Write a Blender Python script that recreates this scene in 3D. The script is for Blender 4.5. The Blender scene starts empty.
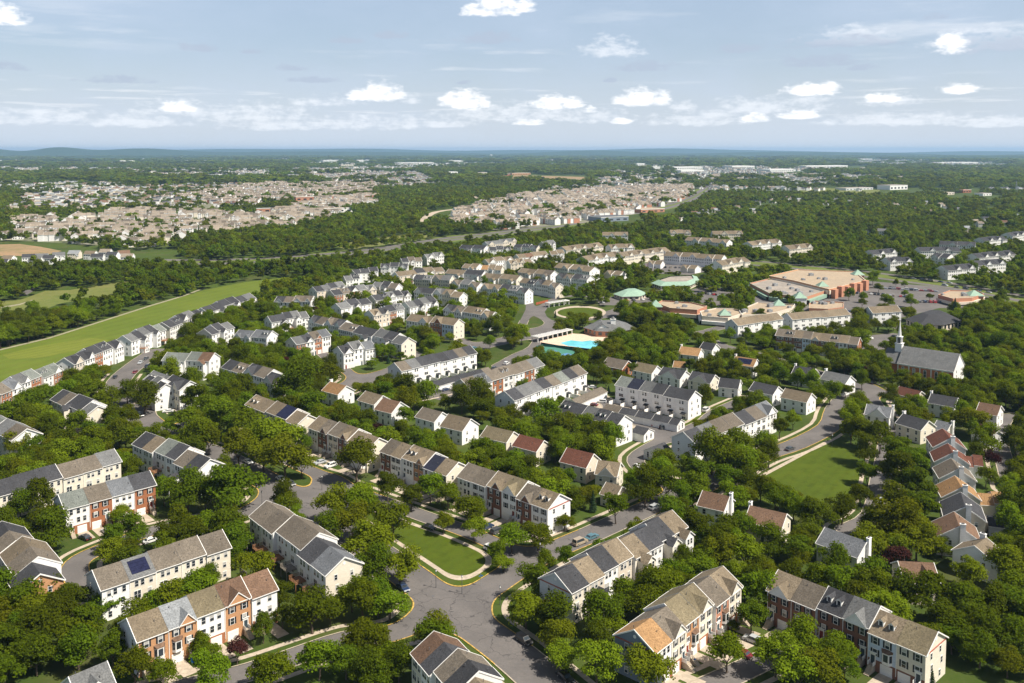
import bpy, math, random
import numpy as np
from mathutils import Vector

rng = random.Random(11)
nrng = np.random.default_rng(11)
R = math.radians
S = bpy.context.scene
COL = S.collection

# ------------------------------------------------------------------ camera, sky, sun, exposure
CAM_H, FPX, TILT, HOR = 120.0, 890.0, R(4.0), 150.0
cam = bpy.data.cameras.new('camera')
cam.sensor_width = 36.0
cam.lens = 36.0 * FPX / 1024
cam.clip_end = 120000
cam.clip_start = 1
cam.shift_y = -(341.5 - (HOR + FPX * math.tan(TILT))) / 1024
camo = bpy.data.objects.new('camera', cam)
COL.objects.link(camo)
camo.location = (0, 0, CAM_H)
camo.rotation_euler = (R(90) - TILT, 0, 0)
S.camera = camo

SUN_EL, SUN_AZ = 53.0, -24.0          # azimuth measured from +X, counter-clockwise
sd = Vector((math.cos(R(SUN_EL)) * math.cos(R(SUN_AZ)), math.cos(R(SUN_EL)) * math.sin(R(SUN_AZ)), math.sin(R(SUN_EL))))
sun = bpy.data.lights.new('sun', 'SUN')
sun.energy = 5.0
sun.angle = R(0.6)
sun.color = (1.0, 0.925, 0.80)
suno = bpy.data.objects.new('sun', sun)
COL.objects.link(suno)
suno.rotation_euler = sd.to_track_quat('Z', 'Y').to_euler()

S.view_settings.view_transform = 'Standard'
S.view_settings.look = 'None'
S.view_settings.exposure = 0.66
S.view_settings.gamma = 1
S.view_settings.use_curve_mapping = False
S.cycles.use_denoising = True
S.cycles.max_bounces = 6
S.cycles.diffuse_bounces = 3
S.cycles.glossy_bounces = 2
S.cycles.transmission_bounces = 3
S.cycles.transparent_max_bounces = 8
S.cycles.volume_bounces = 0
S.cycles.caustics_reflective = False
S.cycles.caustics_refractive = False


def px_dir(px, py):
    """direction of the sight line of a point in the photograph"""
    x = (px - 512) / FPX
    y = -(py - HOR) / FPX + math.tan(TILT)
    return (x, math.cos(TILT) + y * math.sin(TILT), -math.sin(TILT) + y * math.cos(TILT))


def gp(px, py, z=0.0):
    """surveyed point of the photograph -> metres on the plane at height z"""
    d = px_dir(px, py)
    t = (z - CAM_H) / d[2]
    return (d[0] * t, d[1] * t)


def to_px(x, y, z):
    c, s = math.cos(TILT), math.sin(TILT)
    zz = z - CAM_H
    dep = y * c - zz * s
    up = y * s + zz * c
    return 512 + FPX * x / dep, HOR - (up / dep - math.tan(TILT)) * FPX, dep


# ---- sky: Nishita plus broken cumulus, all in direction space
W = bpy.data.worlds.new('World')
S.world = W
W.use_nodes = True
NT = W.node_tree
for n in list(NT.nodes):
    NT.nodes.remove(n)


class NB:
    """tiny node-building helper"""
    def __init__(s, tree):
        s.t = tree

    def new(s, typ, **kw):
        n = s.t.nodes.new(typ)
        for k, v in kw.items():
            setattr(n, k, v)
        return n

    def link(s, a, b):
        s.t.links.new(a, b)

    def put(s, sock, v):
        if hasattr(v, 'is_output'):
            s.t.links.new(v, sock)
        else:
            sock.default_value = v

    def math(s, op, a, b=0.0, c=0.0, clamp=False):
        n = s.t.nodes.new('ShaderNodeMath')
        n.operation = op
        n.use_clamp = clamp
        s.put(n.inputs[0], a)
        s.put(n.inputs[1], b)
        s.put(n.inputs[2], c)
        return n.outputs[0]

    def mix(s, fac, a, b, blend='MIX'):
        n = s.t.nodes.new('ShaderNodeMix')
        n.data_type = 'RGBA'
        n.blend_type = blend
        s.put(n.inputs['Factor'], fac)
        for sock, v in ((n.inputs[6], a), (n.inputs[7], b)):
            s.put(sock, v if hasattr(v, 'is_output') else (*v, 1))
        return n.outputs[2]

    def ramp(s, fac, lo, hi):
        n = s.t.nodes.new('ShaderNodeMapRange')
        n.interpolation_type = 'SMOOTHSTEP'
        s.put(n.inputs[0], fac)
        s.put(n.inputs[1], lo)
        s.put(n.inputs[2], hi)
        return n.outputs[0]

    def noise(s, vec, scale, detail=4, rough=0.55, dim='3D'):
        n = s.t.nodes.new('ShaderNodeTexNoise')
        n.noise_dimensions = dim
        n.inputs['Scale'].default_value = scale
        n.inputs['Detail'].default_value = detail
        n.inputs['Roughness'].default_value = rough
        if vec is not None:
            s.t.links.new(vec, n.inputs['Vector'])
        return n.outputs[0]


b = NB(NT)
sky = b.new('ShaderNodeTexSky', sky_type='NISHITA')
sky.sun_disc = False
sky.sun_elevation = R(SUN_EL)
sky.sun_rotation = R(90 - SUN_AZ)
sky.altitude = 100
sky.air_density = 1.0
sky.dust_density = 1.6
sky.ozone_density = 1.5
tc = b.new('ShaderNodeTexCoord')
sep = b.new('ShaderNodeSeparateXYZ')
b.link(tc.outputs['Generated'], sep.inputs[0])
az = b.math('ARCTAN2', sep.outputs[0], sep.outputs[1])
el = b.math('ARCSINE', sep.outputs[2])
comb = b.new('ShaderNodeCombineXYZ')
b.link(az, comb.inputs[0])
b.link(b.math('MULTIPLY', el, 2.2), comb.inputs[1])
puff = b.noise(comb.outputs[0], 75, 7, 0.6)
puff_c = b.math('SUBTRACT', puff, 0.5)
puff2 = b.noise(comb.outputs[0], 26, 5, 0.6)
veil = b.noise(comb.outputs[0], 5, 6, 0.6)


def cloud_mask(items, sharp, rough):
    out = None
    for (cx, cy, w, h) in items:
        a = math.atan((cx - 512) / FPX)
        e = math.atan((HOR - cy) / FPX * math.cos(a))
        wa, ha = w / FPX, h / FPX
        u = b.math('DIVIDE', b.math('SUBTRACT', az, a), wa)
        vv = b.math('DIVIDE', b.math('SUBTRACT', el, e), ha)
        vneg = b.math('MULTIPLY', b.math('MINIMUM', vv, 0.0), 3.2)       # flatter base
        v = b.math('ADD', b.math('MAXIMUM', vv, 0.0), vneg)
        r2 = b.math('ADD', b.math('MULTIPLY', u, u), b.math('MULTIPLY', v, v))
        g = b.math('SUBTRACT', 1.0, r2)
        out = g if out is None else b.math('MAXIMUM', out, g)
    out = b.math('MAXIMUM', out, -2.0)
    f = b.math('ADD', out, b.math('MULTIPLY', puff_c, rough))
    f = b.math('ADD', f, b.math('MULTIPLY', b.math('SUBTRACT', puff2, 0.5), rough * 0.8))
    return b.ramp(f, 0.0, sharp)


white = cloud_mask([(384, 97, 23, 19), (362, 98, 17, 10), (400, 98, 10, 8), (466, 105, 24, 18), (448, 105, 12, 11), (484, 105, 9, 13), (548, 106, 22, 13), (572, 106, 14, 11), (590, 112, 9, 7), (640, 103, 26, 16),
                    (622, 103, 14, 10), (660, 102, 12, 15), (498, 14, 34, 18), (474, 15, 16, 12), (524, 12, 14, 13), (948, 51, 17, 15), (805, 93, 30, 11), (825, 90, 14, 9), (957, 92, 20, 9), (8, 22, 26, 17),
                    (530, 124, 19, 6), (620, 123, 14, 6), (752, 121, 18, 8), (797, 117, 24, 9), (878, 101, 20, 8), (176, 110, 20, 9)], 1.05, 2.3)
faint = cloud_mask([(612, 54, 38, 18), (848, 42, 50, 15), (770, 110, 70, 18), (258, 118, 70, 18), (176, 112, 50, 15), (60, 120, 60, 12), (880, 104, 40, 12),
                    (10, 122, 40, 14), (370, 126, 70, 14), (520, 118, 100, 18), (700, 122, 70, 14), (900, 122, 80, 13), (452, 126, 40, 8),
                    (1000, 124, 60, 10), (320, 104, 40, 10), (985, 48, 60, 20), (130, 124, 80, 12), (290, 128, 70, 10), (412, 102, 14, 10), (504, 112, 24, 10), (602, 120, 30, 14), (684, 108, 16, 8)], 1.5, 3.4)
grey = cloud_mask([(388, 38, 22, 8), (737, 52, 26, 9), (812, 65, 44, 11), (292, 70, 20, 6), (320, 82, 30, 6), (990, 50, 55, 15), (8, 69, 26, 8),
                   (932, 20, 14, 6), (485, 42, 40, 12), (200, 51, 20, 7), (348, 43, 18, 7), (860, 70, 16, 6), (120, 82, 40, 7), (640, 70, 40, 9), (840, 46, 60, 11), (465, 84, 10, 4), (610, 82, 8, 5), (254, 54, 12, 4)], 1.1, 2.8)
veilm = b.math('MULTIPLY', b.ramp(veil, 0.3, 0.75), 0.3)
lowhaze = b.ramp(el, 0.12, -0.01)
lowhaze = b.math('MULTIPLY', lowhaze, 0.8)
low = b.ramp(el, 0.50, 0.19)
high = b.mix(0.55, sky.outputs[0], (1.9, 1.9, 1.9))
c = b.mix(b.math('ADD', veilm, 0.5), sky.outputs[0], (4.5, 5.4, 6.75))
c = b.mix(low, high, c)
c = b.mix(lowhaze, c, (5.9, 6.5, 7.3))
# a broken layer of small fair-weather clouds, thinning towards the horizon
pl = b.new('ShaderNodeCombineXYZ')
zs = b.math('MAXIMUM', sep.outputs[2], 0.012)
b.link(b.math('DIVIDE', sep.outputs[0], zs), pl.inputs[0])
b.link(b.math('DIVIDE', sep.outputs[1], zs), pl.inputs[1])
brok = b.noise(pl.outputs[0], 0.42, 6, 0.58)
brok2 = b.noise(pl.outputs[0], 0.16, 3, 0.5)
bandw = b.math('MULTIPLY', b.ramp(el, 0.018, 0.05), b.ramp(el, 0.30, 0.07))
bm = b.math('MULTIPLY', b.math('MULTIPLY', b.ramp(brok, 0.53, 0.70), b.ramp(brok2, 0.40, 0.60)), bandw)
c = b.mix(b.math('MULTIPLY', bm, 0.6), c, b.mix(b.ramp(brok, 0.60, 0.72), (8.6, 8.7, 8.9), (6.0, 6.5, 7.3)))
c = b.mix(b.math('MULTIPLY', faint, 0.5), c, (8.9, 9.1, 9.5))
c = b.mix(b.math('MULTIPLY', grey, 0.75), c, (4.0, 4.65, 5.75))
c = b.mix(b.math('MULTIPLY', white, 0.92), c, b.mix(b.ramp(puff2, 0.62, 0.34), (10.4, 10.3, 10.2), (8.6, 8.8, 9.2)))
bg = b.new('ShaderNodeBackground')
b.link(c, bg.inputs[0])
bg.inputs[1].default_value = 0.08
wo = b.new('ShaderNodeOutputWorld')
b.link(bg.outputs[0], wo.inputs[0])

# ------------------------------------------------------------------ helpers
def tag(o, label=None, cat=None, group=None, kind=None):
    if label: o['label'] = label
    if cat: o['category'] = cat
    if group: o['group'] = group
    if kind: o['kind'] = kind
    return o


def ob(name, data, parent=None, loc=(0, 0, 0), rz=0.0, sc=None):
    o = bpy.data.objects.new(name, data)
    COL.objects.link(o)
    if parent is not None:
        o.parent = parent
    o.location = loc
    o.rotation_euler = (0, 0, rz)
    if sc is not None:
        o.scale = sc if hasattr(sc, '__len__') else (sc, sc, sc)
    return o


def empty(name, loc, rz=0.0):
    return ob(name, None, None, loc, rz)


class MB:
    """collects faces with a material index and links them as one mesh"""
    def __init__(s):
        s.v, s.f, s.m = [], [], []

    def poly(s, pts, m=0):
        n = len(s.v)
        s.v += [tuple(p) for p in pts]
        s.f.append(tuple(range(n, n + len(pts))))
        s.m.append(m)

    def hexa(s, p, m=0, mats=None):
        """8 points: bottom 0-3 counter-clockwise, top 4-7"""
        n = len(s.v)
        s.v += [tuple(q) for q in p]
        fs = [(3, 2, 1, 0), (4, 5, 6, 7), (0, 1, 5, 4), (1, 2, 6, 5), (2, 3, 7, 6), (3, 0, 4, 7)]
        for k, f in enumerate(fs):
            s.f.append(tuple(n + i for i in f))
            s.m.append(mats[k] if mats else m)

    def box(s, x0, x1, y0, y1, z0, z1, m=0, mats=None):
        s.hexa([(x0, y0, z0), (x1, y0, z0), (x1, y1, z0), (x0, y1, z0), (x0, y0, z1), (x1, y0, z1), (x1, y1, z1), (x0, y1, z1)], m, mats)

    def cyl(s, x, y, z0, z1, r0, r1, n=10, m=0, cap=True):
        k = len(s.v)
        for i in range(n):
            a = 2 * math.pi * i / n
            s.v.append((x + r0 * math.cos(a), y + r0 * math.sin(a), z0))
        for i in range(n):
            a = 2 * math.pi * i / n
            s.v.append((x + r1 * math.cos(a), y + r1 * math.sin(a), z1))
        for i in range(n):
            j = (i + 1) % n
            s.f.append((k + i, k + j, k + n + j, k + n + i)); s.m.append(m)
        if cap:
            s.f.append(tuple(range(k + n, k + 2 * n))); s.m.append(m)
            s.f.append(tuple(range(k + n - 1, k - 1, -1))); s.m.append(m)

    def tube(s, a, c, r0, r1, n=6, m=0):
        a, c = Vector(a), Vector(c)
        d = (c - a).normalized()
        u = d.cross(Vector((0, 0, 1)) if abs(d.z) < 0.9 else Vector((1, 0, 0))).normalized()
        w = d.cross(u)
        k = len(s.v)
        for p, r in ((a, r0), (c, r1)):
            for i in range(n):
                t = 2 * math.pi * i / n
                s.v.append(tuple(p + u * (r * math.cos(t)) + w * (r * math.sin(t))))
        for i in range(n):
            j = (i + 1) % n
            s.f.append((k + i, k + n + i, k + n + j, k + j)); s.m.append(m)
        s.f.append(tuple(range(k + n, k + 2 * n))); s.m.append(m)

    def mesh(s, name, mats):
        me = bpy.data.meshes.new(name)
        me.from_pydata(s.v, [], s.f)
        for m in mats:
            me.materials.append(m)
        me.polygons.foreach_set('material_index', s.m)
        me.update()
        return me

    def build(s, name, mats, parent=None, loc=(0, 0, 0), rz=0.0):
        return ob(name, s.mesh(name, mats), parent, loc, rz)


# ------------------------------------------------------------------ materials
MATS = {}


def mat(name, col, rough=0.85, var=0.12, scale=1.5, col2=None, spec=0.3, big=None, bump=0.0, stretch=None, objvar=0.0, metallic=0.0):
    """procedural surface: base colour broken up by two noises"""
    if name in MATS:
        return MATS[name]
    m = bpy.data.materials.new(name)
    m.use_nodes = True
    t = m.node_tree
    nb = NB(t)
    bs = t.nodes['Principled BSDF']
    tcn = nb.new('ShaderNodeTexCoord')
    vec = tcn.outputs['Object']
    if stretch:
        mp = nb.new('ShaderNodeMapping')
        mp.inputs['Scale'].default_value = stretch
        nb.link(vec, mp.inputs[0])
        vec = mp.outputs[0]
    n1 = nb.noise(vec, scale, 5, 0.65)
    c2 = col2 or tuple(x * (1 - var * 1.6) for x in col)
    c1 = tuple(min(1, x * (1 + var * 0.8)) for x in col)
    c = nb.mix(nb.ramp(n1, 0.3, 0.72), c1, c2)
    if big:
        n2 = nb.noise(tcn.outputs['Object'], big[0], 3, 0.6)
        c = nb.mix(nb.math('MULTIPLY', nb.ramp(n2, 0.4, 0.7), big[2]), c, big[1])
    if objvar:
        oi = nb.new('ShaderNodeObjectInfo')
        f = nb.math('MULTIPLY_ADD', oi.outputs['Random'], objvar * 2, 1 - objvar)
        hs = nb.new('ShaderNodeHueSaturation')
        nb.link(f, hs.inputs['Value'])
        nb.link(c, hs.inputs['Color'])
        c = hs.outputs[0]
    nb.link(c, bs.inputs['Base Color'])
    bs.inputs['Roughness'].default_value = rough
    bs.inputs['Specular IOR Level'].default_value = spec
    bs.inputs['Metallic'].default_value = metallic
    if bump:
        bn = nb.new('ShaderNodeBump')
        bn.inputs['Strength'].default_value = bump
        bn.inputs['Distance'].default_value = 0.1
        nb.link(n1, bn.inputs['Height'])
        nb.link(bn.outputs[0], bs.inputs['Normal'])
    MATS[name] = m
    return m


ROOFC = {  # letter: (word, colour)
    'c': ('charcoal', (0.056, 0.057, 0.063)), 't': ('tan', (0.19, 0.153, 0.108)), 'n': ('taupe', (0.15, 0.128, 0.103)),
    'g': ('grey', (0.145, 0.148, 0.15)), 'b': ('blue-grey', (0.135, 0.143, 0.156)), 'l': ('pale grey', (0.27, 0.285, 0.30)),
    'o': ('orange-tan', (0.31, 0.185, 0.09)), 'r': ('red-brown', (0.135, 0.058, 0.040)), 'v': ('green-grey', (0.165, 0.18, 0.165)),
    'k': ('navy', (0.025, 0.028, 0.045)), 'f': ('sandy', (0.27, 0.228, 0.182)), 'y': ('olive-tan', (0.185, 0.155, 0.10)), 'w': ('brown', (0.16, 0.10, 0.068))}
for k, (w_, c_) in ROOFC.items():
    mat('shingle ' + w_, c_, 0.93, 0.3, 2.6, spec=0.15, big=(0.3, tuple(x * 0.66 for x in c_), 0.6), bump=0.5, objvar=0.16)
WALLC = {
    'w': ('white', (0.77, 0.765, 0.755)), 'c': ('cream', (0.69, 0.63, 0.53)), 'e': ('beige', (0.62, 0.55, 0.46)), 'g': ('light grey', (0.60, 0.62, 0.64)),
    'u': ('pale blue', (0.52, 0.60, 0.72)), 's': ('slate blue', (0.20, 0.24, 0.30)), 'b': ('brick', (0.33, 0.135, 0.066)), 'd': ('dark brick', (0.215, 0.105, 0.07)),
    'p': ('pinkish brick', (0.46, 0.22, 0.14)), 't': ('tan brick', (0.50, 0.27, 0.14))}
for k, (w_, c_) in WALLC.items():
    isb = 'brick' in w_
    mat('wall ' + w_, c_, 0.85, 0.2 if isb else 0.07, 3.5 if isb else 1.2, spec=0.25, big=(0.35, tuple(x * 0.86 for x in c_), 0.45), stretch=(1, 1, 4), objvar=0.06)


def RM(k): return MATS['shingle ' + ROOFC[k][0]]
def WM(k): return MATS['wall ' + WALLC[k][0]]


WHITE = mat('white trim', (0.76, 0.75, 0.73), 0.6, 0.05, 2)
GDOOR = mat('garage door paint', (0.74, 0.73, 0.70), 0.55, 0.06, 1.5, stretch=(0.3, 0.3, 4))
WOOD = mat('deck wood', (0.30, 0.15, 0.075), 0.8, 0.3, 2, stretch=(1, 6, 1), objvar=0.25)
GREYWOOD = mat('weathered wood', (0.27, 0.235, 0.20), 0.85, 0.25, 2, objvar=0.25)
FENCEW = mat('cedar fence wood', (0.36, 0.20, 0.095), 0.85, 0.3, 3, stretch=(5, 5, 0.4), objvar=0.2)
SHUT = mat('dark shutter paint', (0.022, 0.024, 0.028), 0.6, 0.1)
GREENSHUT = mat('green shutter paint', (0.03, 0.07, 0.05), 0.6, 0.1)
DOORC = mat('red door paint', (0.20, 0.03, 0.02), 0.5, 0.1)
DOORD = mat('dark door paint', (0.04, 0.06, 0.075), 0.5, 0.1)
PIPE = mat('vent pipe', (0.10, 0.10, 0.105), 0.6, 0.2)
CONC = mat('concrete', (0.44, 0.37, 0.29), 0.9, 0.16, 0.8, big=(0.12, (0.33, 0.28, 0.22), 0.5))
KERBM = mat('kerb concrete', (0.42, 0.36, 0.28), 0.9, 0.15, 1.0)
YELLOW = mat('yellow kerb paint', (0.50, 0.33, 0.085), 0.8, 0.35, 1.5)
LINE = mat('white road paint', (0.62, 0.62, 0.60), 0.8, 0.25, 2)
GREENROOF = mat('green metal roof', (0.24, 0.36, 0.28), 0.7, 0.1, 0.6, big=(0.2, (0.29, 0.40, 0.32), 0.5))
FLATTAN = mat('gravel roof', (0.37, 0.29, 0.205), 0.95, 0.12, 0.4, big=(0.05, (0.30, 0.245, 0.185), 0.6))
FLATGREY = mat('membrane roof', (0.32, 0.28, 0.24), 0.9, 0.2, 0.3, big=(0.05, (0.22, 0.20, 0.18), 0.7))
STUCCO = mat('stucco', (0.58, 0.48, 0.38), 0.9, 0.08)
METALG = mat('grey machinery', (0.30, 0.31, 0.32), 0.5, 0.15)
BLUEP = mat('blue plastic', (0.02, 0.14, 0.42), 0.45, 0.1)
GLASS = mat('window glass', (0.030, 0.038, 0.048), 0.1, 0.3, 0.5, spec=0.7, objvar=0.6)


def blind_mat():
    m = bpy.data.materials.new('window blind')
    m.use_nodes = True
    nb = NB(m.node_tree)
    bs = m.node_tree.nodes['Principled BSDF']
    oi = nb.new('ShaderNodeObjectInfo')
    c = nb.mix(nb.ramp(oi.outputs['Random'], 0.5, 0.62), (0.03, 0.038, 0.048), (0.42, 0.41, 0.39))
    nb.link(c, bs.inputs['Base Color'])
    bs.inputs['Roughness'].default_value = 0.12
    bs.inputs['Specular IOR Level'].default_value = 0.7
    return m


BLIND = blind_mat()
TYRE = mat('tyre rubber', (0.018, 0.018, 0.018), 0.9, 0.1)
SOLAR = mat('solar cells', (0.014, 0.016, 0.045), 0.2, 0.2, 1.0, spec=0.6)


def asphalt_mat():
    m = bpy.data.materials.new('asphalt')
    m.use_nodes = True
    nb = NB(m.node_tree)
    bs = m.node_tree.nodes['Principled BSDF']
    tcn = nb.new('ShaderNodeTexCoord')
    v = tcn.outputs['Object']
    n1 = nb.noise(v, 0.07, 5, 0.7)
    n2 = nb.noise(v, 1.6, 4, 0.7)
    c = nb.mix(nb.ramp(n1, 0.35, 0.65), (0.155, 0.142, 0.136), (0.118, 0.109, 0.106))
    c = nb.mix(nb.math('MULTIPLY', nb.ramp(n2, 0.35, 0.75), 0.45), c, (0.09, 0.086, 0.086))
    w = nb.new('ShaderNodeTexVoronoi', feature='DISTANCE_TO_EDGE')
    w.inputs['Scale'].default_value = 0.16
    ds = nb.new('ShaderNodeVectorMath', operation='ADD')
    nz = nb.new('ShaderNodeTexNoise')
    nz.inputs['Scale'].default_value = 0.35
    nb.link(v, nz.inputs[0])
    sc = nb.new('ShaderNodeVectorMath', operation='SCALE')
    nb.link(nz.outputs['Color'], sc.inputs[0])
    sc.inputs['Scale'].default_value = 4.5
    nb.link(v, ds.inputs[0]); nb.link(sc.outputs[0], ds.inputs[1])
    nb.link(ds.outputs[0], w.inputs['Vector'])
    crack = nb.math('MULTIPLY', nb.ramp(w.outputs['Distance'], 0.022, 0.006), nb.ramp(nb.noise(v, 0.03, 2), 0.5, 0.62))
    c = nb.mix(nb.math('MULTIPLY', crack, 0.7), c, (0.05, 0.048, 0.05))
    nb.link(c, bs.inputs['Base Color'])
    bs.inputs['Roughness'].default_value = 0.9
    bs.inputs['Specular IOR Level'].default_value = 0.2
    return m


ASPH = asphalt_mat()


def grass_mat(name, cols, s1, s2, stripes=None):
    m = bpy.data.materials.new(name)
    m.use_nodes = True
    nb = NB(m.node_tree)
    bs = m.node_tree.nodes['Principled BSDF']
    tcn = nb.new('ShaderNodeTexCoord')
    v = tcn.outputs['Object']
    n1 = nb.noise(v, s1, 6, 0.65)
    n2 = nb.noise(v, s2, 5, 0.7)
    n3 = nb.noise(v, s1 * 4.3, 4, 0.6)
    c = nb.mix(nb.ramp(n1, 0.35, 0.65), cols[0], cols[1])
    c = nb.mix(nb.math('MULTIPLY', nb.ramp(n2, 0.4, 0.75), 0.6), c, cols[2])
    c = nb.mix(nb.math('MULTIPLY', nb.ramp(n3, 0.45, 0.75), 0.6), c, cols[3] if len(cols) > 3 else tuple(x * 0.72 for x in cols[1]))
    if stripes:
        w = nb.new('ShaderNodeTexWave')
        w.inputs['Scale'].default_value = stripes[0]
        w.inputs['Distortion'].default_value = 0.8
        mp = nb.new('ShaderNodeMapping')
        mp.inputs['Rotation'].default_value = (0, 0, stripes[1])
        nb.link(v, mp.inputs[0]); nb.link(mp.outputs[0], w.inputs[0])
        c = nb.mix(nb.math('MULTIPLY', w.outputs['Fac'], 0.35), c, tuple(x * 1.35 for x in cols[1]))
    nb.link(c, bs.inputs['Base Color'])
    bs.inputs['Roughness'].default_value = 0.95
    bs.inputs['Specular IOR Level'].default_value = 0.1
    return m


GROUND = grass_mat('rough ground', [(0.055, 0.088, 0.013), (0.036, 0.060, 0.011), (0.075, 0.090, 0.024), (0.095, 0.085, 0.035)], 0.012, 0.25)
LAWN = grass_mat('mown lawn', [(0.066, 0.092, 0.008), (0.050, 0.076, 0.007), (0.085, 0.098, 0.012)], 0.06, 1.2, (0.09, R(35)))
FAIR = grass_mat('fairway turf', [(0.112, 0.142, 0.020), (0.085, 0.122, 0.016), (0.135, 0.145, 0.030), (0.07, 0.10, 0.014)], 0.012, 0.4, (0.03, R(20)))
ROUGHG = grass_mat('dry meadow', [(0.16, 0.16, 0.05), (0.11, 0.14, 0.03), (0.20, 0.18, 0.08)], 0.012, 0.3)
SOIL = grass_mat('bare soil', [(0.33, 0.21, 0.125), (0.25, 0.18, 0.10), (0.15, 0.16, 0.07), (0.10, 0.13, 0.04)], 0.02, 0.3)
DISTG = grass_mat('built-up ground', [(0.24, 0.22, 0.19), (0.10, 0.12, 0.05), (0.30, 0.27, 0.23), (0.08, 0.11, 0.03)], 0.015, 0.2)


def leaf_mat(name, a, bcol, trans=0.3):
    m = bpy.data.materials.new(name)
    m.use_nodes = True
    t = m.node_tree
    nb = NB(t)
    for n in list(t.nodes):
        t.nodes.remove(n)
    geo = nb.new('ShaderNodeNewGeometry')
    oi = nb.new('ShaderNodeObjectInfo')
    c = nb.mix(geo.outputs['Random Per Island'], a, bcol)
    hs = nb.new('ShaderNodeHueSaturation')
    nb.link(nb.math('MULTIPLY_ADD', oi.outputs['Random'], 0.04, 0.484), hs.inputs['Hue'])
    nb.link(nb.math('MULTIPLY_ADD', oi.outputs['Random'], 0.7, 0.62), hs.inputs['Value'])
    nb.link(c, hs.inputs['Color'])
    d = nb.new('ShaderNodeBsdfDiffuse')
    nb.link(hs.outputs[0], d.inputs[0])
    tr = nb.new('ShaderNodeBsdfTranslucent')
    tcol = nb.mix(0.5, hs.outputs[0], (0.22, 0.25, 0.012))
    nb.link(tcol, tr.inputs[0])
    mx = nb.new('ShaderNodeMixShader')
    mx.inputs[0].default_value = trans
    nb.link(d.outputs[0], mx.inputs[1]); nb.link(tr.outputs[0], mx.inputs[2])
    out = nb.new('ShaderNodeOutputMaterial')
    nb.link(mx.outputs[0], out.inputs[0])
    return m


LEAF = {'d': leaf_mat('dark leaves', (0.066, 0.098, 0.005), (0.104, 0.138, 0.008), 0.42),
        'm': leaf_mat('green leaves', (0.098, 0.138, 0.006), (0.142, 0.180, 0.009), 0.44),
        'l': leaf_mat('bright leaves', (0.132, 0.164, 0.007), (0.180, 0.210, 0.011), 0.45),
        'r': leaf_mat('purple leaves', (0.028, 0.010, 0.012), (0.050, 0.016, 0.018), 0.12),
        'c': leaf_mat('needles', (0.022, 0.045, 0.018), (0.045, 0.072, 0.035), 0.1),
        's': leaf_mat('silver needles', (0.085, 0.125, 0.100), (0.13, 0.17, 0.14), 0.1)}
BARK = mat('bark', (0.10, 0.075, 0.055), 0.95, 0.3, 3)

# ------------------------------------------------------------------ the setting: ground, roads, kerbs, paths, lawns
def sheet(name, pts, z, m, kind='structure'):
    mb = MB()
    mb.poly([(x, y, z) for x, y in pts])
    o = mb.build(name, [m])
    return tag(o, kind=kind)


def pxs(pts, z=0.0):
    return [gp(x, y, z) for x, y in pts]


def ccw(pts):
    a = sum(pts[i][0] * pts[(i + 1) % len(pts)][1] - pts[(i + 1) % len(pts)][0] * pts[i][1] for i in range(len(pts)))
    return pts if a > 0 else pts[::-1]


mb = MB()
edges_x = [-52000, -20000, -8000, -3000, -1200, -400, 0, 400, 1200, 3000, 8000, 20000, 52000]
edges_y = [-300, 100, 300, 600, 1000, 1600, 2600, 4500, 8000, 14000, 22000, 34000]
for i in range(len(edges_x) - 1):
    for j in range(len(edges_y) - 1):
        mb.poly([(edges_x[i], edges_y[j], 0), (edges_x[i + 1], edges_y[j], 0), (edges_x[i + 1], edges_y[j + 1], 0), (edges_x[i], edges_y[j + 1], 0)])
tag(mb.build('ground', [GROUND]), kind='structure')

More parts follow.
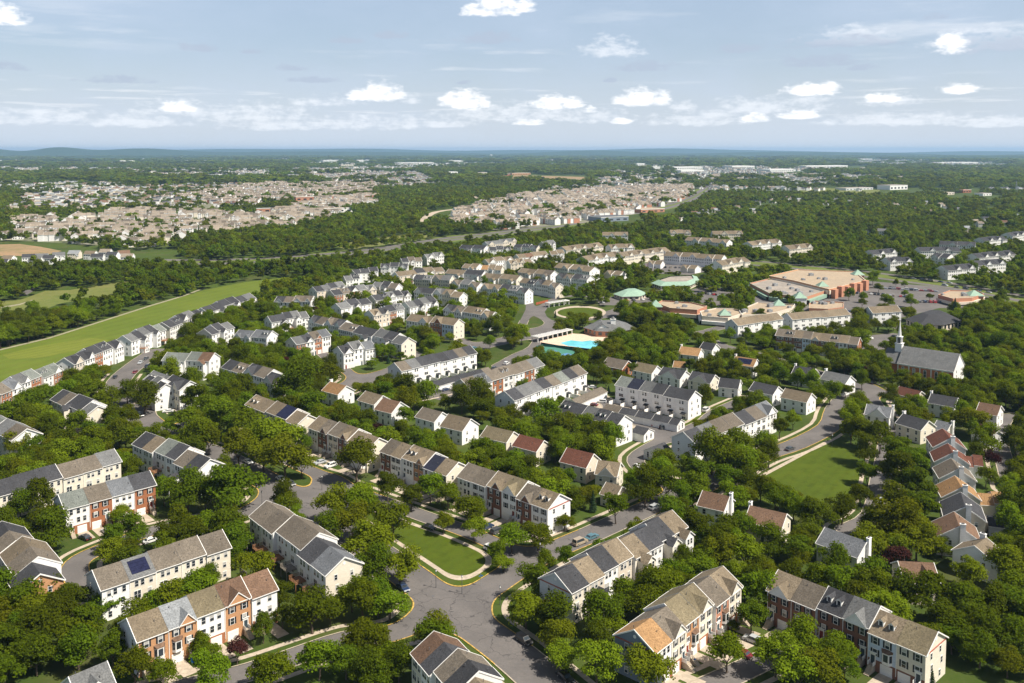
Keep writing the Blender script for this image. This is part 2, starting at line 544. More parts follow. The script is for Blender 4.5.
# roads: centre line (photograph points), width in metres
ROADS = {
    'street': ([(60, 300 + 45), (100, 345)], 0),  # placeholder removed below
}
ROADS = {
    'main': ([(156, 351), (136, 365), (119, 381), (120, 398), (138, 413), (165, 434), (213, 453), (245, 469), (282, 490), (330, 520), (375, 552), (412, 578), (455, 612), (510, 652), (560, 695)], 11.5),
    'lane_tan': ([(306, 500), (330, 482), (306, 469), (285, 459)], 6.5),
    'lane_tan_east': ([(330, 482), (370, 497), (425, 517), (470, 533), (512, 552)], 7.0),
    'cross': ([(455, 612), (505, 577), (545, 554), (592, 534), (640, 512), (665, 501), (690, 491), (716, 480), (760, 457), (795, 445), (829, 427), (836, 410), (850, 393), (862, 386)], 9.5),
    'mews': ([(690, 491), (662, 482), (642, 470), (636, 458), (652, 446), (672, 436)], 6.5),
    'lane_brick': ([(92, 592), (76, 575), (78, 562), (100, 550), (150, 532), (200, 522), (235, 517), (272, 497)], 7.0),
    'lane_south': ([(140, 700), (195, 686), (250, 672), (300, 655), (345, 640), (390, 634), (420, 622), (452, 610)], 7.5),
    'lane_east': ([(700, 690), (740, 672), (775, 655), (800, 640)], 6.5),
    'avenue': ([(700, 334), (722, 346), (760, 355), (800, 367), (840, 380), (880, 392), (915, 401)], 9.0),
    'east_lane': ([(862, 386), (885, 420), (886, 450), (880, 480), (872, 515), (846, 530)], 6.5),
    'far_east_lane': ([(1024, 419), (1006, 417), (1000, 440), (1003, 456), (1012, 490)], 6.0),
    'boulevard': ([(338, 391), (360, 382), (385, 374), (430, 361), (477, 347), (516, 338), (555, 326), (577, 320), (606, 315), (626, 308), (640, 299), (668, 290), (700, 281)], 15.0),
    'court_street': ([(500, 366), (520, 355), (536, 347), (545, 331)], 9.0),
    'alley_west': ([(420, 397), (450, 390), (492, 377), (515, 366)], 7.0),
    'alley_mid': ([(592, 420), (610, 408), (597, 398), (580, 388), (565, 378)], 6.0),
    'alley_east': ([(606, 414), (640, 424), (660, 431), (672, 436)], 6.0),
    'white_row_street': ([(672, 436), (700, 424), (716, 412), (745, 399)], 6.0),
    'upper_lane': ([(555, 326), (540, 312), (560, 297), (600, 297), (640, 299)], 7.0),
    'north_lane': ([(360, 382), (345, 370), (330, 360), (318, 350)], 6.5),
    'rowhouse_lane': ([(430, 361), (400, 346), (380, 330), (362, 316), (340, 310)], 6.0),
    'hill_lane': ([(477, 347), (440, 330), (405, 308), (372, 290), (330, 284)], 6.0),
    'tan_lane': ([(516, 338), (530, 300), (500, 285), (450, 280), (400, 277)], 6.0),
    'church_street': ([(700, 334), (720, 328), (760, 322), (820, 318), (862, 318), (905, 330)], 8.0),
    'west_court': ([(165, 434), (190, 421), (176, 405), (150, 395)], 6.0),
    'west_cross': ([(138, 413), (100, 428), (60, 446), (0, 474)], 6.5),
}
JUNC = [gp(*p) for p in [(455, 612), (306, 500), (512, 552), (505, 577), (330, 482), (690, 491), (272, 497), (452, 610), (829, 427), (862, 386), (795, 445), (165, 434), (360, 382), (600, 316), (84, 570)]]
GX0, GX1, GY0, GY1, GH = -420.0, 470.0, 175.0, 1010.0, 1.0
gx = np.arange(GX0, GX1 + GH / 2, GH)
gy = np.arange(GY0, GY1 + GH / 2, GH)
PXX, PYY = np.meshgrid(gx, gy)


def smooth_line(pts, n=6):
    out = []
    P = [np.array(p) for p in pts]
    P = [2 * P[0] - P[1]] + P + [2 * P[-1] - P[-2]]
    for i in range(1, len(P) - 2):
        for k in range(n):
            t = k / n
            a, b_, c_, d_ = P[i - 1], P[i], P[i + 1], P[i + 2]
            out.append(0.5 * ((2 * b_) + (-a + c_) * t + (2 * a - 5 * b_ + 4 * c_ - d_) * t * t + (-a + 3 * b_ - 3 * c_ + d_) * t ** 3))
    out.append(P[-2])
    return out


def seg_dist(X, Y, line):
    D = np.full(X.shape, 1e9)
    for (a, c_) in zip(line[:-1], line[1:]):
        dx, dy = c_[0] - a[0], c_[1] - a[1]
        L = dx * dx + dy * dy + 1e-9
        t = np.clip(((X - a[0]) * dx + (Y - a[1]) * dy) / L, 0, 1)
        D = np.minimum(D, np.hypot(X - a[0] - t * dx, Y - a[1] - t * dy))
    return D


ROADLINES = {}
SDF = np.full(PXX.shape, 1e3)
KS = 9.0
for nm, (pts, w_) in ROADS.items():
    ln = smooth_line(pxs(pts), 3)
    ROADLINES[nm] = (ln, w_)
    d_ = np.full(PXX.shape, 1e3)
    lx = [p[0] for p in ln]; ly = [p[1] for p in ln]
    i0, i1 = np.searchsorted(gx, [min(lx) - 30, max(lx) + 30]); j0, j1 = np.searchsorted(gy, [min(ly) - 30, max(ly) + 30])
    if i1 > i0 and j1 > j0:
        d_[j0:j1, i0:i1] = seg_dist(PXX[j0:j1, i0:i1], PYY[j0:j1, i0:i1], ln) - w_ / 2
    h_ = np.clip(0.5 + 0.5 * (SDF - d_) / KS, 0, 1)
    SDF = SDF * (1 - h_) + d_ * h_ - KS * h_ * (1 - h_)


def road_clear(x, y):
    """signed distance to the nearest road edge (metres)"""
    i = int(round((x - GX0) / GH)); j = int(round((y - GY0) / GH))
    if 0 <= i < len(gx) and 0 <= j < len(gy):
        return SDF[j, i]
    return 99.0


def clip_poly(poly, f, lvl, keep_above):
    out = []
    n = len(poly)
    for i in range(n):
        a, c_ = poly[i], poly[(i + 1) % n]
        fa, fc = (a[2] - lvl), (c_[2] - lvl)
        if not keep_above:
            fa, fc = -fa, -fc
        if fa >= 0:
            out.append(a)
        if (fa >= 0) != (fc >= 0):
            t = fa / (fa - fc)
            out.append((a[0] + t * (c_[0] - a[0]), a[1] + t * (c_[1] - a[1]), a[2] + t * (c_[2] - a[2])))
    return out


def band(lo, hi, z, sel=None, ymax=1e9):
    """polygons where lo <= SDF <= hi, as MB"""
    mb = MB()
    c4 = np.stack([SDF[:-1, :-1], SDF[:-1, 1:], SDF[1:, 1:], SDF[1:, :-1]])
    mn, mx = c4.min(0), c4.max(0)
    ok = (mx >= lo) & (mn <= hi)
    for j, i in zip(*np.nonzero(ok)):
        y0 = gy[j]
        if y0 > ymax:
            continue
        x0 = gx[i]
        p = [(x0, y0, SDF[j, i]), (x0 + GH, y0, SDF[j, i + 1]), (x0 + GH, y0 + GH, SDF[j + 1, i + 1]), (x0, y0 + GH, SDF[j + 1, i])]
        if mn[j, i] < lo:
            p = clip_poly(p, None, lo, True)
        if len(p) > 2 and mx[j, i] > hi:
            p = clip_poly(p, None, hi, False)
        if len(p) > 2:
            k = sel(x0, y0) if sel else 0
            mb.poly([(q[0], q[1], z) for q in p], k)
    return mb


# asphalt: big interior runs first (strips), then the cells on the edge
mb = band(-1e9, 0.0, 0.035)
tag(mb.build('road', [ASPH]), kind='structure')


def near_junction(x, y):
    return 1 if any((x - j[0]) ** 2 + (y - j[1]) ** 2 < 26 ** 2 for j in JUNC) else 0


mb = band(-0.02, 0.30, 0.15, near_junction, 620)
tag(mb.build('kerb', [KERBM, YELLOW]), kind='structure')
mb = band(2.2, 3.7, 0.05, None, 470)
tag(mb.build('pavement', [CONC]), kind='structure')


def lawn(name, pts, m, z=0.02):
    return sheet(name, ccw(pxs(pts)), z, m)


lawn('corner_lawn', [(350, 507), (400, 520), (470, 545), (509, 559.5), (484, 582.5), (462, 584), (432, 568), (402, 547), (365, 522)], LAWN, 0.02)
lawn('park_lawn', [(762, 475), (826, 443), (860, 450), (858, 510), (806, 516), (744, 494)], LAWN, 0.02)
sheet('park_path', ccw(pxs([(758, 476), (826.5, 440.5), (828.5, 442), (762, 477.5)])), 0.03, CONC)
lawn('fairway', [(-40, 420), (0, 404), (40, 388), (80, 371), (140, 348), (205, 321), (262, 297), (300, 284), (300, 276), (245, 282), (205, 290), (150, 305), (100, 321), (50, 337), (0, 349), (-40, 354)], FAIR)
lawn('meadow', [(-30, 318), (0, 312), (40, 311), (62, 303), (110, 297), (146, 283), (150, 279), (120, 282), (70, 290), (45, 291), (20, 300), (-30, 304)], ROUGHG)
lawn('green', [(2, 355), (40, 346), (90, 338), (110, 340), (80, 350), (40, 358), (10, 359)], grass_mat('putting turf', [(0.14, 0.16, 0.026), (0.125, 0.15, 0.022), (0.14, 0.16, 0.034)], 0.03, 0.4, (0.05, R(30))), 0.05)
PATHM = mat('gravel path', (0.27, 0.25, 0.17), .95, .2, .5)
lawn('verge_lawn', [(22, 286), (48, 279), (47, 284), (28, 289)], ROUGHG)
sheet('cart_path', ccw(pxs([(0, 350.5), (50, 338.5), (100, 322.5), (150, 306.5), (185, 296), (205, 288.3), (204, 287.5), (184, 295.2), (150, 305.3), (100, 321.3), (50, 337.2), (0, 349.2)])), 0.06, PATHM)
sheet('cart_path', ccw(pxs([(0, 308.5), (20, 305), (33, 300.5), (32, 299.8), (19, 304), (0, 307)])), 0.06, PATHM)
lawn('mown_verge', [(640, 447), (668, 433), (700, 424), (745, 402), (720, 402), (700, 414), (660, 430), (632, 445)], LAWN)
lawn('mown_verge', [(300, 494), (318, 486), (335, 490), (318, 497)], LAWN, 0.03)
lawn('club_lawn', [(624, 322), (640, 318), (662, 322), (668, 328), (640, 330), (620, 327)], LAWN)
# oval lawn with its ring path
def ellipse(cx, cy, rx, ry, n=40):
    return [(cx + rx * math.cos(2 * math.pi * i / n), cy + ry * math.sin(2 * math.pi * i / n)) for i in range(n)]
sheet('ring_path', ccw(pxs(ellipse(580, 312.5, 26, 6.6))), 0.045, CONC)
lawn('oval_lawn', ellipse(580, 312.6, 22.5, 5.0), LAWN, 0.07)
# parking lots and paved yards
for pts in ([(806, 302), (840, 290), (868, 281), (930, 286), (975, 293), (1010, 302), (990, 309), (940, 308), (900, 318), (850, 316), (822, 310)],
            [(862, 346), (864, 336), (893, 333), (906, 335), (900, 342), (890, 349), (872, 357), (862, 354)],
            [(690, 290), (712, 284), (742, 296), (740, 310), (712, 305), (690, 300)],
            [(744, 300), (775, 290), (800, 298), (812, 309), (790, 316), (745, 316)],
            [(632, 268), (660, 258), (700, 260), (722, 268), (690, 275), (640, 273)],
            [(500, 368), (504, 358), (540, 346), (562, 350), (545, 362), (525, 370)],
            [(596, 300), (640, 292), (655, 300), (640, 306), (600, 305)],
            [(905, 338), (920, 326), (958, 322), (960, 330), (930, 338)],
            [(562, 360), (572, 352), (604, 354), (600, 366), (590, 374), (566, 370)]):
    sheet('car_park', ccw(pxs(pts)), 0.02, ASPH)
lawn('paved_yard', [(590, 404), (606, 398), (690, 424), (672, 437), (640, 432)], CONC, 0.015)
lawn('paved_yard', [(420, 396), (495, 372), (520, 377), (460, 404)], ASPH, 0.015)
# highways
def ribbon(name, pts, w_, z, m):
    ln = smooth_line(pxs(pts), 4)
    mb = MB()
    prev = None
    for i, p in enumerate(ln):
        q = ln[min(i + 1, len(ln) - 1)] - ln[max(i - 1, 0)]
        n_ = np.array([-q[1], q[0]]) / (np.hypot(*q) + 1e-9)
        a, c_ = p + n_ * w_ / 2, p - n_ * w_ / 2
        if prev is not None:
            mb.poly([(*prev[0], z), (*prev[1], z), (*c_, z), (*a, z)])
        prev = (a, c_)
    return tag(mb.build(name, [m]), kind='structure')


VERGE = grass_mat('road verge', [(0.12, 0.16, 0.035), (0.10, 0.13, 0.03), (0.16, 0.16, 0.06)], 0.02, 0.3)
ribbon('highway_verge', [(740, 262), (790, 266), (860, 274), (930, 283), (985, 292), (1040, 303)], 34, 0.01, VERGE)
ribbon('highway', [(740, 260), (790, 264), (860, 271), (930, 280), (985, 289), (1040, 299)], 9, 0.05, ASPH)
ribbon('highway', [(740, 264), (790, 268), (860, 276), (930, 285), (985, 294), (1040, 305)], 9, 0.05, ASPH)
ribbon('parkway_verge', [(714, 184), (692, 198), (655, 209), (612, 215), (560, 225), (500, 233), (440, 240), (370, 251), (300, 258), (220, 262), (160, 262)], 60, 0.01, VERGE)
ribbon('parkway', [(711, 184), (688, 198), (652, 208), (610, 214), (558, 224), (500, 232), (440, 239), (370, 249.5), (300, 256), (220, 260), (160, 260)], 15, 0.06, ASPH)
ribbon('parkway', [(717, 184), (697, 198), (659, 210), (616, 216), (562, 226), (500, 234.2), (440, 241.5), (370, 252), (300, 259.5), (220, 263.5), (160, 263.5)], 15, 0.06, ASPH)
ribbon('country_road', [(20, 296), (47, 283), (120, 268), (160, 262)], 8, 0.05, ASPH)
ribbon('country_road', [(420, 222), (436, 212), (470, 207), (480, 200), (470, 193)], 14, 0.05, CONC)
# built-up ground of the far districts
zdist = 0.02
for pts in ([(8, 240), (15, 222), (130, 212), (260, 216), (325, 200), (375, 196), (372, 204), (335, 214), (318, 225), (200, 240), (140, 248), (60, 243)],
            [(0, 214), (20, 196), (150, 186), (245, 184), (300, 190), (260, 206), (120, 212)],
            [(440, 226), (450, 214), (520, 196), (600, 190), (690, 186), (688, 198), (640, 211), (590, 222), (500, 230)],
            [(315, 190), (340, 174), (420, 172), (442, 182), (410, 190)],
            [(165, 200), (240, 186), (260, 184), (375, 184), (375, 194), (250, 206)]):
    zdist += 0.02
    sheet('built_up_ground', ccw(pxs(pts)), zdist, DISTG)
sheet('building_site', ccw(pxs([(-20, 256), (-20, 245), (20, 244), (42, 247), (62, 251), (50, 254), (20, 256)])), 0.03, SOIL)
sheet('building_site', ccw(pxs([(505, 179), (515, 175), (588, 177), (586, 183), (540, 182)])), 0.03, SOIL)
sheet('meadow', ccw(pxs([(790, 192), (820, 188), (880, 190), (876, 197), (800, 196)])), 0.03, ROUGHG)
sheet('meadow', ccw(pxs([(330, 245), (420, 232), (440, 235), (400, 243), (350, 250)])), 0.005, ROUGHG)

# far hills on the horizon
def hills(dist, base, amp, seed, ang0=-34, ang1=34, bump=None, m=None):
    r_ = random.Random(seed)
    ph = [(r_.uniform(3, 40), r_.uniform(0, 6.28), r_.uniform(0.3, 1)) for _ in range(9)]
    mb = MB()
    prev = None
    N = 260
    for i in range(N + 1):
        a = R(ang0 + (ang1 - ang0) * i / N)
        h_ = base + amp * sum(w_ * math.sin(a * f + p) for f, p, w_ in ph) / 4
        if bump:
            for (ba, bw, bh) in bump:
                h_ += bh * math.exp(-((math.degrees(a) - ba) / bw) ** 2)
        h_ = max(h_, 4)
        cols = []
        for (dd, k) in ((0, 0), (0.03, 0.6), (0.06, 0.95), (0.1, 1.0), (0.25, 0)):
            d_ = dist * (1 + dd)
            cols.append((d_ * math.sin(a), d_ * math.cos(a), h_ * k - 0.5))
        if prev:
            for k in range(len(cols) - 1):
                mb.poly([prev[k], cols[k], cols[k + 1], prev[k + 1]])
        prev = cols
    return tag(mb.build('hills', [m]), kind='structure')


HILLM = grass_mat('wooded hills', [(0.030, 0.055, 0.014), (0.022, 0.042, 0.012), (0.06, 0.08, 0.03)], 0.002, 0.012)
hills(12500, 26, 22, 3, m=HILLM)
hills(17500, 60, 40, 5, bump=[(-27.0, 1.6, 120), (-30.5, 1.5, 105), (-22.5, 2.6, 60), (-10, 4, 25), (6, 4, 30), (20, 5, 20)], m=HILLM)
hills(25500, 90, 55, 8, bump=[(-12, 9, 70), (10, 6, 60)], m=HILLM)

# ------------------------------------------------------------------ building kit
WIN = {}


def window_mesh(w, h, shut=None, arch=False):
    """one window seen from -y: frame, two sashes, optional shutters"""
    key = (w, h, shut, arch)
    if key in WIN:
        return WIN[key]
    mb = MB()
    f = 0.12
    mb.box(-w / 2 - f, w / 2 + f, -0.07, 0.02, -h / 2 - f, h / 2 + f, 0)
    mb.box(-w / 2, w / 2, -0.085, -0.07, 0.03, h / 2, 3)
    mb.box(-w / 2, w / 2, -0.085, -0.07, -h / 2, -0.05, 1)
    if w > 1.6:
        mb.box(-0.05, 0.05, -0.10, -0.07, -h / 2, h / 2, 0)
    if shut:
        for sgn in (-1, 1):
            a = sgn * (w / 2 + f)
            c_ = sgn * (w / 2 + f + 0.42)
            mb.box(min(a, c_), max(a, c_), -0.06, 0.02, -h / 2 - 0.05, h / 2 + 0.05, 2)
    if arch:
        n = 8
        pts = [(math.cos(math.pi * i / n) * (w / 2 + f), -0.075, h / 2 + f + math.sin(math.pi * i / n) * (w / 2 + f)) for i in range(n + 1)]
        mb.poly(pts, 0)
        pts = [(math.cos(math.pi * i / n) * (w / 2 - .1), -0.09, h / 2 + f + math.sin(math.pi * i / n) * (w / 2 - .1)) for i in range(n + 1)]
        mb.poly(pts, 1)
    WIN[key] = mb.mesh('window', [WHITE, GLASS, shut or SHUT, BLIND])
    return WIN[key]


def _mesh_once(key, fn):
    if key not in WIN:
        WIN[key] = fn()
    return WIN[key]


def garage_mesh(w=2.6):
    def f():
        mb = MB()
        mb.box(-w / 2 - .12, w / 2 + .12, -0.04, 0.02, 0, 2.35, 0)
        for k in range(4):
            mb.box(-w / 2, w / 2, -0.08, -0.04, 0.04 + k * 0.54, 0.54 + k * 0.54, 1)
        return mb.mesh('garage_door', [WHITE, GDOOR])
    return _mesh_once(('garage', w), f)


def door_mesh(m, steps=0.0):
    def f():
        mb = MB()
        mb.box(-0.7, 0.7, -0.06, 0.02, 0, 2.65, 0)
        mb.box(-0.46, 0.46, -0.09, -0.06, 0.05, 2.1, 1)
        mb.box(-0.9, 0.9, -0.22, 0.02, 2.65, 2.85, 0)
        return mb.mesh('door', [WHITE, m])
    return _mesh_once(('door', m.name), f)


def steps_mesh(h=1.6):
    def f():
        mb = MB()
        n = 8
        pts = [(-0.62, -0.02, -h)]
        prof = [(-0.02, -h), (-0.02, 0), (-1.3, 0)]
        for i in range(n):
            z = -h * (i + 1) / n
            y = -1.3 - 0.28 * i
            prof += [(y, z), (y - 0.28, z)] if i < n - 1 else [(y, z)]
        for sx in (-0.62, 0.62):
            mb.poly([(sx, y, z) for y, z in (prof if sx < 0 else prof[::-1])], 0)
        k = len(prof)
        for i in range(k):
            (y0, z0), (y1, z1) = prof[i], prof[(i + 1) % k]
            mb.poly([(-0.62, y0, z0), (0.62, y0, z0), (0.62, y1, z1), (-0.62, y1, z1)], 0)
        for sx in (-0.66, 0.60):
            mb.hexa([(sx, -1.3, 0), (sx + .06, -1.3, 0), (sx + .06, -0.02, 0), (sx, -0.02, 0), (sx, -1.3, .95), (sx + .06, -1.3, .95), (sx + .06, -0.02, .95), (sx, -0.02, .95)], 1)
        return mb.mesh('front_steps', [CONC, WHITE])
    return _mesh_once(('steps', h), f)


def deck_mesh(w, d, h, m, roofed=False):
    def f():
        mb = MB()
        mb.box(-w / 2, w / 2, -d, 0, h - 0.28, h, 0)
        for x in (-w / 2 + .15, w / 2 - .15):
            mb.box(x - .09, x + .09, -d + .06, -d + .24, 0, h - .28, 0)
        for z in (h + .2, h + .5, h + .82):
            mb.box(-w / 2, w / 2, -d, -d + .05, z, z + .12, 0)
            mb.box(-w / 2, -w / 2 + .05, -d + .05, 0, z, z + .12, 0)
            mb.box(w / 2 - .05, w / 2, -d + .05, 0, z, z + .12, 0)
        for i in range(5):
            x = -w / 2 + .05 + (w - .1) * i / 4
            mb.box(x - .05, x + .05, -d - .02, -d + .07, h, h + .98, 0)
        return mb.mesh('deck', [m])
    return _mesh_once(('deck', w, d, h, m.name), f)


def slope_slab(mb, x0, x1, ya, za, yb, zb, t, mtop, medge, ends=(True, True)):
    """roof slope from the eave (ya,za) to the ridge (yb,zb), thickness t"""
    p = [(x0, ya, za), (x1, ya, za), (x1, yb, zb), (x0, yb, zb)]
    if ya > yb:
        p = [(x1, ya, za), (x0, ya, za), (x0, yb, zb), (x1, yb, zb)]
    q = [(x, y, z + t) for x, y, z in p]
    mb.hexa(p + q, mats=[medge, mtop, medge, medge, mtop, medge])


def gable_trim_mesh(d, e, r, oh):
    """white rake board along a gable, in the y-z plane (x from -0.06 to 0.06)"""
    mb = MB()
    sl = (r - e) / (d / 2)
    for sg in (-1, 1):
        y0, z0 = sg * (d / 2 + oh), e - oh * sl
        mb.hexa([(-.07, y0, z0 - .32), (.07, y0, z0 - .32), (.07, 0, r - .32), (-.07, 0, r - .32), (-.07, y0, z0 + .03), (.07, y0, z0 + .03), (.07, 0, r + .03), (-.07, 0, r + .03)] if sg < 0 else
                [(.07, y0, z0 - .32), (-.07, y0, z0 - .32), (-.07, 0, r - .32), (.07, 0, r - .32), (.07, y0, z0 + .03), (-.07, y0, z0 + .03), (-.07, 0, r + .03), (.07, 0, r + .03)], 0)
    return mb


ROWS = []          # everything that trees and cars must respect: dict(poly footprint, key points, name)


class Row:
    """gabled house or row of houses; local x runs along the ridge, -y faces the camera"""
    def __init__(s, name, cat, p0, p1, ridge, eave, depth, n, roofs, walls, back='w', side='w', feats='', stag=0.7, step=0.45, lod=0,
                 style='front', short=None, label=None, group=None, floors=3, brick_base=False, chim='', oh=0.35, shut=SHUT, kind_word=None, bandend='', keyz=.7):
        a, c_ = np.array(gp(*p0, ridge)), np.array(gp(*p1, ridge))
        u = c_ - a
        L = float(np.hypot(*u))
        u /= L
        v = np.array([-u[1], u[0]])
        mid = (a + c_) / 2
        if v @ mid < 0:                         # v points away from the camera
            v = -v
            a, c_ = c_, a
            u = -u
            roofs, walls = roofs[::-1], walls[::-1]
            feats = ','.join(feats.split(',')[::-1])
        if n == 0:
            n = max(1, int(round(L / 6.6)))
        s.L, s.a, s.u, s.v, s.d, s.e, s.r, s.n = L, a, u, v, depth, eave, ridge, n
        s.rz = math.atan2(u[1], u[0])
        s.root = empty(name, (a[0], a[1], 0), s.rz)
        s.cat, s.name, s.lod = cat, name, lod
        s.roofs = (roofs * n)[:n] if len(roofs) < n else roofs[:n]
        s.walls = (walls * n)[:n] if len(walls) < n else walls[:n]
        s.dist = float(np.hypot(*mid))
        s.short, s.label = short, label
        s.mid = mid
        s.group = group
        s.kind_word = kind_word
        s.front_side = []
        w = L / n
        s.units = []
        z_off = 0.0
        for i in range(n):
            pair = (i // 2) % 2 if n > 3 else i % 2
            yo = (stag if pair else 0.0) if n > 1 else 0
            zo = ((step if pair else 0.0) + (0.12 if i % 2 else 0)) if n > 1 else 0
            x0, x1 = i * w + .012, (i + 1) * w - .012
            e, r = eave + zo, ridge + zo
            hd = depth / 2
            wc, rc = s.walls[i], s.roofs[i]
            fm, bm, sm = WM(wc), WM(back), WM(side if (i in (0, n - 1)) else back)
            mb = MB()
            prof = [(-hd + yo, 0), (hd + yo, 0), (hd + yo, e), (yo, r), (-hd + yo, e)]
            mb.poly([(x0, y, z) for y, z in prof][::-1], 2)
            mb.poly([(x1, y, z) for y, z in prof], 2)
            for k in range(5):
                (y0, z0), (y1, z1) = prof[k], prof[(k + 1) % 5]
                mb.poly([(x0, y0, z0), (x0, y1, z1), (x1, y1, z1), (x1, y0, z0)][::-1], {1: 1, 4: 0}.get(k, 2))
            if brick_base and wc not in 'bdpt':
                mb.box(x0, x1, -hd + yo - .03, -hd + yo, 0, 2.75, 3)
            wall = mb.build('wall', [fm, bm, sm, WM('b' if brick_base != 'd' else 'd')], s.root)
            wall['label'] = '%s wall' % WALLC[wc][0]
            # roof
            mb = MB()
            sl = (r - e) / hd
            xa, xb = (x0 - (.3 if i == 0 else 0)), (x1 + (.3 if i == n - 1 else 0))
            t = 0.2
            for sg in (-1, 1):
                slope_slab(mb, xa, xb, yo + sg * (hd + oh), e - oh * sl, yo, r, t, 0, 1)
            if lod < 2:
                for sg in (-1, 1):      # gutters
                    y = yo + sg * (hd + oh)
                    mb.box(xa, xb, min(y, y + sg * .12), max(y, y + sg * .12), e - oh * sl + .04, e - oh * sl + .2, 1)
            roof = mb.build('roof', [RM(rc), WHITE], s.root)
            roof['label'] = '%s shingle roof' % ROOFC[rc][0]
            U = dict(x0=x0, x1=x1, yo=yo, e=e, r=r, wall=wall, roof=roof, i=i, rc=rc, wc=wc, hd=hd, sl=sl, zo=zo)
            s.units.append(U)
        # trims
        if lod < 3 and style != 'none' and name != 'apartment_block':
            for i in range(n + 1):
                if i in (0, n):
                    U = s.units[0 if i == 0 else n - 1]
                    x = U['x0'] - .37 if i == 0 else U['x1'] + .37
                else:
                    A, B = s.units[i - 1], s.units[i]
                    if abs(A['zo'] - B['zo']) < 0.3:
                        continue
                    U = A if A['zo'] > B['zo'] else B
                    x = (U['x1'] - 0.1 + .16) if U is A else (U['x0'] + 0.1 - .16)
                g = gable_trim_mesh(depth, U['e'] + .23, U['r'] + .23, oh)
                o = g.build('rake_board', [WHITE], U['roof'], (x, U['yo'], 0))
        s.style, s.floors, s.shut = style, floors, shut
        if lod < 3:
            s.facades()
        s.features(feats)
        if lod == 0:
            def dp():
                m2 = MB(); m2.box(-.06, .06, -.12, 0, .1, 1.0, 0)
                return m2.mesh('downpipe', [WHITE])
            for U in s.units:
                ob('downpipe', _mesh_once('downpipe', dp), U['wall'], (U['x0'] + .12, -U['hd'] + U['yo'] - .001, 0), 0, (1, 1, U['e'] - .1))
        for side_ in bandend:
            U = s.units[0 if side_ == 'l' else -1]
            x = U['x0'] - .05 if side_ == 'l' else U['x1'] + .05
            m2 = MB(); m2.box(x - .05, x + .05, -U['hd'], U['hd'], U['e'] - .35, U['e'] - .05, 0)
            m2.build('gable_band', [mat('rust red trim', (.38, .12, .09), .7, .1)], U['wall'], (0, U['yo'], 0))
        if chim:
            s.chimneys(chim)
        fp = [s.world(x, y) for x, y in ((0, -depth / 2), (L, -depth / 2), (L, depth / 2), (0, depth / 2))]
        keys = []
        for x in np.linspace(0, L, max(3, int(L / 4))):
            for y, z in ((-depth / 2, eave), (-depth / 2, eave * keyz), (0, ridge)) if keyz < 1 else ((0, ridge), (-depth / 4, ridge - 1)):
                keys.append((*s.world(x, y), z))
        for x in (0, L):
            for y in (-depth / 4, depth / 4):
                keys.append((*s.world(x, y), eave))
        ROWS.append(dict(row=s, fp=fp, keys=keys, mid=mid, d=s.dist, a=a, u=u, v=v, L=L, dep=depth))

    def world(s, x, y):
        p = s.a + s.u * x + s.v * y
        return (float(p[0]), float(p[1]))

    # windows and doors
    def place(s, name, mesh, parent, x, y, z, face):
        rz = {'f': 0, 'b': math.pi, 'l': -math.pi / 2, 'r': math.pi / 2}[face]
        return ob(name, mesh, parent, (x, y, z), rz)

    def facades(s):
        n, lod = s.n, s.lod
        fl = s.floors
        for U in s.units:
            x0, x1, yo, e, wall, hd = U['x0'], U['x1'], U['yo'], U['e'], U['wall'], U['hd']
            w = x1 - x0
            fh = (e - 0.3) / fl
            yf = -hd + yo
            sh = s.shut if s.style == 'front' and U['wc'] != 'w' or (s.style == 'front' and U['i'] % 2) else None
            yfb = yf - (.03 if False else 0)
            if s.style == 'front':
                zs = [fh * k + fh * .58 + .1 for k in range(1, fl)]
                for k, z in enumerate(zs):
                    if w > 8.5:
                        xs = [x0 + w * f for f in (.14, .38, .62, .86)]
                    elif U['i'] % 3 == 1:
                        xs = [x0 + w * .27, x0 + w * .70]
                    else:
                        xs = [x0 + w * .24, x0 + w * .54, x0 + w * .80] if lod < 2 and not sh else [x0 + w * .28, x0 + w * .74]
                    for x in xs:
                        s.place('window', window_mesh(0.95, 1.55, sh if lod < 2 else None), wall, x, yf, z, 'f')
                if lod < 2:
                    gx_ = x0 + w * (.30 if U['i'] % 2 else .68)
                    if fl >= 3:
                        s.place('garage_door', garage_mesh(), wall, gx_, yf, 0.02, 'f').location.y -= .035
                        dx = x0 + w * (.78 if U['i'] % 2 else .2)
                        s.place('door', door_mesh(DOORD if (U['i'] + int(s.dist)) % 5 else DOORC), wall, dx, yf - .035, 1.6 if lod == 0 else .05, 'f')
                        if lod == 0:
                            s.place('front_steps', steps_mesh(), wall, dx, yf - .04, 1.6, 'f')
                    else:
                        s.place('door', door_mesh(DOORD if U['i'] % 2 else DOORC), wall, x0 + w * .5, yf, .3, 'f')
                        for x in (x0 + w * .2, x0 + w * .8):
                            s.place('window', window_mesh(0.95, 1.55, sh), wall, x, yf, fh * .58, 'f')
            elif s.style == 'back':
                zs = [fh * k + fh * .58 for k in range(fl)]
                for k, z in enumerate(zs):
                    for x in ([x0 + w * .26, x0 + w * .48, x0 + w * .8] if (k == fl - 1 and lod == 0) else [x0 + w * .28, x0 + w * .74]):
                        if k == 1 and lod < 2 and abs(x - x0 - w * .28) < .1:
                            s.place('patio_door', window_mesh(1.7, 2.0), wall, x, yf, z - .1, 'f')
                        else:
                            s.place('window', window_mesh(0.9, 1.45), wall, x, yf, z, 'f')
            elif s.style == 'white':      # rear of the garage townhouses: small paired windows, boxed awnings
                for x in (x0 + w * .36, x0 + w * .58):
                    s.place('window', window_mesh(.75, 1.35), wall, x, yf, fh * 2 + fh * .62, 'f')
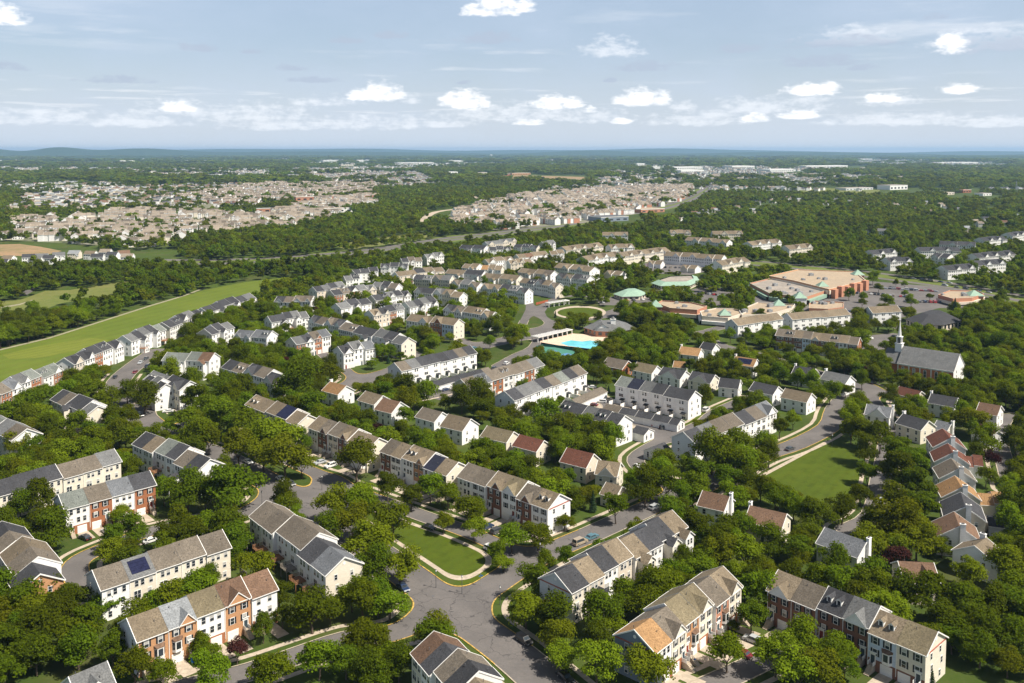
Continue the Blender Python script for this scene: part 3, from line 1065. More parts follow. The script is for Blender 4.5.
                s.place('window', window_mesh(2.3, 1.3), wall, x0 + w * .5, yf, fh + fh * .6, 'f')
                s.place('patio_door', window_mesh(1.8, 1.9), wall, x0 + w * .66, yf, fh * .42, 'f')
                if lod < 2:
                    mb = MB()
                    mb.hexa([(-1.2, -1.7, 2.5), (1.2, -1.7, 2.5), (1.2, 0, 3.0), (-1.2, 0, 3.0), (-1.2, -1.7, 2.62), (1.2, -1.7, 2.62), (1.2, 0, 3.12), (-1.2, 0, 3.12)], 0)
                    me = _mesh_once('awning', lambda: mb.mesh('awning', [SHUT]))
                    s.place('awning', me, wall, x0 + w * .68, yf, 0, 'f')
                    def scr():
                        m2 = MB()
                        m2.box(-.08, .08, -5.2, 0, 0, 1.9, 0)
                        return m2.mesh('privacy_screen', [WHITE])
                    s.place('privacy_screen', _mesh_once('privacy', scr), wall, x0 + .1, yf, 0, 'f')
            elif s.style == 'house':
                for k in range(fl):
                    z = fh * k + fh * .58
                    cnt = max(2, int(w / 3.2))
                    for q in range(cnt):
                        x = x0 + w * (q + .5) / cnt
                        if k == 0 and q == cnt // 2 and s.lod < 2:
                            s.place('door', door_mesh(DOORD), wall, x, yf, .2, 'f')
                        else:
                            s.place('window', window_mesh(.95, 1.5, s.shut if s.lod < 2 and s.shut else None), wall, x, yf, z, 'f')
        # gable ends
        for U, face, x in ((s.units[0], 'l', s.units[0]['x0']), (s.units[-1], 'r', s.units[-1]['x1'])):
            p = np.array(s.world(x, 0))
            nrm = -s.u if face == 'l' else s.u
            if nrm @ p > 0:
                continue
            fh = (U['e'] - .3) / fl
            for k in range(0 if lod < 2 else 1, fl):
                for y in ((-.23, .2) if k != 1 or lod else (-.2, .28)):
                    s.place('window', window_mesh(.8, 1.35), U['wall'], x, U['yo'] + y * s.d, fh * k + fh * .6, face)
            if lod == 0 and fl >= 3:
                def lv():
                    m2 = MB(); m2.cyl(0, 0, -.05, .05, .42, .42, 10, 0)
                    me = m2.mesh('gable_vent', [WHITE])
                    return me
                o = ob('gable_vent', _mesh_once('gvent', lv), U['wall'], (x, U['yo'], U['e'] + (U['r'] - U['e']) * .5), 0)
                o.rotation_euler = (0, math.pi / 2, 0)

    def features(s, feats):
        """one letter per unit: D dormers, G cross gable, S solar, B rear wing, P deck, W white deck, R sunroom, V bay window, . nothing; several letters joined by +"""
        items = feats.split(',') if feats else []
        for U, f in zip(s.units, items):
            for ch in f.strip():
                getattr(s, 'feat_' + ch, lambda U: None)(U)
        if s.lod == 0:
            for U in s.units:
                def vp():
                    m2 = MB(); m2.cyl(0, 0, -.3, 1.0, .13, .13, 8, 0); m2.cyl(0, 0, 1.0, 1.15, .2, .2, 8, 0)
                    return m2.mesh('vent_pipe', [PIPE])
                for q in range(2):
                    x = U['x0'] + (.2 + .5 * q + .1 * (U['i'] % 3)) * (U['x1'] - U['x0'])
                    t = .22 + .3 * q
                    y = U['yo'] - (U['hd']) * t * (1 if (U['i'] + q) % 2 else -1)
                    ob('vent_pipe', _mesh_once('vpipe', vp), U['roof'], (x, y, U['r'] - abs(y - U['yo']) * U['sl'] + .15), 0, .55)

    def feat_D(s, U):
        w = U['x1'] - U['x0']
        for f in (.3, .68):
            x = U['x0'] + w * f
            y1 = -U['hd'] * .62
            zb = U['r'] + y1 * U['sl']
            mb = MB()
            h, hw = 1.35, .62
            yb_ = y1 + (h + .55) / U['sl']
            mb.poly([(-hw, y1, zb - .1), (hw, y1, zb - .1), (hw, y1, zb + h), (0, y1, zb + h + .55), (-hw, y1, zb + h)], 0)
            for sg in (-1, 1):
                yb2 = y1 + h / U['sl']
                q = [(sg * hw, y1, zb - .1), (sg * hw, yb2, zb + h), (sg * hw, y1, zb + h)]
                mb.poly(q if sg < 0 else q[::-1], 0)
                e_ = .16
                q = [(sg * (hw + e_), y1 - .2, zb + h - .1), (0, y1 - .2, zb + h + .62), (0, yb_, zb + h + .62), (sg * (hw + e_), yb2, zb + h - .1)]
                mb.poly(q[::-1] if sg < 0 else q, 1)
                q = [(sg * (hw + e_), y1 - .21, zb + h - .22), (0, y1 - .21, zb + h + .5), (0, y1 - .21, zb + h + .64), (sg * (hw + e_), y1 - .21, zb + h - .06)]
                mb.poly(q if sg > 0 else q[::-1], 0)
            mb.box(-.36, .36, y1 - .05, y1 + .02, zb + .25, zb + h - .05, 2)
            mb.build('dormer', [WHITE, RM(U['rc']), GLASS], U['roof'], (x, U['yo'], 0))

    def _cross(s, U, f, hwid, rise, wallm, drop=0.35, proj=0.35):
        w = U['x1'] - U['x0']
        x = U['x0'] + w * f
        y0 = -U['hd'] - proj
        ze = U['e'] - drop * .3
        zr = min(U['e'] + rise, U['r'] - .1)
        yb_ = -(U['r'] - zr) / U['sl']
        mb = MB()
        mb.poly([(-hwid, y0, ze - .35), (hwid, y0, ze - .35), (hwid, y0, ze), (0, y0, zr), (-hwid, y0, ze)], 0)
        mb.poly([(-hwid, y0, ze - .35), (-hwid, -U['hd'], ze - .35), (hwid, -U['hd'], ze - .35), (hwid, y0, ze - .35)], 0)
        for sg in (-1, 1):
            ye = -(U['r'] - ze) / U['sl']
            q = [(sg * (hwid + .2), y0 - .25, ze - .05), (0, y0 - .25, zr + .2), (0, yb_ + .2, zr + .2), (sg * (hwid + .2), ye, ze - .05)]
            mb.poly(q[::-1] if sg < 0 else q, 1)
            q = [(sg * hwid, y0, ze - .35), (sg * hwid, ye, ze), (sg * hwid, y0, ze)]
            mb.poly(q if sg < 0 else q[::-1], 0)
            q = [(sg * (hwid + .2), y0 - .26, ze - .32), (0, y0 - .26, zr - .1), (0, y0 - .26, zr + .2), (sg * (hwid + .2), y0 - .26, ze - .05)]
            mb.poly(q if sg > 0 else q[::-1], 2)
        return mb.build('cross_gable', [wallm, RM(U['rc']), WHITE], U['roof'], (x, U['yo'], 0))

    def feat_G(s, U):
        w = U['x1'] - U['x0']
        s._cross(U, .5, w * .40, w * .36, WHITE if U['wc'] in 'bdp' else WM(U['wc']))

    def feat_H(s, U):      # narrow brick cross gable
        w = U['x1'] - U['x0']
        s._cross(U, .66, w * .30, w * .33, WM(U['wc']))

    def feat_S(s, U):
        w = U['x1'] - U['x0']
        mb = MB()
        c0, c1 = (U['hd']) * .18, U['hd'] * .84
        for (k, (ya, yb_)) in enumerate([(c0 + (c1 - c0) * q / 4, c0 + (c1 - c0) * (q + 1) / 4 - .06) for q in range(4)]):
            x0, x1 = U['x0'] + w * .16, U['x0'] + w * .84
            za, zb = U['r'] - ya * U['sl'] + .28, U['r'] - yb_ * U['sl'] + .28
            mb.hexa([(x0, -yb_, zb), (x1, -yb_, zb), (x1, -ya, za), (x0, -ya, za), (x0, -yb_, zb + .06), (x1, -yb_, zb + .06), (x1, -ya, za + .06), (x0, -ya, za + .06)], 0)
        mb.build('solar_panel', [SOLAR], U['roof'], (0, U['yo'], 0))

    def feat_K(s, U):
        """solar array covering the whole slope"""
        mb = MB()
        ya, yb_ = .3, U['hd'] + .1
        za, zb = U['r'] - ya * U['sl'] + .26, U['r'] - yb_ * U['sl'] + .26
        x0, x1 = U['x0'] + .25, U['x1'] - .25
        mb.hexa([(x0, -yb_, zb), (x1, -yb_, zb), (x1, -ya, za), (x0, -ya, za), (x0, -yb_, zb + .06), (x1, -yb_, zb + .06), (x1, -ya, za + .06), (x0, -ya, za + .06)], 0)
        mb.build('solar_panel', [SOLAR], U['roof'], (0, U['yo'], 0))

    def feat_B(s, U, f=.5, proj=3.2, hw=2.1):
        """gabled rear wing, nearly full height"""
        w = U['x1'] - U['x0']
        x = U['x0'] + w * f
        y1 = -U['hd'] - proj
        e, r = U['e'] - .9, U['e'] + .75
        yb_ = -(U['r'] - r) / U['sl']
        mb = MB()
        mb.poly([(-hw, y1, 0), (hw, y1, 0), (hw, y1, e), (0, y1, r), (-hw, y1, e)], 0)
        for sg in (-1, 1):
            q = [(sg * hw, y1, 0), (sg * hw, -U['hd'], 0), (sg * hw, -U['hd'], e), (sg * hw, y1, e)]
            mb.poly(q[::-1] if sg < 0 else q, 0)
            ye = -(U['r'] - e) / U['sl']
            q = [(sg * (hw + .3), y1 - .3, e - .12), (0, y1 - .3, r + .15), (0, yb_ + .1, r + .15), (sg * (hw + .3), ye, e - .12)]
            mb.poly(q[::-1] if sg < 0 else q, 1)
            q = [(sg * (hw + .3), y1 - .31, e - .4), (0, y1 - .31, r - .15), (0, y1 - .31, r + .17), (sg * (hw + .3), y1 - .31, e - .1)]
            mb.poly(q if sg > 0 else q[::-1], 2)
        o = mb.build('rear_wing', [WM('w' if U['i'] % 2 else 'c'), RM(U['rc']), WHITE], s.root, (x, U['yo'], 0))
        for z in (1.6, 4.4, 6.9) if s.lod < 2 else (4.4, 6.9):
            for dx in (-.75, .75):
                s.place('window', window_mesh(.85, 1.5), o, dx, y1, z, 'f')

    def feat_P(s, U, m=None, w0=4.0, d=3.2, h=2.9):
        w = U['x1'] - U['x0']
        o = ob('deck', deck_mesh(w0, d, h, m or (WOOD if U['i'] % 3 else GREYWOOD)), s.root, (U['x0'] + w * .36, -U['hd'] + U['yo'] - .01, 0))

    def feat_W(s, U):
        s.feat_P(U, WHITE, 4.4, 3.6, 2.9)

    def feat_Q(s, U):      # deck in front of the rear wing
        w = U['x1'] - U['x0']
        ob('deck', deck_mesh(5.0, 3.0, 2.9, WHITE if U['i'] % 2 else WOOD), s.root, (U['x0'] + w * .5, -U['hd'] + U['yo'] - 3.22, 0))

    def feat_R(s, U):
        """sunroom on posts with its own little roof and a deck"""
        w = U['x1'] - U['x0']
        x, y1 = U['x0'] + w * .62, -U['hd'] - 3.4
        hw, z0, e, r = 1.7, 2.9, 5.4, 6.5
        mb = MB()
        mb.poly([(-hw, y1, z0), (hw, y1, z0), (hw, y1, e), (0, y1, r), (-hw, y1, e)], 0)
        for sg in (-1, 1):
            q = [(sg * hw, y1, z0), (sg * hw, -U['hd'], z0), (sg * hw, -U['hd'], e), (sg * hw, y1, e)]
            mb.poly(q[::-1] if sg < 0 else q, 0)
            q = [(sg * (hw + .3), y1 - .3, e - .15), (0, y1 - .3, r + .1), (0, -U['hd'], r + .1), (sg * (hw + .3), -U['hd'], e - .15)]
            mb.poly(q[::-1] if sg < 0 else q, 1)
        mb.poly([(-hw, y1, z0), (-hw, -U['hd'], z0), (hw, -U['hd'], z0), (hw, y1, z0)], 0)
        for sx in (-hw + .15, hw - .15):
            mb.box(sx - .12, sx + .12, y1 + .1, y1 + .34, 0, z0, 0)
        o = mb.build('sunroom', [WM('w'), RM('c'), WHITE], s.root, (x, U['yo'], 0))
        for dx in (-.8, .8):
            s.place('window', window_mesh(1.0, 1.7), o, dx, y1, 4.1, 'f')
        ob('deck', deck_mesh(5.2, 2.8, 2.9, WHITE), s.root, (x + .9, y1 + U['yo'] - .02, 0))

    def feat_V(s, U):
        """white two-storey bay window"""
        w = U['x1'] - U['x0']
        x, y1 = U['x0'] + w * (.70 if U['i'] % 2 == 0 else .3), -U['hd']
        mb = MB()
        pts = [(-1.25, 0), (-.75, -.8), (.75, -.8), (1.25, 0)]
        z0, z1 = 2.9, 5.6
        for k in range(3):
            (xa, ya), (xb, yb_) = pts[k], pts[k + 1]
            mb.poly([(xa, ya, z0), (xb, yb_, z0), (xb, yb_, z1), (xa, ya, z1)], 0)
            ia, ib = .14, .86
            xa2, ya2, xb2, yb2 = xa + (xb - xa) * ia, ya + (yb_ - ya) * ia, xa + (xb - xa) * ib, ya + (yb_ - ya) * ib
            nx, ny = (yb_ - ya), -(xb - xa)
            l_ = math.hypot(nx, ny); nx, ny = nx / l_ * .03, ny / l_ * .03
            mb.poly([(xa2 + nx, ya2 + ny, z0 + .7), (xb2 + nx, yb2 + ny, z0 + .7), (xb2 + nx, yb2 + ny, z1 - .3), (xa2 + nx, ya2 + ny, z1 - .3)], 1)
        mb.poly([(p[0], p[1], z0) for p in pts][::-1], 0)
        mb.poly([(-1.35, 0, z1 + .5), (-1.35, 0, z1), (-.8, -.92, z1), (-.3, 0, z1 + .75)], 2)
        mb.poly([(-.8, -.92, z1), (.8, -.92, z1), (.3, 0, z1 + .75), (-.3, 0, z1 + .75)], 2)
        mb.poly([(.8, -.92, z1), (1.35, 0, z1), (1.35, 0, z1 + .5), (.3, 0, z1 + .75)], 2)
        mb.build('bay_window', [WHITE, GLASS, RM('w')], U['wall'], (x, y1 + U['yo'] - .01, 0))

    def chimneys(s, chim):
        for ch in chim:
            U = s.units[0] if ch in 'lL' else s.units[-1]
            x = (U['x0'] - .45) if ch in 'lL' else (U['x1'] + .45)
            mb = MB()
            mb.box(-.42, .42, -.75, .75, 0, U['r'] + .9, 0)
            mb.box(-.5, .5, -.85, .85, U['r'] + .9, U['r'] + 1.1, 0)
            mb.box(-.2, .2, -.4, .4, U['r'] + 1.1, U['r'] + 1.35, 1)
            mb.build('chimney', [WM('w'), PIPE], U['wall'], (x, U['yo'] + s.d * .08, 0))

    def pads(s):
        """concrete drives in front of a garage row, one ground sheet"""
        mb = MB()
        for U in s.units:
            w = U['x1'] - U['x0']
            g = U['x0'] + w * (.30 if U['i'] % 2 else .68)
            y0, y1 = -U['hd'] + U['yo'] - .05, -U['hd'] - 7.0
            p = [s.world(g - 1.6, y1), s.world(g + 1.6, y1), s.world(g + 1.6, y0), s.world(g - 1.6, y0)]
            mb.poly([(x, y, .06) for x, y in p])
        tag(mb.build('driveway', [CONC]), kind='structure')

# ------------------------------------------------------------------ rows of townhouses, from the camera outwards
def TR(p0, p1, n, roofs, walls, style='front', short=None, feats='', lod=None, ridge=11.9, eave=8.6, depth=11.0, **kw):
    d = gp(*p0, ridge)[1]
    if lod is None:
        lod = 0 if d < 430 else (1 if d < 720 else 2)
    return Row('townhouse_row', 'townhouse row', p0, p1, ridge, eave, depth, n, roofs, walls, style=style, short=short, feats=feats, lod=lod, **kw)


def DH(p0, p1, roof, wall='w', chim='', feats='', short=None, ridge=9.0, eave=5.9, depth=9.0, style='house', lod=None, **kw):
    d = gp(*p0, ridge)[1]
    if lod is None:
        lod = 0 if d < 480 else (1 if d < 760 else 2)
    kw.setdefault('shut', None)
    return Row('detached_house', 'house', p0, p1, ridge, eave, depth, 1, roof, wall, back=wall, side=wall, style=style, floors=2, lod=lod, chim=chim, feats=feats, short=short, **kw)


DRIVES = []
# nearest rows
TR((266.9, 501.4), (344.2, 557.6), 6, 'nnnncb', 'w', 'back', 'grey row with rear decks', 'P,P,P,P,P,P', side='c', stag=1.2, step=.6,
   label='white townhouse row with taupe and charcoal roofs, brown timber decks and big cream gable')
TR((555.5, 572.9), (673.3, 513.2), 8, 'ctcttcct', 'cewecwwc', 'back', 'row with white rear wings', ',R,,P,B+Q,,B+P,B+P', side='g', bandend='l',
   label='eight-unit townhouse row with gabled rear wings and a sunroom above the crossroads')
r = TR((634.8, 629.7), (722.3, 567.5), 6, 'onyynt', 'wctcpc', 'front', 'row with orange end roof', ',G,V,G,V,G', side='s', bandend='l', brick_base=True,
       label='brick and cream townhouse row with orange end roof and slate-blue gable wall')
DRIVES.append(r)
r = TR((779.5, 570.7), (936.8, 632.3), 6, 'tncgty', 'dddduc', 'front', 'dark brick row with dormers', 'G,,D,G,D+V,', side='c', bandend='r', brick_base='d',
       label='dark brick townhouse row with white dormers, pediments and one pale blue front')
DRIVES.append(r)
TR((434.5, 632.5), (486, 690), 5, 'wcnct', 'cwcwc', 'back', 'row cut by the lower edge', '', side='c', stag=1.0, step=.8,
   label='cream townhouse row with brown and charcoal roofs beside the wide crossroads')
r = TR((128, 618.4), (266.2, 569.5), 5, 'tlyww', 'ttwtw', 'front', 'tan brick row', 'V,H+V,,G,', side='g', brick_base=True, stag=.3, step=.3,
       label='orange-brick townhouse row with one pale grey roof and white pediment')
DRIVES.append(r)
TR((93.3, 570.2), (221, 530.2), 5, 'ngnnn', 'wcccc', 'back', 'row with solar panels', ',S,,,', side='g', stag=.3, step=.25,
   label='cream townhouse row carrying a large solar panel array above the brick court')
r = TR((59, 494.5), (148.9, 472.1), 4, 'vnbc', 'wbwb', 'front', 'red brick row', '', side='g', brick_base=True, stag=.25, step=.2,
       label='four-unit orange-red brick and white townhouse row with charcoal end roof')
DRIVES.append(r)
TR((-32, 489), (113.6, 450.2), 7, 'ccccnng', 'c', 'back', 'long cream row', '', side='c', stag=.4, step=.3,
   label='long cream townhouse row with grey roofs behind the orange-red brick row')
TR((146.4, 432.2), (210, 459.5), 6, 'ctvcnc', 'w', 'back', 'row with red deck', 'P,,P,,R,', side='w', stag=1.0, step=.55,
   label='white townhouse row with striped charcoal, tan and green-grey roofs and a red deck')
TR((63.5, 389.8), (98, 406), 5, 'cnccg', 'wwwwe', 'back', None, ',,B,,', side='c', stag=1.0, step=.55)
TR((-14, 411), (24, 431), 4, 'gvgn', 'w', 'back', None, '', stag=1.0, step=.5)
TR((2, 522), (40, 574), 5, 'cntnc', 'ceeec', 'back', 'tan gabled row', ',,,,', side='t', stag=1.6, step=.8,
   label='staggered tan and charcoal roofed townhouse row at the end of the brick court')
DH((70, 677), (105.5, 662.3), 'g', 'g', ridge=9.5, eave=6.2, short='grey-roofed corner house', label='grey-roofed house half hidden by trees below the tan brick row', feats='G')
# tan rows along the lane
r = TR((256.7, 394.9), (307.7, 414.6), 5, 'tttkt', 'wcwww', 'front', 'westernmost tan row', 'D,,,K,', side='c', stag=.5, label='tan-roofed townhouse row with one navy solar roof, first along the tan lane')
r2 = TR((320, 416.4), (378.8, 438.3), 6, 'tnnttt', 'wdcdwc', 'front', 'tan row by the drives', ',H,,H,,', side='c', stag=.5, label='tan-roofed townhouse row with two brick cross gables and cars on its drives')
r3 = TR((392, 439.2), (458, 462.6), 6, 'ntttkt', 'dwwtwc', 'front', 'tan row with black panel', ',,D,H,,', side='c', stag=.5, label='tan-roofed townhouse row with a black solar panel and white dormers')
r4 = TR((469.3, 463.2), (559.2, 494.5), 6, 'nntynt', 'wwdwdw', 'front', 'tan row by the lawn', ',,H,G,H,D', side='w', bandend='r', stag=.5, label='taupe townhouse row ending in a white gable beside the corner lawn', shut=SHUT)
DRIVES += [r, r2, r3, r4]
# the grey row beside the mews
TR((683.5, 432), (766, 402), 7, 'cgnncnb', 'w', 'front', 'grey row by the mews', ',,,,,,G', side='g', stag=.3, step=.35, lod=1, label='grey-roofed townhouse row with pale siding gable beside the mews')
# white rows of the centre
TR((394.6, 362.9), (470, 346.2), 8, 'ngccccnc', 'w', 'white', 'long white row', '', side='g', stag=.2, step=.15, label='long white townhouse row with charcoal roofs and black awnings, beside the boulevard')
TR((460.9, 379.3), (536, 357.6), 7, 'nbnnnng', 'cwbwwbw', 'front', 'white and brick row', ',D,,D,,,', side='e', stag=.2, step=.15, label='white and brick townhouse row with dormers beside the tennis courts')
TR((504.6, 391.3), (577.9, 365.5), 8, 'cggcnvcn', 'w', 'white', 'middle white row', '', side='g', stag=.2, step=.15, label='white townhouse row with mixed grey roofs stepping down from the pool')
TR((622.3, 376.1), (694.9, 391.4), 6, 'vkgccc', 'w', 'white', 'white row with navy roof', ',,,,,', side='w', stag=.15, step=.12, label='white townhouse row with one navy and one green-grey roof')
TR((565.4, 400.3), (624.5, 415.5), 5, 'ccgcc', 'wbgdd', 'front', 'dormered charcoal row', 'D,,,D,', side='w', stag=.2, step=.12, label='charcoal-roofed townhouse row with dormers and a tall white gable')
for (p0, p1, n, rf, lb) in (((415.7, 386.2), (487.8, 367.3), 9, 'ncccccccn', 'long charcoal garage block between two white rows'), ((534.5, 417.4), (556.8, 407), 3, 'nnc', 'charcoal garage block with white gable by the round trees'),
                            ((572, 399.8), (601, 387.3), 4, 'nnnn', 'taupe garage block beside the middle white row'), ((607, 404), (681, 419.5), 9, 'nnccccccc', 'long taupe and charcoal garage block with red car in front')):
    Row('garage_block', 'garage block', p0, p1, 4.7, 2.9, 7.0, n, rf, 'w', style='none', lod=2, stag=0, step=0, label=lb, oh=.25)
Row('garage_block', 'garage', (637, 425.9), (649, 428.9), 5.0, 3.2, 7.5, 1, 'c', 'w', style='none', lod=2, label='small white garage with charcoal roof behind the dormered row')
Row('garage_block', 'garage', (651, 447.5), (664, 442.5), 5.2, 3.2, 7.0, 1, 'c', 'w', style='none', lod=2, label='small grey garage at the gable of the grey mews row')

# detached houses of the middle strip
DH((330.4, 382), (346, 386), 'o', 'w', 'l', short='orange-roofed house', depth=10, label='white house with orange-tan roof and chimney by the boulevard end')
DH((366.3, 391.2), (382.5, 395.7), 't', 'w', depth=10, label='white house with tan roof and small wing, east of the orange-roofed house')
DH((383.4, 398.2), (400, 402), 'w', 'w', depth=11, ridge=9.6, short='big white gable house', label='brown-roofed white house with wide blank gable')
DH((423.5, 407.4), (442, 412.3), 'n', 'w', depth=9.5, label='taupe-roofed white house behind the tan row with black panel')
DH((448.9, 414.2), (470.4, 419), 't', 'w', depth=11, ridge=9.6, short='tan-roofed white house', label='tan-brown roofed white house with large white gable and chimney')
DH((488, 426), (513.3, 431.8), 'y', 'c', depth=9.5, label='olive-tan roofed cream house above the tan row')
DH((520.2, 434.7), (543.6, 440.6), 'r', 'c', depth=9.5, short='red-brown roofed house', label='cream house with long red-brown roof, beside the olive-tan one')
DH((567.8, 448), (593.2, 454), 'r', 'e', depth=10, ridge=9.6, short='beige house', label='beige two-storey house with red-brown roof above the conifers')
DH((599, 460.5), (620, 463), 't', 'c', depth=10.5, short='tan house by the mews', label='cream house with tan roof beside the mews and a white car', feats='G')
DH((607, 482.5), (621.5, 486.5), 't', 'c', depth=8, ridge=6.6, eave=3.9, label='low tan-roofed cream wing house under the spruces')
DH((703.6, 491), (729, 496.5), 'w', 'w', 'r', depth=10, short='brown-roofed white house', label='white house with brown roof and big white chimney by the cross street')
DH((751, 506), (786, 514), 'w', 'c', 'l', depth=10, short='brown-roofed cream house', label='cream house with brown roof and white chimney below the park lawn')
DH((826, 528), (866, 541.6), 'b', 'w', 'r', depth=10, short='blue-grey roofed house', label='white house with long blue-grey roof and chimney among dense trees')
DH((899, 561.6), (932.4, 563.2), 'w', 'e', depth=11, label='brown hip-like roof sunk deep among the trees above the dark brick row', feats='H')
# the cul-de-sac column on the right (gables towards the camera)
for (p0, p1, rf, wl, lb) in (((942.4, 428.9), (950, 438.5), 'r', 'w', 'red-brown roofed house, farthest of the close-set gabled column'), ((947.7, 443.8), (952.5, 453), 'r', 'w', 'red-brown roofed gabled house with white chimney'),
                             ((951.2, 458.8), (958.2, 469), 'n', 'w', 'taupe-roofed gabled house between red-brown and orange roofs'), ((954.9, 476.4), (961.7, 487.5), 'o', 'c', 'orange-tan roofed gabled house with cream walls'),
                             ((960.7, 493), (965.2, 507), 'c', 'e', 'charcoal-roofed beige gabled house below the orange roof'), ((954, 512.5), (959.2, 526.5), 'w', 'w', 'brown-roofed white gabled house with skylight')):
    DH(p0, p1, rf, wl, 'r', label=lb, ridge=9.4, eave=5.6, depth=11.5)
DH((975, 546), (986, 538.5), 't', 'w', 'r', ridge=9.2, depth=12, short='tan-roofed corner house', label='tan-roofed white house with teal porch roof at the foot of the gabled column', feats='G')
Row('garage_block', 'garage', (978, 493.2), (1004.5, 495.2), 5.8, 3.5, 8, 2, 'oo', 'c', style='none', lod=1, side='c', label='cream double garage with orange-tan roof')
Row('garage_block', 'garage', (963.5, 456), (981.5, 458), 6.4, 4.2, 10, 2, 'rr', 'w', style='none', lod=1, label='white garage with red-brown roof')
Row('garage_block', 'garage', (987, 516), (1001, 517.5), 5.0, 3.2, 7, 1, 'c', 'g', style='none', lod=1, label='low charcoal-roofed garage beside the brown gabled house')
# around the church
DH((867.7, 404.3), (891.5, 407.8), 'b', 'w', 'r', feats='G', depth=10, label='white house with blue-grey roof, front gable and tall chimney')
DH((903.8, 414), (928.4, 421), 'c', 'c', 'l', depth=10, label='charcoal-roofed cream house with rear chimney below the church')
DH((931.9, 393.7), (957.4, 398), 'c', 'w', 'l', depth=10, label='charcoal-roofed white house directly in front of the church nave')
DH((900, 386.5), (921, 391.5), 'r', 'e', depth=9, ridge=6.5, eave=3.8, label='low red-brown roofed house by the church entrance')
DH((980.2, 402.5), (1000.4, 406), 'w', 'w', depth=11, label='brown-roofed white house at the edge of the right-hand wood')
DH((938, 420.5), (951, 423.5), 'b', 'e', ridge=6.4, eave=3.9, depth=8, label='small blue-grey roofed house with chimney by the gabled column', chim='r')
DH((981, 424), (998, 431), 'r', 'w', ridge=6.8, eave=4, depth=9, label='small red-brown roofed annex at the wood edge')
# small houses south of the shops
DH((608.4, 357.3), (628, 361), 'n', 'b', depth=11, label='taupe-roofed brick bungalow beside the pool trees', ridge=8, eave=4.6)
DH((637.7, 362.2), (657, 366), 'y', 'w', depth=10, label='olive-roofed white bungalow behind the white row', ridge=8, eave=4.8)
DH((664, 367), (685.5, 371), 'c', 'w', feats='G', depth=11, label='charcoal-roofed house with front gable and red porch', ridge=8, eave=4.8)
DH((693.3, 371.4), (714.8, 375), 'c', 'c', feats='G', depth=11, label='charcoal-roofed cream house with front gable, east of the red porch', ridge=8, eave=4.8)
DH((720.7, 377.9), (740, 380), 'c', 'w', depth=10, label='plain charcoal-roofed house beside two gabled ones', ridge=8, eave=4.8)
DH((681.6, 346.6), (701, 348.8), 'o', 'w', 'l', depth=10, label='white house with bright orange-tan roof and white chimneys')
DH((674.8, 361), (686, 362), 'o', 'w', depth=8, ridge=6, eave=3.6, label='low orange-tan roofed garage house behind the charcoal gables')
DH((736, 356.4), (756.6, 359.3), 'o', 'w', 'l', feats='S', depth=10, label='orange-tan roofed white house with black solar panel')
DH((755, 381.8), (778, 386.6), 'c', 'w', depth=10, label='charcoal-roofed white house above the park street')
DH((786, 388.6), (811.3, 393.5), 't', 'w', depth=10, label='tan-roofed white house beside the park street trees')
DH((795.7, 366), (815, 369), 'c', 'w', 'l', depth=10, label='charcoal-roofed house with chimney near the avenue')
DH((826, 371), (850.4, 376), 'g', 'w', 'l', depth=10, label='grey-roofed house with chimney and white gable by the avenue')
DH((704, 342), (716, 344), 'c', 'w', depth=9, label='small charcoal-roofed house beside the bright orange roof')

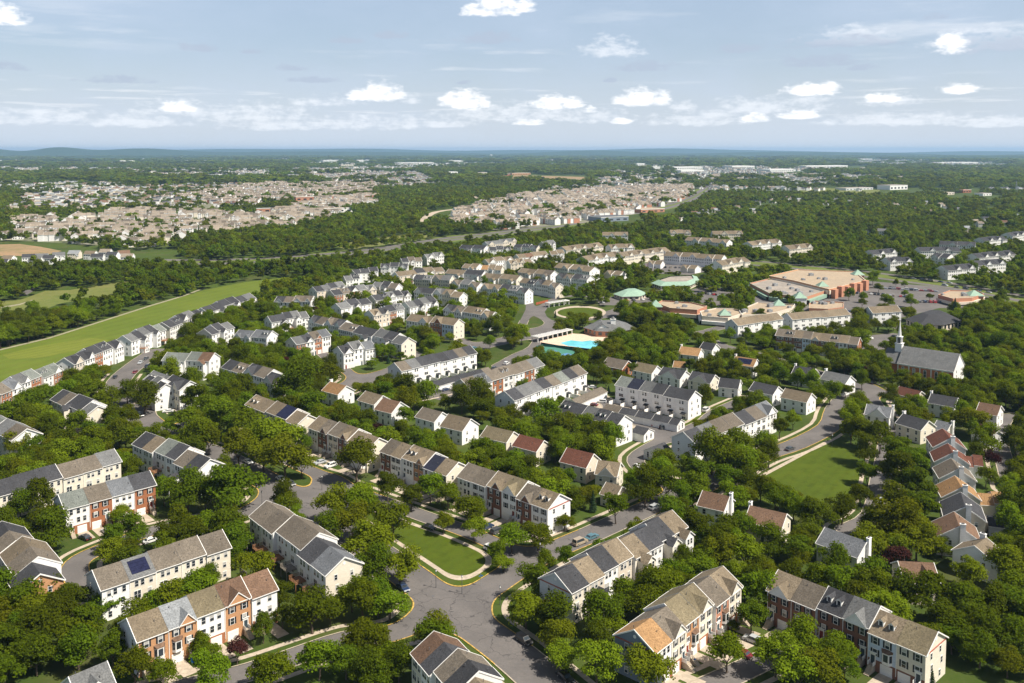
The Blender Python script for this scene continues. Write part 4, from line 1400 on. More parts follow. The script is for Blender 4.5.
# rows west of the boulevard, middle distance
MID = [
    ((204.4, 328.9), (226.9, 322), 'ccg', 'w'), ((239.6, 329.8), (270.8, 332.8), 'bbbb', 'w'), ((168, 352.3), (213, 355.2), 'vvvw', 'w'),
    ((230.8, 359.5), (282.5, 375.2), 'cncnc', 'w'), ((267.9, 316.2), (305, 311.3), 'cccgg', 'w'), ((277.7, 296.3), (312.8, 297.6), 'cnnn', 'w'),
    ((291, 337.7), (326.5, 330.8), 'gcnb', 'bwbw'), ((338.2, 346.4), (370.4, 340.6), 'cgb', 'w'), ((312.8, 286.9), (342, 282.6), 'cgcg', 'e'),
    ((330.4, 290.4), (372.4, 284.5), 'cncgg', 'bebee'), ((336, 303.5), (366.5, 298), 'gcc', 'w'), ((314.8, 315.2), (361.6, 326), 'cnncnn', 'w'),
    ((359.8, 325.8), (408.6, 337.7), 'ccgcg', 'w'), ((369, 310), (400.7, 304.8), 'tccg', 'eebw'), ((375.6, 281.8), (399, 283.7), 'gcn', 'e'),
    ((371.7, 295.4), (406.9, 290.5), 'ccgcc', 'w'), ((405, 302), (433.2, 297.4), 'gcgc', 'w'), ((418.6, 287), (463.5, 292.5), 'ccgtt', 'wwwec'),
    ((411.8, 314), (457.7, 320.8), 'tttt', 'wwbu'), ((448.9, 304.2), (494.8, 312), 'cnttt', 'w'), ((395.2, 272), (441, 267), 'ttctt', 'e'),
    ((416.6, 274.5), (451.8, 276.9), 'cgng', 'e'), ((448.9, 269), (484, 272), 'ttcc', 'w'), ((454.7, 279.2), (481, 282.7), 'ngn', 'w'),
    ((486, 273), (519.2, 276.9), 'tttt', 'c'), ((485, 283.1), (529, 288.6), 'ttcgc', 'w'), ((522, 268), (553.4, 272), 'tttn', 'e'),
    ((524, 277.9), (560, 283.5), 'tcctn', 'w'), ((360, 269), (377, 268), 'cc', 'w'), ((381.5, 263.6), (407.9, 263.6), 'ccc', 'w'),
    ((401, 258.3), (420.5, 257.3), 'cnn', 'w'), ((424.5, 254.4), (442, 253), 'gg', 'w'), ((462.5, 244.6), (486, 246.6), 'cccc', 'w'),
    ((489, 247), (510, 246.6), 'ccc', 'w'), ((465.5, 263.6), (479, 265), 'tt', 'w'), ((485, 259.3), (510.4, 256.4), 'ttt', 'w'),
    ((483, 265.2), (502.6, 266), 'ott', 'w'), ((508.4, 260.3), (530, 259), 'ttt', 'e'), ((516.3, 254.4), (545.5, 251.9), 'twtt', 'w'),
    ((516, 244), (538.7, 245.6), 'ccc', 'w'), ((549.5, 251), (563, 250.5), 'tt', 'w'), ((485, 241.7), (514.3, 238.8), 'gggg', 'e'),
    ((541.6, 241.7), (553.4, 240.7), 'gg', 'w'), ((559.5, 273), (589.8, 276.9), 'cncg', 'w'), ((363, 268.5), (352, 270), 'c', 'w'),
    ((344, 276), (358, 275), 'gc', 'w'),
    ((154.3, 370.8), (187.5, 383.5), 'ggcc', 'dcbc'),
    ((150, 375.5), (166, 384), 'cgc', 'w'),
    # the row along the fairway
    ((-10, 387), (53, 363.5), 'nbgvvv', 'bwwbwb'), ((64.5, 358), (115.2, 339.6), 'ccccc', 'ewbww'), ((123, 335.7), (158, 324), 'gcgcv', 'w'),
    ((162, 322.3), (197, 309.5), 'cccgc', 'w'), ((201, 307.8), (249, 293.2), 'cccccg', 'w'),
]
MIDROWS = []
for q, (p0, p1, rf, wl) in enumerate(MID):
    st = 'front' if (q % 2 or 'b' in wl) else 'back'
    nn = len(rf)
    if st == 'front':
        ft = ','.join(['', 'G', 'H', '', 'D', 'G'][(i + q) % 6] for i in range(nn))
    else:
        ft = ','.join(['P', 'B', '', 'PB', '', 'B'][(i + q) % 6] for i in range(nn))
    MIDROWS.append(TR(p0, p1, nn, rf, wl, st, None, ft, side='c' if q % 3 == 0 else 'w', stag=1.3, step=.8, shut=None, depth=10.5, keyz=1 if q >= len(MID) - 3 else .8))
# rows round the church and the shops
for (p0, p1, n, rf, wl, st, ft, lb) in (
        ((731.7, 319.2), (776.6, 313), 6, 't', 'w', 'white', '', 'white townhouse row with tan roof in front of the small shops'),
        ((787.4, 313.3), (845, 309), 8, 't', 'w', 'white', '', 'white townhouse row with tan roof in front of the shopping centre'),
        ((868.4, 307), (896.8, 306), 4, 't', 'w', 'white', '', 'short white townhouse row with tan roof beside the car park'),
        ((778.6, 328.6), (859.6, 337.6), 9, 'nntnttntn', 'dddudddwd', 'front', ',D,,,G,,D,,', 'dark brick townhouse row with white bay fronts facing the church car park')):
    MIDROWS.append(TR(p0, p1, n, rf, wl, st, lb.split(' facing')[0] if 'dark brick' in lb else None, ft, label=lb, side='b' if 'dark' in lb else 'g', stag=.2, step=.15, lod=1, shut=None))

# garden apartments (long blocks with gabled bays)
APTS = [((582, 256.4), (615, 251.5), 't'), ((618, 252.5), (665, 247.2), 't'), ((667, 251.5), (723.6, 255.4), 't'), ((715.8, 261), (744, 257), 't'), ((608.4, 244.6), (631.8, 243.7), 't'),
        ((561.5, 246.6), (599.6, 242.7), 't'), ((559.5, 262.8), (594.7, 267), 't'), ((608, 270), (622, 272), 't'), ((602.5, 232), (627.9, 232.3), 't'), ((669.9, 230), (690, 230), 't'),
        ((688, 236.8), (729.5, 239.8), 't'), ((712, 231), (742, 231), 't'), ((747.3, 241.7), (776.6, 238.8), 't'), ((784.5, 245.6), (808.9, 243.7), 't'), ((649, 260.5), (662, 261.5), 't'), ((683.5, 264.5), (697, 266), 't'),
        ((868, 250.4), (892.9, 248.8), 'c'), ((885.6, 257.7), (908, 256.9), 'c'), ((917.7, 247.2), (957.8, 247.2), 'c'), ((935.3, 252.9), (950.5, 254.5), 'c'), ((941.7, 265.7), (970.6, 264), 'c'),
        ((972, 260.9), (1001, 259.3), 'c'), ((940, 240.8), (975.4, 242.4), 'c'), ((979.4, 237.6), (1001.8, 236), 'c'), ((972, 253.7), (1010.6, 250.4), 'c'), ((1006.6, 232.8), (1030, 230.5), 'c')]
APTROWS = []
for q, (p0, p1, rf) in enumerate(APTS):
    low = q in (7, 14, 15)
    a_, b__ = gp(*p0, 12), gp(*p1, 12)
    L_ = math.hypot(a_[0] - b__[0], a_[1] - b__[1])
    n = max(2, int(round(L_ / 9)))
    ft = ','.join('G' if i % 2 == (0 if n < 4 else 1) else '' for i in range(n))
    APTROWS.append(Row('apartment_block', 'apartment block', p0, p1, 12.5 if not low else 7, 8.8 if not low else 4, 15 if not low else 10, n, rf, 'w' if rf == 'c' else ('c' if q % 2 else 'w'), style='front', lod=2, feats=ft, stag=1.6, step=.2, shut=None,
                       floors=3 if not low else 1, oh=.5))
for r in DRIVES:
    r.pads()

# ------------------------------------------------------------------ church, shops, club and pool
def centroid(pts):
    return (sum(p[0] for p in pts) / len(pts), sum(p[1] for p in pts) / len(pts))


def rot_local(pts, c0, rz):
    ca, sa = math.cos(-rz), math.sin(-rz)
    return [((x - c0[0]) * ca - (y - c0[1]) * sa, (x - c0[0]) * sa + (y - c0[1]) * ca) for x, y in pts]


def keep_poly(w, zs=(4, 7)):
    c0 = centroid(w)
    keys = []
    for i in range(len(w)):
        a, c_ = w[i], w[(i + 1) % len(w)]
        for t in (0, .33, .66):
            for z in zs:
                keys.append((a[0] + t * (c_[0] - a[0]), a[1] + t * (c_[1] - a[1]), z))
    return keys


def flat_building(name, cat, label, pts, h, wallm, roofm, parapet=0.9, band=None, units=0, short=None, seed=1, group=None):
    """flat-roofed building from its roof outline in the photograph"""
    w = ccw(pxs(pts, h))
    c0 = centroid(w)
    root = empty(name, (*c0, 0))
    tag(root, label, cat, group)
    loc = [(x - c0[0], y - c0[1]) for x, y in w]
    n = len(loc)
    inner = [(x * .985, y * .985) for x, y in loc]
    mb = MB()
    for i in range(n):
        a, c_, ia, ic = loc[i], loc[(i + 1) % n], inner[i], inner[(i + 1) % n]
        mb.poly([(*a, 0), (*c_, 0), (*c_, h + parapet), (*a, h + parapet)], 0)
        mb.poly([(*a, h + parapet), (*c_, h + parapet), (*ic, h + parapet), (*ia, h + parapet)], 1)
        mb.poly([(*ia, h + parapet), (*ic, h + parapet), (*ic, h), (*ia, h)], 0)
        if band:
            t0, t1, out = band[:3]
            dx, dy = c_[0] - a[0], c_[1] - a[1]
            l_ = math.hypot(dx, dy)
            nx, ny = dy / l_ * out, -dx / l_ * out
            mb.poly([(a[0] + nx, a[1] + ny, t0), (c_[0] + nx, c_[1] + ny, t0), (c_[0] + nx, c_[1] + ny, t1), (a[0] + nx, a[1] + ny, t1)], 1)
            mb.poly([(a[0] + nx, a[1] + ny, t1), (c_[0] + nx, c_[1] + ny, t1), (c_[0], c_[1], t1), (a[0], a[1], t1)], 1)
            mb.poly([(a[0] + nx, a[1] + ny, .3), (c_[0] + nx, c_[1] + ny, .3), (c_[0] + nx, c_[1] + ny, t0 - .02), (a[0] + nx, a[1] + ny, t0 - .02)], 2)
    wall = mb.build('wall', [wallm, band[3] if band else STUCCO, GLASS], root)
    mb = MB()
    mb.poly([(*p, h) for p in inner], 0)
    mb.build('roof', [roofm], root)
    r_ = random.Random(seed)
    xs = [p[0] for p in inner]; ys = [p[1] for p in inner]
    k = 0
    def ac():
        m2 = MB(); m2.box(-1.3, 1.3, -1, 1, 0, 1.5, 0); m2.cyl(0, 0, 1.5, 1.75, .7, .7, 10, 0)
        return m2.mesh('rooftop_unit', [METALG])
    for _ in range(units * 6):
        x, y = r_.uniform(min(xs), max(xs)) * .8, r_.uniform(min(ys), max(ys)) * .8
        if inside((x, y), [(p[0] * .88, p[1] * .88) for p in inner]) and k < units:
            ob('rooftop_unit', _mesh_once('acunit', ac), root, (x, y, h), r_.uniform(0, .5), r_.uniform(.8, 1.5)); k += 1
    ROWS.append(dict(row=None, fp=w, keys=keep_poly(w, (h * .5, h)), mid=np.array(c0), d=math.hypot(*c0), obj=root, short=short))
    return root


def inside(p, poly):
    x, y = p
    c_ = False
    j = len(poly) - 1
    for i in range(len(poly)):
        xi, yi = poly[i]; xj, yj = poly[j]
        if (yi > y) != (yj > y) and x < (xj - xi) * (y - yi) / (yj - yi + 1e-12) + xi:
            c_ = not c_
        j = i
    return c_


def pyramid(root, px_, py_, z0, half, h, tower=None, m=None):
    """green pyramid roof on a square tower, part of a shop building"""
    x, y = gp(px_, py_, z0 + h)
    x -= root.location.x; y -= root.location.y
    mb = MB()
    if tower is not None:
        mb.box(x - half * .85, x + half * .85, y - half * .85, y + half * .85, .1, z0, 1)
    for i in range(4):
        a = math.pi / 4 + i * math.pi / 2; c_ = a + math.pi / 2
        q = half * 1.414
        mb.poly([(x + q * math.cos(a), y + q * math.sin(a), z0), (x + q * math.cos(c_), y + q * math.sin(c_), z0), (x, y, z0 + h)], 0)
    mb.box(x - half * .98, x + half * .98, y - half * .98, y + half * .98, z0 - .4, z0 - .01, 2)
    o = mb.build('pyramid_roof', [m or GREENROOF, tower or STUCCO, WHITE], root)
    return o


def hip_building(name, cat, label, pts, e, r, wallm, roofm, inset=.35, flat=None, short=None, group=None):
    w = ccw(pxs(pts, e))
    c0 = centroid(w)
    root = empty(name, (*c0, 0))
    tag(root, label, cat, group)
    loc = [(x - c0[0], y - c0[1]) for x, y in w]
    n = len(loc)
    mb = MB()
    for i in range(n):
        a, c_ = loc[i], loc[(i + 1) % n]
        a, c_ = (a[0] * .95, a[1] * .95), (c_[0] * .95, c_[1] * .95)
        mb.poly([(*a, 0), (*c_, 0), (*c_, e), (*a, e)], 0)
        L = math.hypot(c_[0] - a[0], c_[1] - a[1])
        k = int(L / 4)
        nx, ny = (c_[1] - a[1]) / (L + 1e-9) * .04, -(c_[0] - a[0]) / (L + 1e-9) * .04
        for q in range(k):
            t0, t1 = (q + .25) / k, (q + .75) / k
            p = [(a[0] + (c_[0] - a[0]) * t + nx, a[1] + (c_[1] - a[1]) * t + ny) for t in (t0, t1)]
            mb.poly([(*p[0], 1), (*p[1], 1), (*p[1], e - .7), (*p[0], e - .7)], 1)
    mb.build('wall', [wallm, GLASS], root)
    mb = MB()
    inn = [(x * inset, y * inset) for x, y in loc]
    for i in range(n):
        mb.poly([(*loc[i], e), (*loc[(i + 1) % n], e), (*inn[(i + 1) % n], r), (*inn[i], r)], 0)
    mb.poly([(*p, r - (.8 if flat else 0)) for p in inn], 1 if flat else 0)
    mb.poly([(x, y, e - .02) for x, y in loc][::-1], 2)
    mb.build('roof', [roofm, flat or roofm, WHITE], root)
    ROWS.append(dict(row=None, fp=w, keys=keep_poly(w, (e,)) + [(x + c0[0], y + c0[1], r) for x, y in inn], mid=np.array(c0), d=math.hypot(*c0), obj=root, short=short))
    return root


# church
ch = Row('church', 'church', (904, 346.2), (959.5, 354), 14.5, 7.2, 19, 1, 'g', 'b', back='b', side='w', style='none', lod=1, short='church', label='red brick church with grey roof, white gable and slim white steeple', oh=.5)
ch.root['label'] = 'red brick church with grey roof, white gable and slim white steeple'
CH = ch.units[0]['wall']
CHB = mat('church brick', (0.50, 0.18, 0.085), .85, .2, 3.5)
CH.data.materials[0] = CHB
for k in range(5):
    x = ch.L * (k + .5) / 5
    ob('window', window_mesh(1.3, 3.2, None, True), CH, (x, -9.5, 3.2), 0)
    mb = MB(); mb.box(-.25, .25, -.35, 0.02, 0, 6.6, 0)
    ob('pilaster', _mesh_once('pilaster', lambda: mb.mesh('pilaster', [WHITE])), CH, (ch.L * k / 5 + .3, -9.5, 0), 0)
mb = MB(); mb.box(0, ch.L, -9.8, -9.5, 6.25, 7.1, 0)
mb.build('cornice', [WHITE], CH)
mb = MB()
hd, e, r_, L0 = 8.4, 6.6, 12.4, 8.5
prof = [(-hd, 0), (hd, 0), (hd, e), (0, r_), (-hd, e)]
mb.poly([(-L0, y, z) for y, z in prof][::-1], 0)
for k in range(5):
    (y0, z0), (y1, z1) = prof[k], prof[(k + 1) % 5]
    mb.poly([(-L0, y0, z0), (-L0, y1, z1), (-.02, y1, z1), (-.02, y0, z0)][::-1], 0)
for sg in (-1, 1):
    slope_slab(mb, -L0 - .3, -.05, sg * (hd + .4), e - .3, 0, r_, .2, 1, 2)
mb.build('narthex', [CHB, RM('g'), WHITE], ch.root)
mb = MB()
mb.box(-1.7, 1.7, -1.7, 1.7, 8.5, 15.6, 0)
mb.box(-1.95, 1.95, -1.95, 1.95, 15.6, 16.0, 0)
for sx in (-1, 1):
    for sy in (-1, 1):
        mb.box(sx * 1.05 - .22, sx * 1.05 + .22, sy * 1.05 - .22, sy * 1.05 + .22, 16.0, 19.2, 0)
mb.box(-.8, .8, -.8, .8, 16.0, 19.2, 1)
mb.box(-1.5, 1.5, -1.5, 1.5, 19.2, 19.6, 0)
mb.cyl(0, 0, 19.6, 21.2, .95, .85, 8, 0)
mb.cyl(0, 0, 21.2, 28.5, .85, .04, 8, 0)
mb.box(-.05, .05, -.05, .05, 28.4, 29.8, 0)
mb.box(-.45, .45, -.05, .05, 29.1, 29.25, 0)
st = mb.build('steeple', [WHITE, PIPE], ch.root, (-2.4, 0, 0))

# shopping centre
BRM, WWM, TANW = WM('p'), WM('w'), WM('e')
sc1 = flat_building('shopping_centre', 'shopping centre', 'big brick shopping centre with tan gravel roof and green pyramids', [(768.8, 276.5), (798, 270), (855, 272), (866, 281), (829, 290), (795, 281.5)], 7.2, WM('t'), FLATTAN, .8, (3.6, 6.6, .5, WM('c')), 7, 'shopping centre')
sc2 = flat_building('shop_wing', 'shops', 'lower shop wing with arcade and rooftop machinery left of the big brick store', [(749.5, 284), (770, 279), (795, 281.5), (828, 290.4), (806, 298), (770, 294.5)], 5.2, BRM, FLATGREY, .9, (1.0, 3.6, 3, GREENROOF), 10, None, 4)
pyramid(sc1, 857.7, 269.5, 7.5, 5, 4.5, BRM); pyramid(sc1, 822.5, 281, 7.4, 4.5, 4, WWM); pyramid(sc2, 799.5, 291.5, 5.8, 5, 4.5, WWM)
mb = MB()
for k in range(6):
    t = k / 6
    a = np.array(gp(829, 290, 7.2)); c_ = np.array(gp(866, 281, 7.2))
    p = a + (c_ - a) * (t + .04); q = a + (c_ - a) * (t + .12)
    n_ = np.array([c_[1] - a[1], -(c_[0] - a[0])]); n_ = n_ / np.hypot(*n_)
    o_ = np.array([sc1.location.x, sc1.location.y])
    p0, q0, p1, q1 = p - o_, q - o_, p - o_ + n_ * 4, q - o_ + n_ * 4
    mb.hexa([(*p1, 0), (*q1, 0), (*q0, 0), (*p0, 0), (*p1, 8.6 if k % 2 else 7.4), (*q1, 8.6 if k % 2 else 7.4), (*q0, 8.6 if k % 2 else 7.4), (*p0, 8.6 if k % 2 else 7.4)], 0)
mb.build('arcade_pier', [BRM], sc1)
s3 = flat_building('shop_building', 'shops', 'low tan-roofed shop strip with green pyramid behind the tan-roofed white row', [(739, 311), (758, 303), (795, 305), (792, 309), (768, 315), (742, 316)], 5.5, TANW, FLATTAN, .8, (1, 3.2, 1.5, WWM), 6, None, 5)
pyramid(s3, 778.6, 299.3, 6, 4.5, 4, WWM)
flat_building('shop_building', 'shops', 'small flat-roofed brick pad building beside the car park', [(809, 304.5), (815, 301.5), (844, 303), (843, 308), (828, 310), (809, 309)], 5.5, BRM, FLATTAN, .8, None, 4, None, 6)
s4 = flat_building('shop_building', 'shops', 'tan-roofed shop strip with green corner pyramid beside the clubhouse', [(657, 304), (662, 301.3), (692, 303.5), (707, 307), (697, 311), (670, 309)], 6, WM('p'), FLATTAN, .9, (1, 3.4, 1.5, TANW), 4, 'corner shops', 7)
pyramid(s4, 655.8, 299.7, 6.5, 4.5, 4.5, WM('d'))
s5 = flat_building('shop_building', 'shops', 'low pale shop strip with green pyramid above its middle', [(700, 312), (716, 309), (740, 309.5), (746, 313), (728, 319), (702, 317)], 5.5, TANW, FLATTAN, .8, (1, 3.2, 1.5, WWM), 3, None, 8)
pyramid(s5, 724.6, 308.4, 6.5, 4.2, 4.2, WM('d'))
s6 = flat_building('shop_building', 'shops', 'brick corner store with green pyramid beside the highway', [(938, 295.5), (950, 291), (978, 291.5), (984, 294.5), (972, 298.5), (953, 299.5)], 5.2, BRM, FLATTAN, .8, (1, 3, 1.2, TANW), 3, 'corner store', 9)
pyramid(s6, 974, 289.8, 5.5, 6.0, 4, BRM)
hip_building('care_centre', 'hip-roofed building', 'low building with dark hip roof behind the church', [(905, 319), (925, 312.5), (946, 312.5), (963, 321), (944, 325), (920, 325)], 4.5, 9, WM('e'), RM('c'), .4, None, None)
hip_building('school_building', 'building', 'green-roofed building with dark flat roof centre', [(651, 283), (668, 277.5), (697, 276.5), (700, 281), (690, 285.5), (660, 286)], 3.6, 6.2, WM('c'), GREENROOF, .72, FLATGREY, 'green-roofed building')
hip_building('bank_building', 'building', 'low pavilion with all-green hip roof above the oval lawn', [(613, 294), (624, 290.5), (640, 290), (648, 293.5), (640, 296.3), (622, 296.8)], 3.2, 6.4, WM('e'), GREENROOF, .4, None, 'green pavilion')
# clubhouse
cl = hip_building('clubhouse', 'clubhouse', 'pool clubhouse with grey hip roofs, white pediment and cupola', [(583, 327.5), (592, 323.2), (626, 322.4), (637, 328.5), (618, 332), (596, 331.2)], 3.8, 7.6, WM('p'), RM('g'), .4, None, 'clubhouse')
x, y = gp(603, 336.2, 0); x -= cl.location.x; y -= cl.location.y
mb = MB()
mb.poly([(x - 5.5, y, 0), (x + 5.5, y, 0), (x + 5.5, y, 4.6), (x, y, 7.6), (x - 5.5, y, 4.6)], 0)
for sg in (-1, 1):
    q = [(x + sg * 5.5, y, 0), (x + sg * 5.5, y + 16, 0), (x + sg * 5.5, y + 16, 4.6), (x + sg * 5.5, y, 4.6)]
    mb.poly(q[::-1] if sg < 0 else q, 0)
    q = [(x + sg * 5.9, y - .5, 4.45), (x, y - .5, 7.85), (x, y + 18, 7.85), (x + sg * 5.9, y + 18, 4.45)]
    mb.poly(q[::-1] if sg < 0 else q, 1)
for q in range(4):
    mb.box(x - 4.4 + q * 2.4, x - 2.9 + q * 2.4, y - .06, y + .02, .5, 3.6, 2)
mb.build('pavilion', [WHITE, RM('g'), GLASS], cl)
x, y = gp(613, 321, 9); x -= cl.location.x; y -= cl.location.y
mb = MB()
mb.box(x - 1.5, x + 1.5, y - 1.5, y + 1.5, 6.5, 10.2, 0)
mb.box(x - 1.8, x + 1.8, y - 1.8, y + 1.8, 10.2, 10.5, 0)
mb.cyl(x, y, 10.5, 12.2, 1.9, .1, 4, 1)
mb.build('cupola', [WHITE, RM('g')], cl)

# pool, terrace, courts
sheet('pool_terrace', ccw(pxs([(540, 341), (572, 333.5), (610, 336), (612, 345), (604, 352.5), (558, 347.5), (541, 344.5)])), .05, mat('pool paving', (0.60, 0.47, 0.36), .9, .1, .5))
POOLW = mat('pool water', (0.14, 0.58, 0.68), .12, .15, .15, spec=.5)
sheet('pool_water', ccw(pxs([(560, 343), (571, 340.3), (582, 341.6), (590, 340.5), (607, 343), (605.5, 348), (596, 350.8), (580, 347.5), (568, 346)])), .09, POOLW)
sheet('tennis_court', ccw(pxs([(536, 348.5), (543, 346.5), (556, 347.5), (580, 352), (572, 359.5), (545, 358)])), .06, mat('green court', (0.06, 0.20, 0.15), .8, .1))
for q in ((548, 350, 560, 354.5), (561, 353, 574, 357.5)):
    sheet('court_surface', ccw(pxs([(q[0], q[1] + 1.5), (q[0] + 6, q[1]), (q[2] + 1, q[3] - 2), (q[2] - 5, q[3])])), .10, mat('blue court', (0.09, 0.22, 0.40), .8, .1))


def fence_line(name, label, pts, h, m, cat='fence', posts=3.0, slat=False, z=0, group=None):
    ln = [np.array(gp(*p)) for p in pts]
    c0 = ln[0]
    root = empty(name, (float(c0[0]), float(c0[1]), 0))
    tag(root, label, cat, group)
    mb, mp = MB(), MB()
    for a, c_ in zip(ln[:-1], ln[1:]):
        d = c_ - a; L = float(np.hypot(*d)); u = d / L; n_ = np.array([-u[1], u[0]]) * .03
        A, B = a - c0, c_ - c0
        mb.hexa([(*(A - n_), .08), (*(B - n_), .08), (*(B + n_), .08), (*(A + n_), .08), (*(A - n_), h), (*(B - n_), h), (*(B + n_), h), (*(A + n_), h)], 0)
    mb.build('panel', [m], root)
    for a, c_ in zip(ln[:-1], ln[1:]):
        L = float(np.hypot(*(c_ - a))); k = max(1, int(L / posts))
        for i in range(k + 1):
            p = a + (c_ - a) * i / k - c0
            mp.box(p[0] - .07, p[0] + .07, p[1] - .07, p[1] + .07, 0, h + .12, 0)
    mp.build('post_row', [m], root)['kind'] = 'stuff'
    return root


SCREEN = mat('dark green windscreen', (0.02, 0.09, 0.075), .8, .1)
fence_line('court_fence', 'dark green windscreen fence round the tennis courts', [(536, 348.5), (545, 358), (572, 359.5), (580, 352), (556, 347.5), (543, 346.5), (536, 348.5)], 1.5, SCREEN)
fence_line('pool_fence', 'dark railing along the near edge of the pool terrace', [(541, 344.5), (558, 347.5), (604, 352.5), (612, 345)], 1.4, mat('black railing', (.03, .03, .035), .5, .1))


def pergola(p0, p1, label, depth=5.0, h=3.0):
    a, c_ = np.array(gp(*p0)), np.array(gp(*p1))
    d = c_ - a; L = float(np.hypot(*d))
    root = empty('pergola', (float(a[0]), float(a[1]), 0), math.atan2(d[1], d[0]))
    tag(root, label, 'pergola')
    mb = MB()
    mb.box(-.4, L + .4, -.4, depth + .4, h, h + .35, 0)
    for k in range(int(L / 1.5)):
        mb.box(k * 1.5, k * 1.5 + .3, -.7, depth + .7, h + .35, h + .6, 0)
    mb.build('canopy', [WHITE], root)
    n = max(3, int(L / 4.5))
    for k in range(n + 1):
        for yy in (0.1, depth - .1):
            m2 = MB(); m2.cyl(0, 0, 0, h, .28, .24, 8, 0)
            ob('column', _mesh_once('pcol', lambda: m2.mesh('column', [WHITE])), root, (L * k / n, yy, 0))
    ROWS.append(dict(row=None, fp=[(a[0], a[1]), (c_[0], c_[1]), (c_[0], c_[1] + depth), (a[0], a[1] + depth)], keys=[(float(a[0] + d[0] * t), float(a[1] + d[1] * t), z) for t in (0, .25, .5, .75, 1) for z in (1.5, 3.5)], mid=(a + c_) / 2, d=float(a[1]), obj=root))


pergola((538, 342.5), (572, 334.5), 'long white pergola along the pool terrace')
pergola((549, 307.5), (569, 304.5), 'short white colonnade behind the oval lawn', 4)
WF = FENCEW
for q, (pts, lb, m) in enumerate([([(606, 612), (622, 600), (640, 588)], 'orange cedar fence between the two rear-facing rows near the crossroads', FENCEW), ([(640, 588), (668, 571), (690, 556)], 'weathered fence behind the rear wings of the eight-unit row', GREYWOOD),
                                  ([(240, 574), (262, 590), (278, 606)], 'weathered yard fence between the grey deck row and the tan brick row', GREYWOOD), ([(388, 384), (402, 382), (416, 378)], 'cedar yard fence by the boulevard end', FENCEW),
                                  ([(352, 358), (366, 360), (380, 357)], 'cedar yard fence below the small white row on the slope', FENCEW), ([(536, 305), (548, 302)], 'red-stained yard fence beside the tan townhouse row', mat('red stained wood', (.34, .09, .04), .8, .2))]):
    fence_line('wooden_fence', lb, pts, 1.9, m)

# ------------------------------------------------------------------ cars
CARC = {'white': (0.72, 0.72, 0.71), 'silver': (0.42, 0.44, 0.46), 'black': (0.012, 0.012, 0.014), 'dark grey': (0.06, 0.065, 0.07), 'red': (0.45, 0.02, 0.02), 'dark red': (0.16, 0.015, 0.02), 'blue': (0.02, 0.04, 0.10), 'teal': (0.08, 0.17, 0.21), 'tan': (0.35, 0.29, 0.22)}
CARM = {}
for k, c_ in CARC.items():
    m = mat('car paint ' + k, c_, .3, .05, 1, spec=.6)
    m.node_tree.nodes['Principled BSDF'].inputs['Coat Weight'].default_value = .6
    CARM[k] = m
CARMESH = {}
LAMP = mat('lamp glass', (.6, .6, .58), .2, .05)
TAIL = mat('tail lamp', (.35, .02, .015), .3, .05)


